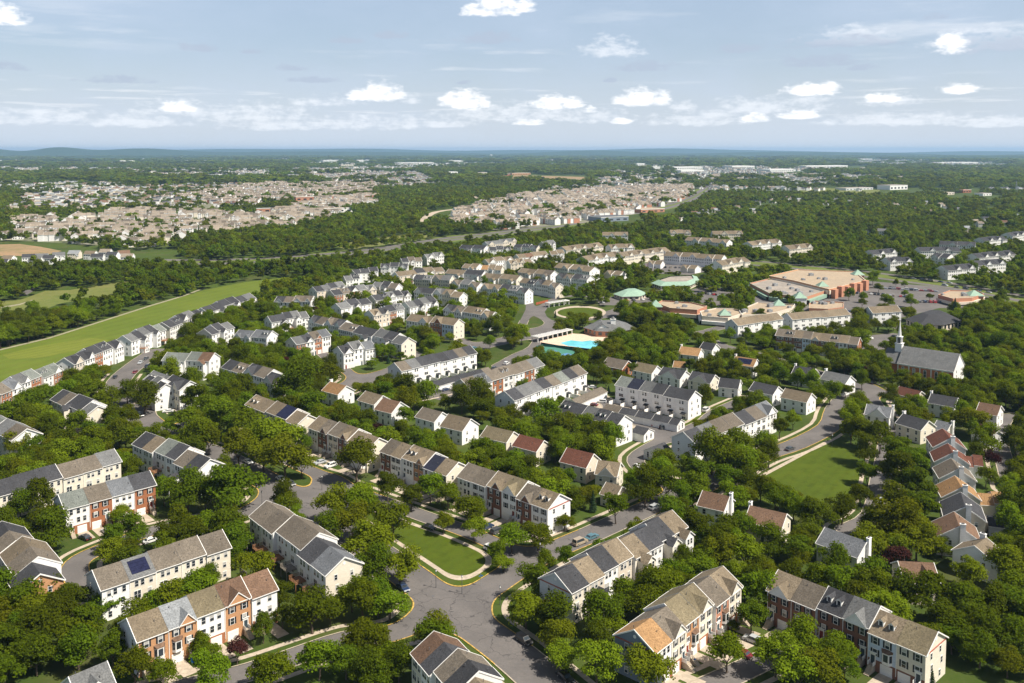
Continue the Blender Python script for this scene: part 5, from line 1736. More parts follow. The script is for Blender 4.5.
def car_parts(kind):
    if kind in CARMESH:
        return CARMESH[kind]
    van = kind == 'van'
    suv = kind == 'suv'
    L, Wd = (4.9, 1.9) if not van else (5.3, 2.0)
    h1, h2 = (.85, 1.42) if not (van or suv) else ((1.0, 1.72) if suv else (1.1, 2.05))
    prof = [(-L / 2, .32), (-L / 2, h1 - .12), (-L / 2 + .25, h1), (-L * .38, h1 + .04), (-L * .27, h2 - .04), (-L * .12, h2), (L * .1, h2) if not (van or suv) else (L * .30, h2),
            (L * .26, h1 + .06) if not (van or suv) else (L * .44, h1 + .1), (L / 2 - .18, h1 - .06), (L / 2, h1 - .28), (L / 2, .32)]
    if van or suv:
        prof[3:5] = [(-L * .47, h1 + .05), (-L * .43, h2 - .05)]
        prof = [p for p in prof]
        prof[6] = (L * .12, h2); prof[7] = (L * .28, h1 + .08)
    n = len(prof)
    # cross-section narrows above the waist
    def wd(z): return Wd / 2 * (1.0 if z <= h1 + .05 else 1 - .17 * (z - h1) / (h2 - h1))
    mb = MB()
    for i in range(n - 1):
        (x0, z0), (x1, z1) = prof[i], prof[i + 1]
        mb.poly([(x0, -wd(z0), z0), (x0, wd(z0), z0), (x1, wd(z1), z1), (x1, -wd(z1), z1)][::-1], 0)
    for sg in (-1, 1):
        low = [(x, sg * wd(z), z) for x, z in prof]
        mb.poly(low if sg < 0 else low[::-1], 0)
    mb.poly([(-L / 2, -Wd / 2, .32), (L / 2, -Wd / 2, .32), (L / 2, Wd / 2, .32), (-L / 2, Wd / 2, .32)][::-1], 0)
    body = mb.mesh('body', [CARM['white']])
    mb = MB()
    def lerp(p, q, t): return (p[0] + (q[0] - p[0]) * t, p[1] + (q[1] - p[1]) * t)
    a, b_ = prof[3], prof[4]; c0, d0 = prof[6], prof[7]
    for (p, q) in ((a, b_), (d0, c0)):
        p, q = lerp(p, q, .12), lerp(p, q, .9)
        dx = -.02 if p is not None and p[0] < 0 else .02
        mb.poly([(p[0] + dx, -wd(p[1]) * .86, p[1] + .02), (p[0] + dx, wd(p[1]) * .86, p[1] + .02), (q[0] + dx, wd(q[1]) * .86, q[1] + .02), (q[0] + dx, -wd(q[1]) * .86, q[1] + .02)], 0)
    for sg in (-1, 1):
        zb, zt = h1 + .1, h2 - .1
        xb0, xt0 = lerp(a, b_, .2)[0] + .15, lerp(a, b_, .85)[0] + .15
        xb1, xt1 = lerp(d0, c0, .2)[0] - .15, lerp(d0, c0, .85)[0] - .15
        mb.poly([(xb0, sg * (wd(zb) + .015), zb), (xb1, sg * (wd(zb) + .015), zb), (xt1, sg * (wd(zt) + .015), zt), (xt0, sg * (wd(zt) + .015), zt)], 0)
    glass = mb.mesh('car_windows', [GLASS])
    mb = MB()
    k = 12
    for y0, y1 in ((-.11, .11),):
        for i in range(k):
            t0, t1 = 2 * math.pi * i / k, 2 * math.pi * (i + 1) / k
            mb.poly([(.34 * math.cos(t0), y0, .34 * math.sin(t0)), (.34 * math.cos(t1), y0, .34 * math.sin(t1)), (.34 * math.cos(t1), y1, .34 * math.sin(t1)), (.34 * math.cos(t0), y1, .34 * math.sin(t0))], 0)
        for yy in (y0, y1):
            mb.poly([(.34 * math.cos(2 * math.pi * i / k), yy, .34 * math.sin(2 * math.pi * i / k)) for i in range(k)], 0)
            mb.poly([(.2 * math.cos(2 * math.pi * i / k), yy * 1.05, .2 * math.sin(2 * math.pi * i / k)) for i in range(k)], 1)
    wheel = mb.mesh('wheel', [TYRE, METALG])
    def lamp(m, nm):
        m2 = MB(); m2.box(-.04, .04, -.24, .24, -.09, .09, 0)
        return m2.mesh(nm, [m])
    CARMESH[kind] = (body, glass, wheel, _mesh_once('hl', lambda: lamp(LAMP, 'headlight')), _mesh_once('tl', lambda: lamp(TAIL, 'tail_light')), L, Wd, h1)
    return CARMESH[kind]


NCAR = [0]
CARPOS = []


def car(x, y, rz, colour, kind='sedan', label=None, group=None, full=True, z=.05):
    body, glass, wheel, hl, tl, L, Wd, h1 = car_parts(kind)
    root = empty('parked_car', (x, y, z), rz)
    tag(root, label, 'car' if kind != 'van' else 'van', group)
    o = ob('body', body, root)
    o.material_slots[0].link = 'OBJECT'
    o.material_slots[0].material = CARM[colour]
    ob('car_windows', glass, root)
    if full:
        for sx in (-.31, .30):
            for sy in (-1, 1):
                ob('wheel', wheel, root, (L * sx, sy * (Wd / 2 - .08), .34))
        for sy in (-1, 1):
            ob('headlight', hl, root, (L / 2 - .02, sy * (Wd / 2 - .34), h1 - .36))
            ob('tail_light', tl, root, (-L / 2 + .02, sy * (Wd / 2 - .34), h1 - .3))
    CARPOS.append((x, y, .8))
    return root


def road_dir(x, y, names=None):
    best, bd = 0, 1e9
    for nm, (ln, w_) in ROADLINES.items():
        for a, c_ in zip(ln[:-1], ln[1:]):
            d = c_ - a
            t = max(0, min(1, ((x - a[0]) * d[0] + (y - a[1]) * d[1]) / (d @ d + 1e-9)))
            dist = math.hypot(x - a[0] - t * d[0], y - a[1] - t * d[1])
            if dist < bd:
                bd, best = dist, math.atan2(d[1], d[0])
    return best


for (px_, py_, colour, kind, turn, lb) in (
        (248, 461, 'white', 'sedan', 0, 'white car parked under the big trees above the main street'), (281, 478, 'white', 'sedan', 0, 'white car parked behind a dark car on the main street kerb'),
        (290.5, 482.5, 'dark grey', 'sedan', 0, 'dark car parked at the end of the main street bay'), (320, 461.5, 'silver', 'sedan', 90, 'silver car on a drive of the tan row, beside a white car'),
        (330.5, 465, 'white', 'suv', 90, 'white car on a drive of the tan row with brick cross gables'), (429, 526.5, 'black', 'sedan', 0, 'black car parked along the far edge of the corner lawn'),
        (491, 548.5, 'white', 'suv', 0, 'white car parked near the white gable end of the taupe row'), (580, 541.5, 'tan', 'van', 0, 'beige van parked on the cross street kerb'),
        (592, 536, 'teal', 'sedan', 0, 'teal car parked just beyond the beige van'), (524, 639, 'black', 'suv', 0, 'black car parked on the main street below the crossroads'),
        (565, 676, 'black', 'sedan', 0, 'black car at the lower edge on the main street'), (403, 586.5, 'blue', 'sedan', 0, 'dark blue car half under the tree by the crossroads'),
        (638, 465.5, 'white', 'sedan', 0, 'white car in the mews beside the tan house'), (655, 506.5, 'silver', 'suv', 0, 'silver car alone on the cross street'),
        (720, 474, 'teal', 'sedan', 0, 'teal car under trees at the cross street bend'), (656, 424, 'red', 'sedan', 70, 'bright red car in front of the long garage block'),
        (665, 427, 'dark grey', 'suv', 70, 'dark car beside the bright red car'), (84.6, 536.5, 'black', 'sedan', 90, 'black car on a drive of the orange-red brick row'),
        (107, 530.5, 'silver', 'sedan', 90, 'silver car on a drive of the orange-red brick row'), (151, 539.5, 'white', 'sedan', 0, 'white car in the lane behind the solar panel row'),
        (752.8, 639, 'silver', 'suv', 100, 'silver-blue car on the drive beside the tall green conifer'), (741.8, 652, 'dark red', 'sedan', 100, 'dark red car on the drive below the silver-blue car'),
        (115, 376.5, 'black', 'sedan', 0, 'black car at the near end of the western street'), (135, 371.5, 'dark red', 'sedan', 0, 'dark red car on the western street'),
        (140.5, 362, 'silver', 'sedan', 0, 'silver car in the line on the western street'), (147, 366, 'black', 'suv', 0, 'black car opposite the silver one on the western street'),
        (146, 358, 'dark grey', 'sedan', 0, 'dark grey car, farthest in the western street line'), (140.6, 414.5, 'black', 'suv', 0, 'black car at the western junction under the tree'),
        (168, 410.5, 'white', 'sedan', 70, 'white car on the drive of the western court row'), (593, 404, 'dark red', 'sedan', 60, 'dark red car in the alley by the white garage'),
        (601.5, 401, 'white', 'suv', 60, 'white car in the alley beside the dark red car'), (591.5, 386.6, 'white', 'sedan', 60, 'white car at the end of the middle white row'),
        (589, 364.5, 'white', 'van', 0, 'white van beside the tennis courts'), (706, 409.5, 'white', 'van', 0, 'white van at the gable of the navy-roofed white row'),
        (445.6, 389, 'blue', 'sedan', 0, 'blue car in the alley in front of the charcoal garages'), (438, 390.5, 'dark grey', 'sedan', 0, 'dark grey car in the alley before the charcoal garages'),
        (473.8, 347.5, 'teal', 'sedan', 0, 'teal car on the boulevard behind the long white row'), (506.5, 363, 'white', 'suv', 0, 'white car in the court street car park'),
        (494, 367.5, 'dark grey', 'sedan', 0, 'dark grey car in the court street car park'), (790, 359.8, 'silver', 'sedan', 0, 'silver car on the avenue in front of the dark brick row'),
        (873, 382, 'black', 'sedan', 0, 'black car on the avenue below the church'), (745, 342.5, 'dark grey', 'suv', 60, 'dark car beside the white row with tan roof'),
        (869, 337.5, 'white', 'van', 20, 'white van in the church car park'), (895, 336, 'dark grey', 'sedan', 20, 'dark car in the church car park'),
        (497, 530, 'dark grey', 'suv', 90, 'dark car on a drive of the taupe row by the lawn'), (487, 526, 'blue', 'sedan', 90, 'blue car on a drive of the taupe row by the lawn'),
        (880, 500, 'silver', 'sedan', 0, 'silver car under the trees right of the park lawn'), (790, 448, 'dark grey', 'sedan', 0, 'dark car parked along the top of the park lawn')):
    x, y = gp(px_, py_, .8)
    car(x, y, road_dir(x, y) + R(turn), colour, kind, lb, full=y < 760)
# bays of the big car park and the smaller ones: full rows of cars
r_ = random.Random(5)
cols_ = ['white', 'silver', 'black', 'dark grey', 'dark grey', 'red', 'blue', 'tan', 'silver', 'white']
LOTS = [((850, 293), (905, 297), 16, 'cars parked in the first bay of the shopping car park'), ((868, 288), (935, 292), 16, 'cars parked in the long bay by the highway verge'), ((905, 302), (945, 303), 9, 'cars parked in front of the corner store'),
        ((820, 306), (850, 312), 7, 'cars parked beside the brick pad building'), ((640, 268), (700, 268), 13, 'cars parked between the apartment blocks'), ((700, 293), (735, 298), 8, 'cars parked west of the shopping centre'), ((905, 278), (950, 283.5), 6, 'vehicles waiting along the highway'),
        ((945, 286), (990, 293), 5, 'vehicles on the highway near the corner store'), ((602, 303), (642, 300), 6, 'cars parked below the green pavilion')]
for (p0, p1, n, lb) in LOTS:
    a, c_ = np.array(gp(*p0)), np.array(gp(*p1))
    base = math.atan2(c_[1] - a[1], c_[0] - a[0])
    seen_ = {}
    for k in range(n):
        if r_.random() < .15 and 'highway' not in lb:
            continue
        p = a + (c_ - a) * (k + r_.uniform(-.12, .12)) / (n - 1)
        cc = r_.choice(cols_)
        seen_[cc] = seen_.get(cc, 0) + 1
        car(float(p[0]), float(p[1]), base + (R(90) if 'highway' not in lb else 0) + r_.uniform(-.05, .05), cc, r_.choice(['sedan', 'suv', 'sedan', 'van']),
            '%s %s' % (cc, lb.replace('cars', 'car among those', 1).replace('vehicles', 'vehicle among those', 1)), lb + ', ' + cc, full=False)

# street furniture
def street_sign(px_, py_):
    x, y = gp(px_, py_)
    root = empty('street_sign', (x, y, 0), .4)
    tag(root, 'small blue street name sign on a pole at the corner of the lawn', 'street sign')
    mb = MB(); mb.cyl(0, 0, 0, 3.1, .05, .05, 8, 0); mb.build('pole', [METALG], root)
    mb = MB(); mb.box(-.6, .6, -.02, .02, 2.75, 3.0, 0); mb.build('sign_plate', [BLUEP], root)
    mb = MB(); mb.box(-.02, .02, -.6, .6, 3.02, 3.27, 0); mb.build('sign_plate', [BLUEP], root)


street_sign(481, 586)
def lamp_mesh():
    mb = MB(); mb.cyl(0, 0, 0, 4.6, .09, .06, 8, 0)
    return mb.mesh('pole', [PIPE])
def lamp_head():
    mb = MB(); mb.cyl(0, 0, 4.6, 4.75, .18, .25, 8, 0); mb.cyl(0, 0, 4.75, 5.2, .22, .14, 8, 1); mb.cyl(0, 0, 5.2, 5.4, .22, .02, 8, 0)
    return mb.mesh('lamp_head', [PIPE, LAMP])
for (px_, py_, lb) in ((322, 490, 'beside the tan lane kerb island'), (298, 518, 'at the gable of the grey deck row'), (462, 594, 'on the kerb of the corner lawn'), (500, 605, 'on the kerb across from the corner lawn'), (832, 447, 'at the upper tip of the park lawn'),
                      (262, 506, 'at the mouth of the brick court'), (540, 560, 'on the cross street kerb'), (436, 588, 'at the junction corner by the bright tree')):
    x, y = gp(px_, py_)
    t = empty('street_lamp', (x, y, 0)); tag(t, 'slim dark street lamp ' + lb, 'street lamp', 'street lamps')
    ob('pole', _mesh_once('lp', lamp_mesh), t); ob('lamp_head', _mesh_once('lh', lamp_head), t)
def bin_mesh():
    mb = MB(); mb.hexa([(-.28, -.3, .08), (.28, -.3, .08), (.28, .3, .08), (-.28, .3, .08), (-.33, -.36, 1.0), (.33, -.36, 1.0), (.33, .36, 1.0), (-.33, .36, 1.0)], 0)
    return mb.mesh('bin_body', [BLUEP])
def lid_mesh():
    mb = MB(); mb.hexa([(-.36, -.4, 1.0), (.36, -.4, 1.0), (.36, .4, 1.06), (-.36, .4, 1.06), (-.34, -.36, 1.08), (.34, -.36, 1.08), (.34, .36, 1.16), (-.34, .36, 1.16)], 0)
    return mb.mesh('lid', [BLUEP])
for (px_, py_, lb) in ((192.5, 663, 'in front of the pale grey roof unit'), (162.5, 668, 'by the leftmost drive of the tan brick row'), (694, 663, 'on the drive of the orange-roofed row'), (478, 522, 'beside a drive of the taupe row')):
    x, y = gp(px_, py_)
    t = empty('recycling_bin', (x, y, 0), .5); tag(t, 'blue wheeled recycling bin ' + lb, 'bin', 'recycling bins')
    ob('bin_body', _mesh_once('bn', bin_mesh), t); ob('lid', _mesh_once('bnl', lid_mesh), t)

# iron covers in the carriageway
mbc = MB()
for (px_, py_) in ((510, 588), (433, 596), (523, 660), (495, 617), (322, 512), (262, 478), (560, 551), (652, 510), (300, 655)):
    x, y = gp(px_, py_)
    mbc.poly([(x + .42 * math.cos(2 * math.pi * i / 12), y + .42 * math.sin(2 * math.pi * i / 12), .048) for i in range(12)])
tag(mbc.build('road_markings', [PIPE]), kind='structure')

# ------------------------------------------------------------------ trees
def leaf_cloud(seed, n, size, rx, rz, zc, lobes, lobe_r, m, conifer=False, flat=1.0):
    """a crown: leaf-sized faces gathered on many small lobes, with gaps between them"""
    g = np.random.default_rng(seed)
    if conifer:
        t = g.random(n) ** .75
        z = zc - rz + 2 * rz * (1 - t)
        rad = rx * (t ** .9) * (.72 + .28 * np.sin(z * 5 + g.random() * 6)) * np.sqrt(g.uniform(.25, 1.05, n)) + .1
        a = g.random(n) * 2 * np.pi
        P = np.stack([rad * np.cos(a), rad * np.sin(a), z], 1)
        N = np.stack([np.cos(a), np.sin(a), np.full(n, .45)], 1)
    else:
        C = []
        while len(C) < lobes:
            d = g.normal(size=3)
            d /= np.linalg.norm(d)
            if d[2] < -.55:
                continue
            k = g.uniform(.40, .98)
            C.append([d[0] * rx * k, d[1] * rx * k, zc + d[2] * rz * k])
        C = np.array(C)
        Rl = g.uniform(.5, 1.3, lobes) * lobe_r
        w = Rl ** 2
        idx = g.choice(lobes, n, p=w / w.sum())
        d = g.normal(size=(n, 3))
        d /= np.linalg.norm(d, axis=1)[:, None]
        d[:, 2] = np.where(d[:, 2] < -.3, -d[:, 2], d[:, 2])
        rr = Rl[idx] * g.uniform(.5, 1.2, n)
        P = C[idx] + d * rr[:, None] * np.array([1, 1, flat])
        N = d + np.array([0, 0, .35])
    N = N + g.normal(size=(n, 3)) * .55
    N /= np.linalg.norm(N, axis=1)[:, None]
    ref = g.normal(size=(n, 3))
    U = np.cross(N, ref)
    U /= np.linalg.norm(U, axis=1)[:, None] + 1e-9
    V = np.cross(N, U)
    s = size * g.uniform(.6, 1.35, n)[:, None]
    U, V = U * s * .5, V * s * .5 * .8
    Q = np.stack([P - U - V * .4, P + V, P + U - V * .3, P - V], 1).reshape(-1, 3)
    me = bpy.data.meshes.new('crown')
    F = np.arange(n * 4).reshape(-1, 4)
    me.from_pydata(Q.tolist(), [], F.tolist())
    me.materials.append(m)
    return me


def trunk_mesh(seed, h, r0):
    g = random.Random(seed)
    mb = MB()
    top = (g.uniform(-.3, .3), g.uniform(-.3, .3), h)
    mb.tube((0, 0, -.2), top, r0, r0 * .55, 7)
    for k in range(4):
        a = 2 * math.pi * k / 4 + g.uniform(-.4, .4)
        l_ = g.uniform(1.6, 2.6)
        mb.tube((top[0] * .8, top[1] * .8, h * g.uniform(.7, .95)), (top[0] + l_ * math.cos(a), top[1] + l_ * math.sin(a), h + g.uniform(1.2, 2.4)), r0 * .45, r0 * .12, 5)
    return mb.mesh('trunk', [BARK])


CROWN = {}
for k in 'dml':
    CROWN[k] = [leaf_cloud(100 + q + 7 * ord(k), 5200, .46, 4.0, [3.9, 4.5, 3.5, 4.2][q], 5.3, [22, 18, 26, 15][q], [1.75, 1.95, 1.6, 2.1][q], LEAF[k], flat=.8) for q in range(4)]
CROWN['r'] = [leaf_cloud(31, 3000, .5, 3.8, 3.4, 5.2, 18, 1.6, LEAF['r'])]
CROWN['c'] = [leaf_cloud(41 + q, 3400, .5, 3.0, 6.0, 6.6, 0, 0, LEAF['c'], True) for q in range(2)]
CROWN['s'] = [leaf_cloud(51, 3400, .5, 3.2, 5.5, 6.2, 0, 0, LEAF['s'], True)]
CROWN['k'] = [leaf_cloud(61, 2600, .45, 1.6, 4.6, 5.2, 14, 1.0, LEAF['d'])]
TRUNK = [trunk_mesh(q, 2.8, .26) for q in range(4)]
SHADE = {'d': 'dark green', 'm': 'mid-green', 'l': 'bright yellow-green', 'r': 'purple-leaved', 'c': 'dark conifer', 's': 'silvery blue spruce', 'k': 'slim dark columnar'}

# hand-surveyed trees: crown centre and crown radius in the photograph, kind
TREES = '''37 460 8 m;20 445 13 l;48 431 10 d;76 427 11 m;98 441 13 m;66 454 13 l;35 458 11 m;18 438 12 l;6 462 12 m;125 437 12 m;39 421 8 r;29 405 14 d;12 409 10 d;78 399 9 d;105 400 13 m;115 419 12 d;92 386 11 m;144 396 14 d;127 392 11 d;187 419 13 m;170 426 9 m;196 433 13 m;39 497 17 d;20 505 13 d;187 493 17 d;195 398 14 d
52 534 17 d;121 514 9 l;132 531 13 d;113 541 11 d;231 486 24 d;205 495 15 d;283 501 11 d;228 529 17 d;209 441 11 m;238 448 16 l;263 451 17 l;285 455 19 l;302 464 12 l;252 435 13 m;200 436 16 m;229 387 15 d;244 391 13 d;219 395 13 d;219 410 17 m;244 424 15 m;297 384 18 d;313 404 15 d;295 400 11 d;328 374 12 m;246 357 8 d;250 355 9 d;262 353 8 d;276 357 9 d;295 361 8 d;309 365 8 d
356 459 19 m;346 416 9 d;356 420 9 d;367 424 11 d;276 437 18 l;330 508 15 l;352 522 18 l;363 504 15 m;393 515 19 m;367 545 21 l;399 566 17 l;352 595 14 m;389 602 16 m;312 608 21 d;360 637 18 m;434 633 13 d;263 627 10 k;237 652 11 r;319 659 18 m;270 669 19 m;388 489 11 d;411 497 12 d;430 488 13 m;448 495 12 m;467 510 13 m;443 524 9 l;474 531 10 l;208 650 11 m;198 645 9 m;211 672 17 m;378 600 14 d;374 645 16 m;282 618 9 d;235 559 9 d;208 576 11 d;366 671 17 d;385 668 15 d;399 665 15 d;380 672 15 d
526 608 17 l;557 633 18 l;546 566 9 m;563 656 14 l;503 561 9 l;601 612 18 d;597 660 19 l;649 665 21 l;638 594 9 m;512 538 13 m;538 535 13 m;497 552 9 m;564 520 9 m;482 452 13 d;501 461 13 d;530 471 13 d;556 481 13 m;571 497 12 d;593 499 8 s;616 508 13 d;645 486 16 d;667 482 15 d;690 487 14 m;671 520 15 d;697 523 17 d;727 530 17 d;708 546 8 s;727 476 12 d;712 452 18 m;742 462 16 m;734 445 15 m;682 562 9 d;734 622 7 k;727 650 19 m;776 653 20 l;809 647 20 m;842 648 15 m;824 668 20 l;798 672 19 l;931 672 9 c;813 622 11 d
744 530 14 d;772 541 14 d;798 549 15 d;835 564 15 d;872 578 16 d;902 592 16 d;931 598 19 d;965 605 19 d;998 605 19 d;946 622 17 d;983 631 18 d;1013 637 18 d;968 571 15 l;1009 567 17 l;1016 523 17 m;898 472 18 d;913 483 16 d;924 505 15 d;891 520 22 l;917 538 19 l;872 542 17 l;942 546 10 m;865 449 13 d;868 471 12 d;861 493 11 d;880 438 13 d;913 461 16 d;898 449 15 d;842 509 13 d;816 516 15 d;794 505 13 m;776 494 13 d;761 486 13 m;735 494 14 m;746 478 11 d;757 464 14 m;731 460 16 m;765 446 13 m
3 590 19 d;27 600 19 d;50 590 16 d;60 612 18 d;86 625 18 d;40 632 20 d;14 640 20 d;105 600 14 d;98 588 12 d;78 648 18 d;112 650 15 d;36 655 17 d;135 668 17 m;160 672 14 m;5 668 16 d;24 570 11 d;72 600 14 d
980 650 15 d;1008 604 15 d;952 640 12 d;660 470 12 m;632 484 10 m;700 470 13 d;664 464 12 m;560 444 11 m;590 432 10 m;542 424 11 m;512 416 9 m;474 396 12 d;462 402 10 d;426 397 10 m;408 388 10 d;394 384 9 d;484 400 9 m;530 408 9 d;548 414 13 m;566 424 13 m;580 428 11 m;602 436 12 m;612 440 10 m;555 432 9 l
546 363 7 m;562 366 7 m;586 361 7 m;600 362 8 d;604 374.5 7.2 d;606 382.5 5.8 m;618 374.5 5.8 d;633 370.5 5.8 d;646 348.5 10.1 m;660 342.5 8.6 m;630 350.5 9.4 m;668 358.5 8.6 m;655 354.5 8.6 m;690 366.5 6.5 d;702 367.5 6.5 m;722 362.5 7.9 m;735 368.5 7.2 m;744 374.5 7.2 m;758 372.5 6.5 m;770 364.5 8.6 m;784 372.5 7.2 m;798 380.5 7.2 m;812 382.5 7.9 m;830 394.5 8.6 m;846 388.5 7.9 d;862 382.5 6.5 d;884 374.5 5.8 d;866 368.5 5.8 m;840 364.5 6.5 m;825 366.5 5.8 m;806 360.5 6.5 m;790 358.5 6.5 m;770 352.5 5.8 m;752 356.5 6.5 l;890 394.5 7.9 d;905 404.5 8.6 m;918 407.5 7.9 m;942 387.5 6.5 d;950 390.5 5.8 d;968 402.5 7.2 d;972 418 14 l;985 440 13 m;975 428 10 m;992 462 9 r;986 476 9 m;1016 440 14 d;1020 470 13 m;1012 500 14 m;1004 545 12 m;849 295 4.5 m;863 298 3.8 m;862 303 4 m;878.5 288 4 m;888 301.5 6 m;911 301 5.5 m;896 283.5 2.6 m;905 285 3 m;905 293 3 m;873 278.5 5 m;930 296 4 d;955 306 7 c;700 296 4 m;722 301 5 m;730 300 5 m;736 297 4 l;752 296 5 d;760 314 6 d;742 312 5 m'''
tree_list = []
for line in TREES.split('\n'):
    for it in line.split(';'):
        a = it.split()
        tree_list.append((float(a[0]), float(a[1]), float(a[2]), a[3]))

TREEPTS = []        # x, y, crown radius in metres, kind
for (px_, py_, r_px, k) in tree_list:
    z = 5.2
    for _ in range(2):
        x, y = gp(px_, py_, z)
        dist = to_px(x, y, z)[2]
        rm = r_px * dist / FPX
        z = 5.3 * rm / 4.2 if k not in 'cks' else 1.7 * rm
    TREEPTS.append((x, y, max(1.6, rm * 1.08), k))

LONELY = ((788, 200), (799, 202), (835, 202), (867, 206), (895, 207), (904, 204), (914, 212), (940, 207), (946, 209), (960, 212), (979, 215), (975, 225), (981, 227), (882, 235), (868, 234), (1020, 219), (968, 232), (694, 216), (698, 217), (713, 212), (717, 213), (679, 221), (737, 210),
                   (758, 205), (772, 203), (752, 213), (985, 222), (1005, 226), (930, 214), (825, 205), (705, 214), (770, 199), (850, 204), (925, 205))
BIG = [(623, 683, 189, 8, 45, 'p', FLATTAN, 'long brick-fronted retail store at the far end of the parkway'), (588, 624, 194, 8, 40, 'w', FLATTAN, 'white-walled store left of the long retail store'), (563, 587, 194, 8, 30, 'd', FLATGREY, 'dark brown far building left of the white store'),
       (601, 642, 222, 7, 45, 's', RM('b'), 'dark blue-roofed school below the dense rowhouse estate'), (641, 677, 213, 6, 40, 'p', FLATTAN, 'orange-fronted strip of shops beside the parkway'), (512, 537, 175, 8, 60, 't', FLATTAN, 'tan far building left of the bare soil site'),
       (674, 713, 169.5, 10, 80, 'w', FLATGREY, 'long white warehouse near the horizon, upper one of a pair'), (681, 715, 173.5, 11, 80, 'w', FLATGREY, 'long white warehouse near the horizon, lower one of a pair'), (732, 766, 169, 12, 90, 'w', FLATGREY, 'broad white warehouse right of the paired warehouses'),
       (637, 649, 165.5, 10, 80, 'w', FLATGREY, 'small white shed left of the paired warehouses'), (652, 664, 169, 9, 60, 'w', FLATGREY, 'small white shed just left of the upper paired warehouse'), (770, 806, 172, 9, 80, 'w', FLATTAN, 'row of white sheds right of the broad warehouse'),
       (806, 866, 168, 9, 90, 'w', FLATGREY, 'very long white shed in the hazy distance'), (890, 921, 190, 13, 45, 'w', FLATGREY, 'modern white building with blue glass end in the woods'), (846, 888, 190.5, 6, 40, 'g', FLATGREY, 'low pale shed left of the modern white building'),
       (963, 979, 193, 8, 40, 'b', MATS['red stained wood'], 'red-roofed building in the far right-hand woods'), (946, 962, 195, 6, 35, 'e', FLATTAN, 'tan shed beside the red-roofed building'), (983, 1000, 196, 6, 30, 'w', FLATGREY, 'white shed right of the red-roofed building'),
       (323, 343, 161.5, 9, 90, 'w', FLATGREY, 'far white shed above the central estate'), (341, 357, 166, 8, 70, 'c', FLATTAN, 'far cream hall below a white shed'), (352, 367, 162, 12, 90, 'w', FLATGREY, 'far tall white hall right of the white shed'),
       (398, 438, 164, 8, 90, 'w', FLATGREY, 'far long pale hall in the middle of the horizon woods'), (448, 467, 162, 10, 80, 'w', FLATGREY, 'far white hall beside the water tower'), (448, 461, 174, 7, 50, 'w', FLATTAN, 'far small cream hall under the water tower'),
       (503, 513, 176, 9, 40, 'b', FLATTAN, 'far orange-brick block beside the tan building'), (476, 491, 174, 7, 50, 'e', FLATTAN, 'far beige hall left of the orange-brick block'), (940, 1000, 164, 8, 90, 'w', FLATGREY, 'far pale shed strip on the right horizon'),
       (860, 880, 160, 9, 90, 'w', FLATGREY, 'far white speck of a shed below the right horizon'), (620, 650, 154.5, 16, 200, 'w', FLATGREY, 'white quarry hall right at the horizon'), (256, 312, 213, 8, 14, 'p', RM('g'), 'long grey-roofed brick terrace of the western estate'),
       (296, 374, 201, 9, 16, 'p', FLATTAN, 'very long brick and white terrace near the central woods'), (323, 354, 213, 8, 16, 'w', FLATTAN, 'white terrace at the edge of the central woods')]
BIGPX = BIG
PARKWAY = [(714, 184), (692, 198), (655, 209), (612, 215), (560, 225), (500, 233), (440, 240), (370, 251), (300, 258), (220, 262), (160, 262)]
HIGHWAY = [(740, 262), (790, 266), (860, 274), (930, 283), (985, 292), (1040, 303)]
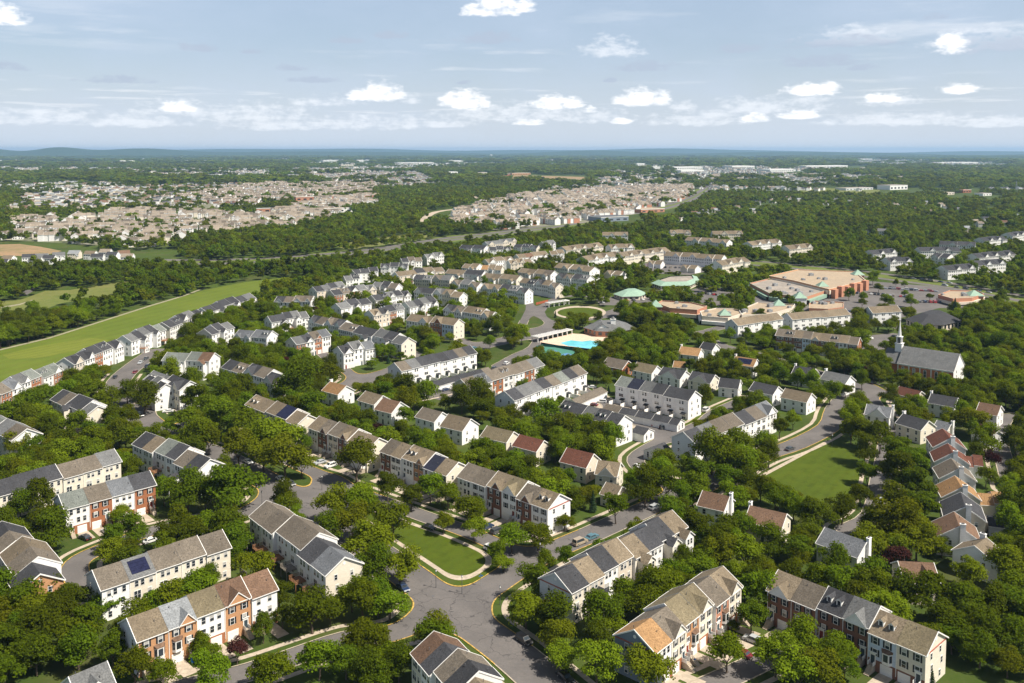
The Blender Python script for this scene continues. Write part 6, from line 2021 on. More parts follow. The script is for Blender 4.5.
# --- everything the scatter must respect
FPS = [(np.array(r['fp']), r['mid'], max(np.hypot(*(np.array(p) - r['mid'])) for p in r['fp'])) for r in ROWS]
KEEP = []
for r in ROWS:
    for (x, y, z) in r['keys']:
        KEEP.append(to_px(x, y, z))
for (x, y, z) in CARPOS:
    KEEP.append(to_px(x, y, z))
for (px_, py_) in ((250, 470), (270, 482), (290, 490), (300, 500), (315, 470), (340, 482), (440, 590), (460, 600), (480, 610), (500, 630), (515, 650), (530, 660), (545, 680), (505, 577), (530, 562), (425, 585), (450, 620),
                   (430, 515), (460, 530), (500, 545), (440, 540), (450, 555), (470, 560), (490, 565), (470, 575), (420, 545), (640, 513), (655, 508), (610, 525), (716, 482), (725, 476), (75, 575), (85, 562), (150, 533), (240, 516), (260, 505), (285, 652), (300, 650), (330, 632), (410, 622), (400, 636), (835, 430), (830, 420), (720, 345),
                   (735, 350), (760, 353), (785, 360), (140, 415), (155, 430), (115, 385), (140, 365), (150, 357), (215, 455), (230, 462), (790, 470), (800, 460), (820, 450), (845, 455), (840, 470), (850, 490), (820, 480), (800, 490), (780, 485), (830, 495), (775, 478), (760, 472),
                   (365, 380), (380, 374), (350, 386), (480, 346), (500, 341), (530, 334), (550, 328), (590, 318), (610, 314), (635, 302), (580, 312), (565, 312), (595, 312), (570, 343), (590, 345), (555, 345), (560, 353), (565, 357), (550, 352), (640, 324), (655, 326), (645, 428), (600, 415), (680, 425), (690, 420), (660, 440), (705, 412), (730, 405),
                   (870, 345), (880, 340), (895, 337), (880, 348), (690, 287), (700, 300), (720, 292), (860, 290), (900, 295), (855, 296), (870, 296), (885, 294), (915, 297), (890, 306), (870, 308), (930, 304), (915, 288), (845, 305), (830, 306), (930, 292), (880, 300), (840, 300), (960, 298), (745, 264), (800, 268), (860, 274), (930, 283), (985, 294), (1015, 300), (1003, 455), (1000, 445), (640, 470), (638, 460),
                   (630, 264), (660, 265), (690, 270), (715, 270), (900, 312), (850, 312), (760, 300), (775, 308), (830, 296), (1012, 418), (606, 334), (602, 335.5), (610, 335.5), (598, 336), (268, 552), (276, 562), (284, 572), (292, 580), (258, 544), (768, 512), (760, 506), (780, 516), (836, 534), (850, 540), (860, 546), (906, 566), (925, 568), (712, 500), (720, 504), (728, 508), (738, 500), (590, 305), (560, 305), (548, 322)):
    KEEP.append(to_px(*gp(px_, py_), 0.0))
for poly, st in (([(0, 350), (75, 332), (135, 312), (200, 290), (250, 281), (235, 290), (195, 300), (150, 316), (115, 330), (60, 348), (30, 363), (0, 372)], 9), ([(0, 312), (40, 311), (62, 303), (100, 297), (110, 290), (60, 291), (20, 302)], 9),
                 ([(440, 238), (500, 230), (560, 223), (612, 213), (652, 208), (690, 199), (714, 184)], 9)):
    for i in range(len(poly)):
        a, c_ = poly[i], poly[(i + 1) % len(poly)]
        for t in (0, .33, .66):
            KEEP.append(to_px(*gp(a[0] + t * (c_[0] - a[0]), a[1] + t * (c_[1] - a[1])), 0.0))
KEEP = np.array(KEEP)

NOTREE = [ccw(pxs(p)) for p in (
    [(419, 527), (470, 546), (508, 560), (482, 583), (462, 583), (436, 568), (409, 551)], [(755, 476), (826, 441), (862, 450), (856, 500), (806, 510), (750, 490)],
    [(-40, 420), (0, 404), (40, 388), (80, 371), (140, 348), (205, 321), (262, 297), (300, 284), (300, 276), (245, 282), (205, 290), (150, 305), (100, 321), (50, 337), (0, 349), (-40, 354)],
    [(-30, 316), (0, 312), (40, 311), (62, 303), (110, 297), (146, 283), (120, 284), (70, 290), (45, 291), (20, 300), (-30, 304)],
    [(806, 304), (840, 290), (868, 281), (930, 285), (1010, 300), (990, 311), (900, 320), (822, 312)], [(862, 348), (864, 334), (905, 333), (905, 342), (890, 350), (872, 358)],
    [(540, 341), (572, 333), (612, 336), (614, 345), (604, 354), (580, 361), (545, 359), (536, 349)], ellipse(580, 312.5, 27, 7), [(-20, 259), (-20, 242), (60, 242), (102, 249), (96, 257), (20, 263)], [(588, 404), (606, 396), (690, 422), (674, 438), (640, 434)],
    [(418, 398), (495, 370), (522, 377), (460, 406)], [(505, 180), (515, 174), (590, 176), (586, 184)], [(790, 193), (820, 187), (880, 189), (876, 198)], [(640, 276), (660, 262), (722, 262), (724, 272), (690, 277)], [(335, 246), (420, 233), (440, 236), (400, 243), (350, 250)])]
FOREST = [ccw(pxs(p)) for p in (
    [(-40, 352), (-40, 318), (0, 314), (42, 313), (64, 304), (112, 297), (150, 284), (200, 266), (260, 250), (330, 247), (356, 262), (320, 282), (262, 284), (240, 281), (203, 289), (150, 304), (100, 320), (50, 336), (0, 348)],
    [(-30, 300), (0, 285), (45, 275), (100, 270), (180, 264), (185, 270), (146, 281), (70, 288), (45, 290), (20, 299)],
    [(180, 262), (300, 240), (400, 214), (440, 205), (450, 192), (470, 225), (440, 236), (370, 247), (330, 256), (260, 250)],
    [(958, 352), (985, 330), (1050, 318), (1080, 450), (1012, 415), (985, 400), (962, 392)], [(740, 258), (790, 262), (860, 268), (1060, 300), (1060, 294), (930, 274), (860, 266), (760, 254)],
    [(722, 560), (742, 510), (800, 520), (880, 548), (940, 575), (1000, 560), (1100, 560), (1100, 690), (955, 690), (948, 632), (870, 595), (790, 566), (745, 585)],
    [(-60, 600), (0, 580), (30, 580), (100, 585), (112, 612), (118, 640), (125, 690), (-60, 700)])]
DISTRICT = [ccw(pxs(p)) for p in (
    [(8, 240), (15, 222), (130, 212), (260, 216), (325, 200), (375, 196), (372, 204), (335, 214), (318, 225), (200, 240), (140, 248), (60, 243)],
    [(0, 214), (20, 196), (150, 186), (245, 184), (300, 190), (260, 206), (120, 212)], [(440, 226), (450, 214), (520, 196), (600, 190), (690, 186), (688, 198), (640, 211), (590, 222), (500, 230)],
    [(315, 190), (340, 174), (420, 172), (442, 182), (410, 190)], [(165, 200), (240, 186), (260, 184), (375, 184), (375, 194), (250, 206)], [(0, 270), (0, 262), (60, 258), (175, 251), (178, 262), (130, 266)])]


for b_ in BIGPX:
    NOTREE.append(ccw(pxs([(b_[0] - 3, b_[2] + (7 if b_[2] > 185 else 3.2)), (b_[1] + 3, b_[2] + (7 if b_[2] > 185 else 3.2)), (b_[1] + 3, b_[2] - 1.2), (b_[0] - 3, b_[2] - 1.2)])))
for (px_, py_) in LONELY:
    NOTREE.append(ccw(pxs([(px_ - 3.5, py_ + 8), (px_ + 3.5, py_ + 8), (px_ + 3.5, py_ - .8), (px_ - 3.5, py_ - .8)])))
for ln in (PARKWAY, [(420, 222), (436, 212), (470, 207), (480, 200), (470, 193)], HIGHWAY):
    for (a, c_) in zip(ln[:-1], ln[1:]):
        NOTREE.append(ccw(pxs([(a[0], a[1] - 1.4), (c_[0], c_[1] - 1.4), (c_[0], c_[1] + 9), (a[0], a[1] + 9)])))
NOTREE.append(ccw(pxs([(-20, 272), (-20, 256), (60, 254), (178, 249), (182, 262), (130, 268), (60, 270)])))


def np_inside(X, Y, poly):
    c_ = np.zeros(X.shape, bool)
    j = len(poly) - 1
    for i in range(len(poly)):
        xi, yi = poly[i]; xj, yj = poly[j]
        c_ ^= ((yi > Y) != (yj > Y)) & (X < (xj - xi) * (Y - yi) / (yj - yi + 1e-12) + xi)
        j = i
    return c_


def vnoise(X, Y, s, seed):
    r_ = np.random.default_rng(seed)
    out = np.zeros(X.shape)
    for k in range(10):
        a = r_.random() * 6.28; f = r_.uniform(.5, 2.0) / s; p = r_.random() * 6.28
        out += np.sin((X * np.cos(a) + Y * np.sin(a)) * f * 6.28 + p)
    return out / 3.2


def scatter(y0, y1, step, jitter, prob, forest_prob, rmin, rmax, check_occ=True, district_prob=.2, road_gap=3.5):
    ys = np.arange(y0, y1, step)
    xs = np.arange(-y1 * .62 - 30, y1 * .62 + 30, step)
    X, Y = np.meshgrid(xs, ys)
    X = X + nrng.uniform(-jitter, jitter, X.shape) * step
    Y = Y + nrng.uniform(-jitter, jitter, Y.shape) * step
    X, Y = X.ravel(), Y.ravel()
    k = (np.abs(X) < Y * .61 + 25) & (Y > y0 - 5)
    X, Y = X[k], Y[k]
    P = np.full(X.shape, prob)
    for f in FOREST:
        P[np_inside(X, Y, f)] = forest_prob
    for f in DISTRICT:
        P[np_inside(X, Y, f)] = district_prob
    for f in NOTREE:
        P[np_inside(X, Y, f)] = 0
    if y1 > 2800:
        hn = vnoise(X, Y, 1900, 21)
        P = P * np.where((hn > .05) & (Y > 2400), .14, 1.0)
        P = P * np.where((vnoise(X, Y, 900, 33) > .95) & (Y > 2200), .1, 1.0)
    k = nrng.random(X.shape) < P * np.clip(.85 + .5 * vnoise(X, Y, 90 if y1 < 1500 else 700, 4), .25, 1.2)
    X, Y = X[k], Y[k]
    i = np.clip(np.round((X - GX0) / GH).astype(int), 0, len(gx) - 1); j = np.clip(np.round((Y - GY0) / GH).astype(int), 0, len(gy) - 1)
    k = (SDF[j, i] > road_gap) | (X < GX0) | (X > GX1) | (Y > GY1)
    X, Y = X[k], Y[k]
    Rr = nrng.uniform(rmin, rmax, X.shape)
    ok = np.ones(X.shape, bool)
    for fp, mid, rad in FPS:                   # stay clear of walls
        near = np.nonzero(np.hypot(X - mid[0], Y - mid[1]) < rad + 8)[0]
        if not len(near):
            continue
        a, b_, d_ = fp[0], fp[1], fp[-1]
        if len(fp) == 4:
            u = b_ - a; v = d_ - a; Lu, Lv = np.hypot(*u), np.hypot(*v)
            pu = ((X[near] - a[0]) * u[0] + (Y[near] - a[1]) * u[1]) / Lu; pv = ((X[near] - a[0]) * v[0] + (Y[near] - a[1]) * v[1]) / Lv
            g_ = 1.4 + Rr[near] * .42
            ok[near] &= ~((pu > -g_) & (pu < Lu + g_) & (pv > -g_) & (pv < Lv + g_))
        else:
            ok[near] &= ~np_inside(X[near], Y[near], [tuple(q) for q in (mid + (fp - mid) * 1.08)])
    X, Y, Rr = X[ok], Y[ok], Rr[ok]
    if check_occ:
        ok = np.ones(X.shape, bool)
        zc = 5.4 * Rr / 4.2
        PX, PY, D = to_px_np(X, Y, zc)
        rp = Rr * FPX / D
        for q in range(0, len(X), 400):
            s = slice(q, q + 400)
            dx = (KEEP[None, :, 0] - PX[s, None]) / rp[s, None]
            dy = (KEEP[None, :, 1] - PY[s, None]) / (rp[s, None] * 1.15)
            hit = (dx * dx + dy * dy < .85) & (KEEP[None, :, 2] > D[s, None] - 2)
            ok[s] = ~hit.any(1)
        X, Y, Rr = X[ok], Y[ok], Rr[ok]
    return X, Y, Rr


def to_px_np(x, y, z):
    c, s = math.cos(TILT), math.sin(TILT)
    zz = z - CAM_H
    dep = y * c - zz * s
    up = y * s + zz * c
    return 512 + FPX * x / dep, HOR - (up / dep - math.tan(TILT)) * FPX, dep


MT = np.array([(t[0], t[1], t[2]) for t in TREEPTS])
X, Y, Rr = scatter(196, 640, 5.8, .46, .9, 1.0, 2.9, 5.3)
k = np.array([np.min(np.hypot(MT[:, 0] - x, MT[:, 1] - y) - MT[:, 2] * .7) > .9 for x, y in zip(X, Y)])
X, Y, Rr = X[k], Y[k], Rr[k]
KINDS_ = nrng.choice(list('ddddmmmmmlllcdmmldmlddddmmmmmlllcdmmldmldmlddmmllmmmmmlldmlmdr'), len(X))
near_pts = [(float(a), float(b_), float(c_) * (.55 if k_ == 'c' else (.75 if k_ == 'r' else 1)), str(k_)) for a, b_, c_, k_ in zip(X, Y, Rr, KINDS_)]
# the trees that show largest become objects of their own; the others one mass
allnear = TREEPTS + near_pts
def shows(t):
    px_, py_, d = to_px(t[0], t[1], 6)
    return t[2] / d * (1 if -15 < px_ < 1039 and -10 < py_ < 695 else 0.02)
allnear.sort(key=shows, reverse=True)
OWN, REST = allnear[:296], allnear[296:]
TREEOBJ = []
for q, (x, y, rm, k) in enumerate(OWN):
    cr = CROWN[k][q % len(CROWN[k])]
    base = {'c': 3.0, 's': 3.2, 'k': 2.3}  .get(k, 4.2)
    s = rm / base
    name = {'c': 'conifer', 's': 'spruce_tree', 'k': 'columnar_tree', 'r': 'purple_tree'}.get(k, 'tree')
    root = empty(name, (x, y, 0), rng.uniform(0, 6.28))
    root.scale = (s * rng.uniform(.86, 1.12), s * rng.uniform(.86, 1.12), s * rng.uniform(.84, 1.06))
    ob('trunk', TRUNK[q % 4], root)
    ob('crown', cr, root)
    TREEOBJ.append((root, x, y, rm, k))

# --- masses of trees: points carrying scale, turn and crown index, instanced with geometry nodes
def tree_mass(name, label, X, Y, Sc, kinds, sources, zs=1.0):
    """one object of kind stuff"""
    src = bpy.data.collections.new(name + '_sources')
    for i, me in enumerate(sources):
        o = bpy.data.objects.new('%s_%03d' % (name + '_source', i), me)
        src.objects.link(o)
    me = bpy.data.meshes.new(name)
    n = len(X)
    me.from_pydata(np.stack([X, Y, np.zeros(n)], 1).tolist(), [], [])
    for nm, typ, arr in (('size', 'FLOAT', Sc), ('turn', 'FLOAT', nrng.uniform(0, 6.28, n)), ('tall', 'FLOAT', np.asarray(Sc) * (nrng.uniform(.75, 1.3, n) if 'houses' not in name else 1.0)), ('kind', 'INT', kinds)):
        at = me.attributes.new(nm, typ, 'POINT')
        at.data.foreach_set('value', np.asarray(arr, dtype=np.int32 if typ == 'INT' else np.float32))
    o = ob(name, me)
    tag(o, label, 'trees', None, 'stuff')
    g = bpy.data.node_groups.new(name, 'GeometryNodeTree')
    g.interface.new_socket('Geometry', in_out='INPUT', socket_type='NodeSocketGeometry')
    g.interface.new_socket('Geometry', in_out='OUTPUT', socket_type='NodeSocketGeometry')
    gi, go = g.nodes.new('NodeGroupInput'), g.nodes.new('NodeGroupOutput')
    ci = g.nodes.new('GeometryNodeCollectionInfo')
    ci.inputs['Collection'].default_value = src
    ci.inputs['Separate Children'].default_value = True
    ci.inputs['Reset Children'].default_value = True
    ip = g.nodes.new('GeometryNodeInstanceOnPoints')
    ip.inputs['Pick Instance'].default_value = True
    def na(nm, typ):
        a = g.nodes.new('GeometryNodeInputNamedAttribute')
        a.data_type = typ
        a.inputs['Name'].default_value = nm
        return a.outputs['Attribute']
    cx = g.nodes.new('ShaderNodeCombineXYZ')
    g.links.new(na('turn', 'FLOAT'), cx.inputs[2])
    sx = g.nodes.new('ShaderNodeCombineXYZ')
    sz = na('size', 'FLOAT')
    g.links.new(sz, sx.inputs[0]); g.links.new(sz, sx.inputs[1])
    mz = g.nodes.new('ShaderNodeMath'); mz.operation = 'MULTIPLY'; mz.inputs[1].default_value = zs
    g.links.new(na('tall', 'FLOAT'), mz.inputs[0]); g.links.new(mz.outputs[0], sx.inputs[2])
    g.links.new(gi.outputs[0], ip.inputs['Points'])
    g.links.new(ci.outputs[0], ip.inputs['Instance'])
    g.links.new(na('kind', 'INT'), ip.inputs['Instance Index'])
    g.links.new(cx.outputs[0], ip.inputs['Rotation'])
    g.links.new(sx.outputs[0], ip.inputs['Scale'])
    g.links.new(ip.outputs[0], go.inputs[0])
    md = o.modifiers.new('spread', 'NODES')
    md.node_group = g
    return o


def join_meshes(name, parts):
    """parts: (mesh, (x, y, z), scale)"""
    V, F, MI, mats, n0 = [], [], [], [], 0
    for me, off, s in parts:
        n = len(me.vertices)
        v = np.empty(n * 3); me.vertices.foreach_get('co', v)
        V.append(v.reshape(-1, 3) * s + np.array(off))
        base = []
        for m in me.materials:
            if m not in mats: mats.append(m)
            base.append(mats.index(m))
        for p in me.polygons:
            F.append([i + n0 for i in p.vertices]); MI.append(base[p.material_index])
        n0 += n
    out = bpy.data.meshes.new(name)
    out.from_pydata(np.concatenate(V).tolist(), [], F)
    for m in mats: out.materials.append(m)
    out.polygons.foreach_set('material_index', MI)
    return out


NEARSRC = [join_meshes('tree_source', [(TRUNK[q % 4], (0, 0, 0), 1), (CROWN[k][q], (0, 0, 0), 1)]) for k in 'dml' for q in range(4)] + [join_meshes('tree_source', [(TRUNK[q % 4], (0, 0, 0), 1), ((CROWN['c'] + CROWN['r'] * 2)[q], (0, 0, 0), .8 if q < 2 else 1)]) for q in range(4)]
KI = {'d': 0, 'm': 4, 'l': 8, 'c': 12, 's': 12, 'r': 14, 'k': 0}
X = np.array([t[0] for t in REST]); Y = np.array([t[1] for t in REST]); Sc = np.array([t[2] / 4.2 for t in REST])
tree_mass('street_trees', 'the many further green trees filling yards and streets between the near rows', X, Y, Sc, [KI[t[3]] + int(nrng.integers(0, 2 if t[3] in 'csr' else 4)) for t in REST], NEARSRC)
MIDSRC = [leaf_cloud(300 + q + 10 * j, 620, 1.15, 4.0, [3.9, 4.6, 3.5][q], 5.2, [12, 9, 14][q], [1.8, 2.1, 1.6][q], LEAF[k], flat=.8) for j, k in enumerate('dml') for q in range(3)]
X, Y, Rr = scatter(640, 1420, 7.0, .46, .8, 1.0, 3.0, 5.4)
kd = nrng.choice([0, 1, 2, 0, 1, 2, 3, 4, 5, 3, 4, 5, 6, 7], len(X))
dk = np_inside(X, Y, FOREST[0]) | np_inside(X, Y, FOREST[1])
pn = vnoise(X, Y, 60, 77)
kd = np.where(pn > .55, np.where(nrng.random(len(X)) < .7, nrng.integers(6, 9, len(X)), kd), np.where(pn < -.7, nrng.integers(0, 3, len(X)), kd))
kd = np.where(dk & (nrng.random(len(X)) < .75), nrng.integers(0, 3, len(X)), kd)
print('mid trees', len(X), 'near', len(allnear))
tree_mass('woods', 'green trees and wood belts of the middle distance', X, Y, Rr / 4.2, kd, MIDSRC)
FARSRC = []
for q in range(6):
    parts = []
    r_ = random.Random(q)
    for i in range(5):
        parts.append((leaf_cloud(500 + q * 9 + i, 110, 2.3, 4.4, 4.0, 6.0, 7, 2.0, LEAF['dmdmdl'[(q + i) % 6]], flat=.8), (r_.uniform(-9, 9), r_.uniform(-9, 9), r_.uniform(-1, 1.5)), r_.uniform(.8, 1.25)))
    FARSRC.append(join_meshes('clump', parts))
X, Y, Rr = scatter(1420, 3000, 15, .46, .9, 1.0, .75, 1.15, False, .11)
tree_mass('far_woods', 'far woodland spreading behind and between the estates', X, Y, Rr, nrng.integers(0, 6, len(X)), FARSRC)
X, Y, Rr = scatter(3000, 7200, 38, .46, .88, 1.0, 2.3, 3.2, False, .1)
k = vnoise(X, Y, 1500, 8) < .75
X, Y, Rr = X[k], Y[k], Rr[k]
tree_mass('distant_woods', 'distant woodland reaching towards the horizon', X, Y, Rr, nrng.integers(0, 6, len(X)), FARSRC, .55)
X, Y, Rr = scatter(7200, 16000, 110, .46, .85, 1.0, 6, 8.5, False, .3)
k = vnoise(X, Y, 2500, 9) < .7
X, Y, Rr = X[k], Y[k], Rr[k]
tree_mass('horizon_woods', 'bluish woodland below the horizon', X, Y, Rr, nrng.integers(0, 6, len(X)), FARSRC, .28)

# ------------------------------------------------------------------ the far estates
def far_row_mesh(n, roof, wall, L=6.6, d=11, e=8.2, r=11.6, seed=0):
    mb = MB()
    r_ = random.Random(seed)
    for i in range(n):
        o = (i % 2) * .9
        x0, x1 = i * L - n * L / 2, (i + 1) * L - n * L / 2 - .05
        zz = (i % 2) * .5
        hd = d / 2
        prof = [(-hd + o, 0), (hd + o, 0), (hd + o, e + zz), (o, r + zz), (-hd + o, e + zz)]
        mb.poly([(x0, y, z) for y, z in prof][::-1], 0)
        mb.poly([(x1, y, z) for y, z in prof], 0)
        wm = 1 if r_.random() < .35 else 0
        for k in (1, 4):
            (y0, z0), (y1, z1) = prof[k], prof[(k + 1) % 5]
            mb.poly([(x0, y0, z0), (x0, y1, z1), (x1, y1, z1), (x1, y0, z0)][::-1], wm)
        for sg in (-1, 1):
            slope_slab(mb, x0 - .05, x1 + .05, o + sg * (hd + .4), e + zz - .25, o, r + zz, .25, 2 if r_.random() < .75 else 3, 0)
        for z in (1.7, 4.5, 7.0):
            for f in (.3, .7):
                x = x0 + (x1 - x0) * f
                mb.poly([(x - .5, -hd + o - .05, z - .8), (x + .5, -hd + o - .05, z - .8), (x + .5, -hd + o - .05, z + .8), (x - .5, -hd + o - .05, z + .8)], 4)
        if i % 2 == 0:
            mb.poly([(x0 + 1, -hd + o - .5, e), (x1 - 1, -hd + o - .5, e), ((x0 + x1) / 2, -hd + o - .5, e + 2.4)], 0)
            mb.poly([(x0 + .8, -hd + o - .7, e - .1), ((x0 + x1) / 2, -hd + o - .7, e + 2.6), ((x0 + x1) / 2, o - 1, e + 2.6), (x0 + .8, -hd + o + .4, e - .1)][::-1], 2)
            mb.poly([(x1 - .8, -hd + o - .7, e - .1), ((x0 + x1) / 2, -hd + o - .7, e + 2.6), ((x0 + x1) / 2, o - 1, e + 2.6), (x1 - .8, -hd + o + .4, e - .1)], 2)
    return mb.mesh('rowhouse_block', [WM(wall[0]), WM(wall[1]), RM(roof[0]), RM(roof[1]), GLASS])


FARROW = {k: [far_row_mesh(n, rf, wl, seed=s) for s, n in enumerate((4, 5, 6))] for k, rf, wl in (('tan', 'fn', 'wc'), ('brick', 'fn', 'wp'), ('grey', 'gl', 'ww'))}
def far_house_mesh(roof, wall, seed):
    mb = MB()
    for (x0, x1, y0, y1, e, r, wm, ax) in ((-6, 6, -4.5, 4.5, 5.8, 9.0, 0, 'x'), (1.5, 6, -8, -4.4, 3.4, 5.6, 0, 'y')):
        mb.box(x0, x1, y0, y1, 0, e, wm)
        if ax == 'x':
            ym = (y0 + y1) / 2
            for x in (x0, x1):
                mb.poly([(x, y0, e), (x, y1, e), (x, ym, r)], 0)
            slope_slab(mb, x0 - .3, x1 + .3, y0 - .4, e - .2, ym, r, .25, 1, 0)
            slope_slab(mb, x0 - .3, x1 + .3, y1 + .4, e - .2, ym, r, .25, 1, 0)
        else:
            xm = (x0 + x1) / 2
            mb.poly([(x0, y0, e), (x1, y0, e), (xm, y0, r)], 0)
            mb.poly([(x0 - .3, y0 - .3, e - .2), (xm, y0 - .3, r + .1), (xm, y1 + 3, r + .1), (x0 - .3, y1, e - .2)][::-1], 1)
            mb.poly([(x1 + .3, y0 - .3, e - .2), (xm, y0 - .3, r + .1), (xm, y1 + 3, r + .1), (x1 + .3, y1, e - .2)], 1)
    for x in (-4.5, -2, .5, 3.5):
        for z in (1.6, 4.3):
            mb.poly([(x - .5, -4.55, z - .7), (x + .5, -4.55, z - .7), (x + .5, -4.55, z + .7), (x - .5, -4.55, z + .7)], 2)
    return mb.mesh('estate_house', [WM(wall), RM(roof), GLASS])


FARHOUSE = [far_house_mesh(rf, wl, i) for i, (rf, wl) in enumerate((('g', 'w'), ('f', 'w'), ('t', 'w'), ('c', 'w'), ('l', 'c'), ('w', 'w')))]
ESTATES = [
    (DISTRICT[0], 'row', 'tan', 43, 38, 20, 'tan-roofed rowhouses of the western estate beyond the fairway', 'tan-roofed rowhouse block in the western estate beyond the fairway'),
    (DISTRICT[2], 'row', 'brick', 43, 37, 32, 'brick and beige rowhouses beyond the parkway', 'brick and beige rowhouse block in the dense estate beyond the parkway'),
    (DISTRICT[4], 'row', 'brick', 46, 44, -4, 'far brick rowhouses above the western estate', 'far brick rowhouse block above the western estate'),
    (DISTRICT[1], 'house', None, 26, 42, 20, 'far white houses on the western horizon side', 'far white house among the pale western streets'),
    (DISTRICT[3], 'house', None, 30, 48, -8, 'far dark-roofed houses in the central woods', 'far pale house in the estate within the central woods')]
stuff_parts = []
FARLIST = []
for (poly, typ, key, sx, sy, ang, grp, lb) in ESTATES:
    c0 = centroid(poly)
    ca, sa = math.cos(R(ang)), math.sin(R(ang))
    for i in range(-40, 41):
        for j in range(-60, 61):
            u, v = i * sx + rng.uniform(-2, 2) + (j % 2) * sx * .3, j * sy + rng.uniform(-2, 2)
            x, y = c0[0] + u * ca - v * sa, c0[1] + u * sa + v * ca
            if not inside((x, y), poly) or rng.random() < .1:
                continue
            px_, py_, d = to_px(x, y, 5)
            if not (-20 < px_ < 1044):
                continue
            rz = R(ang) + (math.pi if (j % 2) else 0) + rng.uniform(-.08, .08) + (math.pi / 2 if rng.random() < .12 else 0)
            me = rng.choice(FARROW[key]) if typ == 'row' else rng.choice(FARHOUSE)
            FARLIST.append((y, x, rz, me, typ, grp, lb))
# the scattered houses in the woods on the right, and specks of houses up to the horizon
for (px_, py_) in LONELY:
    x, y = gp(px_, py_)
    FARLIST.append((y, x, rng.uniform(-.6, .6), rng.choice(FARHOUSE), 'house', 'houses scattered in the right-hand woods', 'pale house standing alone in the woods right of the parkway'))
    KEEP = np.vstack([KEEP, to_px(x, y, 5)])
near_h = [(9, 264, 2), (29, 262.5, 3), (42, 262, 0), (50, 263.5, 3), (59, 260.5, 0), (75, 258.5, 4), (91, 259, 2), (98, 262, 3), (106, 257, 1), (113, 260, 3), (124, 258.5, 5), (3, 268, 3), (36, 266, 0), (128, 262, 1)]
for (px_, py_, q) in near_h:
    x, y = gp(px_, py_)
    FARLIST.append((y, x, rng.uniform(-.2, .5), FARHOUSE[q], 'house', 'houses beside the building site', 'house in the line below the bare building site, west of the woods'))
FARLIST.sort(key=lambda t: t[0])
cnt = {'row': 0, 'house': 0}
lim = {'row': 210, 'house': 120}
for (y, x, rz, me, typ, grp, lb) in FARLIST:
    if cnt[typ] < lim[typ]:
        cnt[typ] += 1
        o = ob('rowhouse_block' if typ == 'row' else 'estate_house', me, None, (x, y, 0), rz)
        tag(o, lb, 'rowhouses' if typ == 'row' else 'house', grp)
    else:
        stuff_parts.append((me, x, y, rz))
SRC = {}
for q in range(17000):        # specks of far housing between the woods
    y = rng.uniform(3000, 14000) if q % 3 else rng.uniform(2600, 6000)
    x = rng.uniform(-.6, .6) * y
    nv = float(vnoise(np.array([x]), np.array([y]), 1900, 21)[0])
    if nv < .05:
        continue
    stuff_parts.append((rng.choice(FARHOUSE + FARROW['grey'][:1] + FARROW['tan'][:1]), x, y, rng.uniform(0, 3.14)))
keys = list({id(p[0]): p[0] for p in stuff_parts}.values())
idx = {id(m): i for i, m in enumerate(keys)}
o = tree_mass('distant_houses', 'countless small pale houses of the farthest estates', np.array([p[1] for p in stuff_parts]), np.array([p[2] for p in stuff_parts]), np.ones(len(stuff_parts)), [idx[id(p[0])] for p in stuff_parts], keys)
o.data.attributes['turn'].data.foreach_set('value', np.array([p[3] for p in stuff_parts], dtype=np.float32))
o['category'] = 'houses'

# large sheds, schools and shops far away
for (x0, x1, py_, h, dep, wl, rf, lb) in BIG:
    a, c_ = gp(x0, py_), gp(x1, py_)
    L = c_[0] - a[0]
    if L > 30:
        dep = min(dep, L * .55)
        L = max(L * .5, (L - dep * .5) / .866)
    root = empty('warehouse', (a[0], a[1], 0), R(30))
    tag(root, lb, 'building')
    mb = MB(); mb.box(0, L, 0, dep, 0, h)
    if py_ < 177 and wl == 'w':
        h *= 1.5
        rf = WHITE
    if py_ < 177 and wl == 'w':
        mb = MB(); mb.box(0, L, 0, dep, 0, h)
    k = max(3, int(L / 14))
    for q in range(k):
        mb.box(L * (q + .25) / k, L * (q + .75) / k, -.12, 0, h * .25, h * .62, 1)
    mb.build('wall', [WM(wl), GLASS], root)
    mb = MB(); mb.box(-.4, L + .4, -.4, dep + .4, h + .02, h + .9, mats=[0, 0, 1, 1, 1, 1]); mb.build('roof', [rf, WHITE], root)
# water towers
for (px_, py_, h, lb) in ((491, 157.5, 46, 'white water tower on a slim stem against the horizon'), (122.5, 164, 30, 'left one of two squat white tanks below the left hills'), (131, 164, 30, 'right one of two squat white tanks below the left hills')):
    x, y = gp(px_, py_)
    d = math.hypot(x, y)
    rr = 3.2 * d / FPX if h < 40 else 1.5 * d / FPX
    t = empty('water_tower', (x, y, 0)); tag(t, lb, 'water tower')
    mb = MB(); mb.cyl(0, 0, 0, h * .6, rr * .35, rr * .3, 10, 0); mb.build('stem', [WHITE], t)
    mb = MB(); mb.cyl(0, 0, h * .6, h * .72, rr * .4, rr, 14, 0); mb.cyl(0, 0, h * .72, h * .92, rr, rr, 14, 0); mb.cyl(0, 0, h * .92, h, rr, rr * .3, 14, 0); mb.build('tank', [WHITE], t)
x, y = gp(1016, 196)
t = empty('lattice_mast', (x, y, 0)); tag(t, 'thin grey lattice mast above the far right-hand woods', 'mast')
mb = MB()
for sx in (-1, 1):
    for sy in (-1, 1):
        mb.tube((sx * 3, sy * 3, 0), (sx * .5, sy * .5, 38), .35, .25, 5)
for z in range(4, 36, 5):
    w_ = 3 - 2.5 * z / 38
    mb.box(-w_, w_, -w_, w_, z, z + .4, 0)
mb.build('frame', [METALG], t)

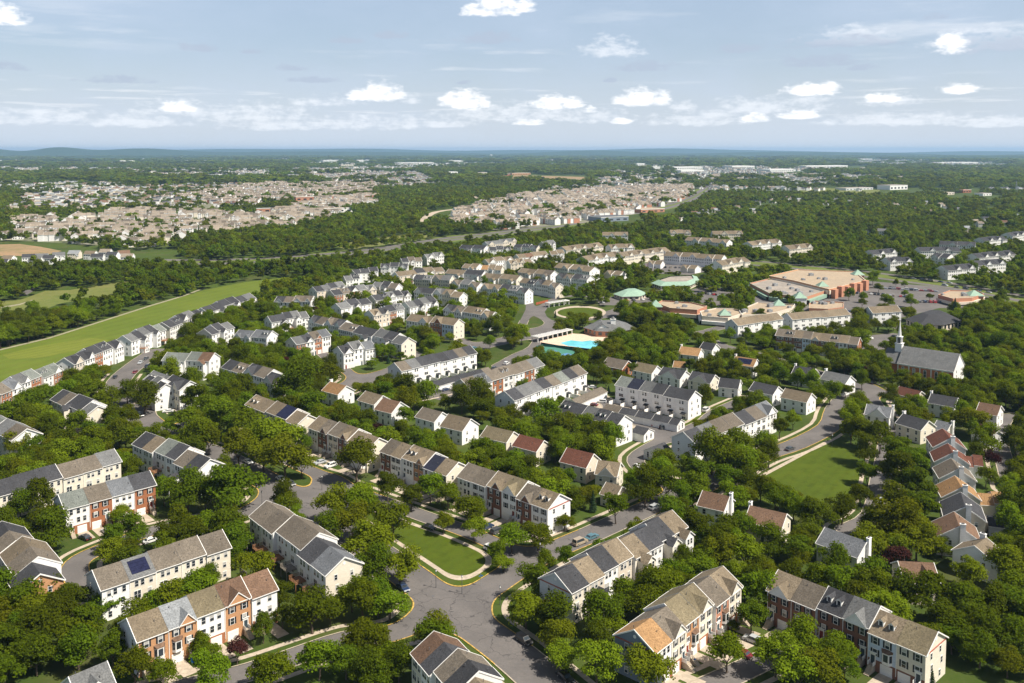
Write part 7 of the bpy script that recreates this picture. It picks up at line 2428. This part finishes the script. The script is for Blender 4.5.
# ------------------------------------------------------------------ labels of everything laid out by rows
def word(n):
    return ['first', 'second', 'third', 'fourth', 'fifth', 'sixth', 'seventh', 'eighth', 'ninth', 'tenth', 'eleventh', 'twelfth', 'thirteenth', 'fourteenth', 'fifteenth', 'sixteenth', 'seventeenth', 'eighteenth', 'nineteenth', 'twentieth'][n] if n < 20 else 'far'


ANCH = [('the oval lawn', gp(580, 312)), ('the pool', gp(585, 345)), ('the church', gp(930, 375)), ('the shopping centre', gp(820, 285)), ('the fairway', gp(120, 325)), ('the park lawn', gp(810, 480)), ('the corner lawn', gp(455, 560)),
        ('the parkway', gp(560, 226)), ('the highway', gp(900, 280)), ('the boulevard end', gp(345, 388)), ('the western street', gp(130, 372)), ('the western woods', gp(260, 270)), ('the central woods', gp(400, 245)), ('the right-hand wood', gp(1010, 350)), ('the brick court', gp(85, 570)),
        ('the crossroads', gp(480, 610)), ('the green-roofed building', gp(675, 281)), ('the church car park', gp(885, 343)), ('the long boulevard', gp(477, 347)), ('the tan lane', gp(400, 505)), ('the cross street', gp(640, 512))]
for r in ROWS:
    if r.get('row') is not None and r['row'].short:
        ANCH.append(('the ' + r['row'].short, tuple(r['mid'])))
    elif r.get('short'):
        ANCH.append(('the ' + r['short'], tuple(r['mid'])))


def relation(x, y, skip=None):
    best = None
    for nm, p in ANCH:
        if nm == skip:
            continue
        d = math.hypot(x - p[0], (y - p[1]) * .8)
        if best is None or d < best[0]:
            best = (d, nm, p)
    _, nm, p = best
    dx, dy = x - p[0], y - p[1]
    if abs(dx) > abs(dy) * .9:
        return ('left of ' if dx < 0 else 'right of ') + nm
    return ('behind ' if dy > 0 else 'in front of ') + nm


def settle(items, tail):
    """items: (object, base label, px). Same base labels get told apart by their order across the picture."""
    groups = {}
    for o, base, px_ in items:
        groups.setdefault(base, []).append((px_, o))
    for base, lst in groups.items():
        lst.sort(key=lambda t: t[0])
        for i, (px_, o) in enumerate(lst):
            if len(lst) == 1:
                o['label'] = base
            elif i == 0:
                o['label'] = base + ', leftmost'
            elif i == len(lst) - 1:
                o['label'] = base + ', rightmost'
            else:
                o['label'] = base + ', %s from left' % word(i)


items = []
for r in ROWS:
    s = r.get('row')
    if s is None:
        if r['obj'].get('label') is None:
            tag(r['obj'], 'building ' + relation(*r['mid']), 'building')
        continue
    s.root['category'] = s.cat
    if s.name == 'townhouse_row': s.root['group'] = 'townhouse rows'
    if s.name == 'detached_house': s.root['group'] = 'detached houses'
    if s.name == 'garage_block': s.root['group'] = 'garages'
    if s.name == 'apartment_block': s.root['group'] = 'garden apartment blocks'
    if s.label:
        s.root['label'] = s.label
        continue
    if s.root.get('label'):
        continue
    cnt_ = {}
    for q in s.roofs: cnt_[q] = cnt_.get(q, 0) + 1
    top = [ROOFC[q][0] for q, _ in sorted(cnt_.items(), key=lambda t: -t[1])[:2]]
    wl = {}
    for q in s.walls: wl[q] = wl.get(q, 0) + 1
    wn = WALLC[sorted(wl.items(), key=lambda t: -t[1])[0][0]][0]
    if s.name == 'apartment_block':
        base = 'white %s-roofed apartment block %s' % (top[0], relation(*r['mid']))
    else:
        base = '%s row of %d with %s roofs %s' % (wn, s.n, ' and '.join(top), relation(*r['mid'], 'the ' + (s.short or '')))
    items.append((s.root, base, to_px(*r['mid'], 5)[0]))
settle(items, 'row')
items = []
for (o, x, y, rm, k) in TREEOBJ:
    size = 'big' if rm > 5.2 else ('small' if rm < 3.2 else '')
    if k in 'dml':
        base = (size + ' ' + SHADE[k] + ' tree ' + relation(x, y)).strip()
    elif k == 'r':
        base = size + ' purple-leaved tree ' + relation(x, y)
    else:
        base = (size + ' ' + {'c': 'dark conifer', 's': 'silvery spruce', 'k': 'slim columnar tree'}[k] + ' ' + relation(x, y))
    base = base.strip()
    o['category'] = 'tree'
    o['group'] = 'street and garden trees'
    items.append((o, base, to_px(x, y, 6)[0]))
settle(items, 'tree')

# ------------------------------------------------------------------ haze: one even body of air round the whole scene
mb = MB()
mb.box(-50000, 50000, -260, 33500, -1.0, 190.0)
hz = bpy.data.materials.new('haze')
hz.use_nodes = True
nb = NB(hz.node_tree)
for n in list(hz.node_tree.nodes):
    hz.node_tree.nodes.remove(n)
pv = nb.new('ShaderNodeVolumePrincipled')
pv.inputs['Color'].default_value = (.42, .68, 1.0, 1)
pv.inputs['Density'].default_value = 4.2e-5
pv.inputs['Anisotropy'].default_value = 0.1
out = nb.new('ShaderNodeOutputMaterial')
nb.link(pv.outputs[0], out.inputs['Volume'])
tag(mb.build('haze', [hz]), kind='stuff')
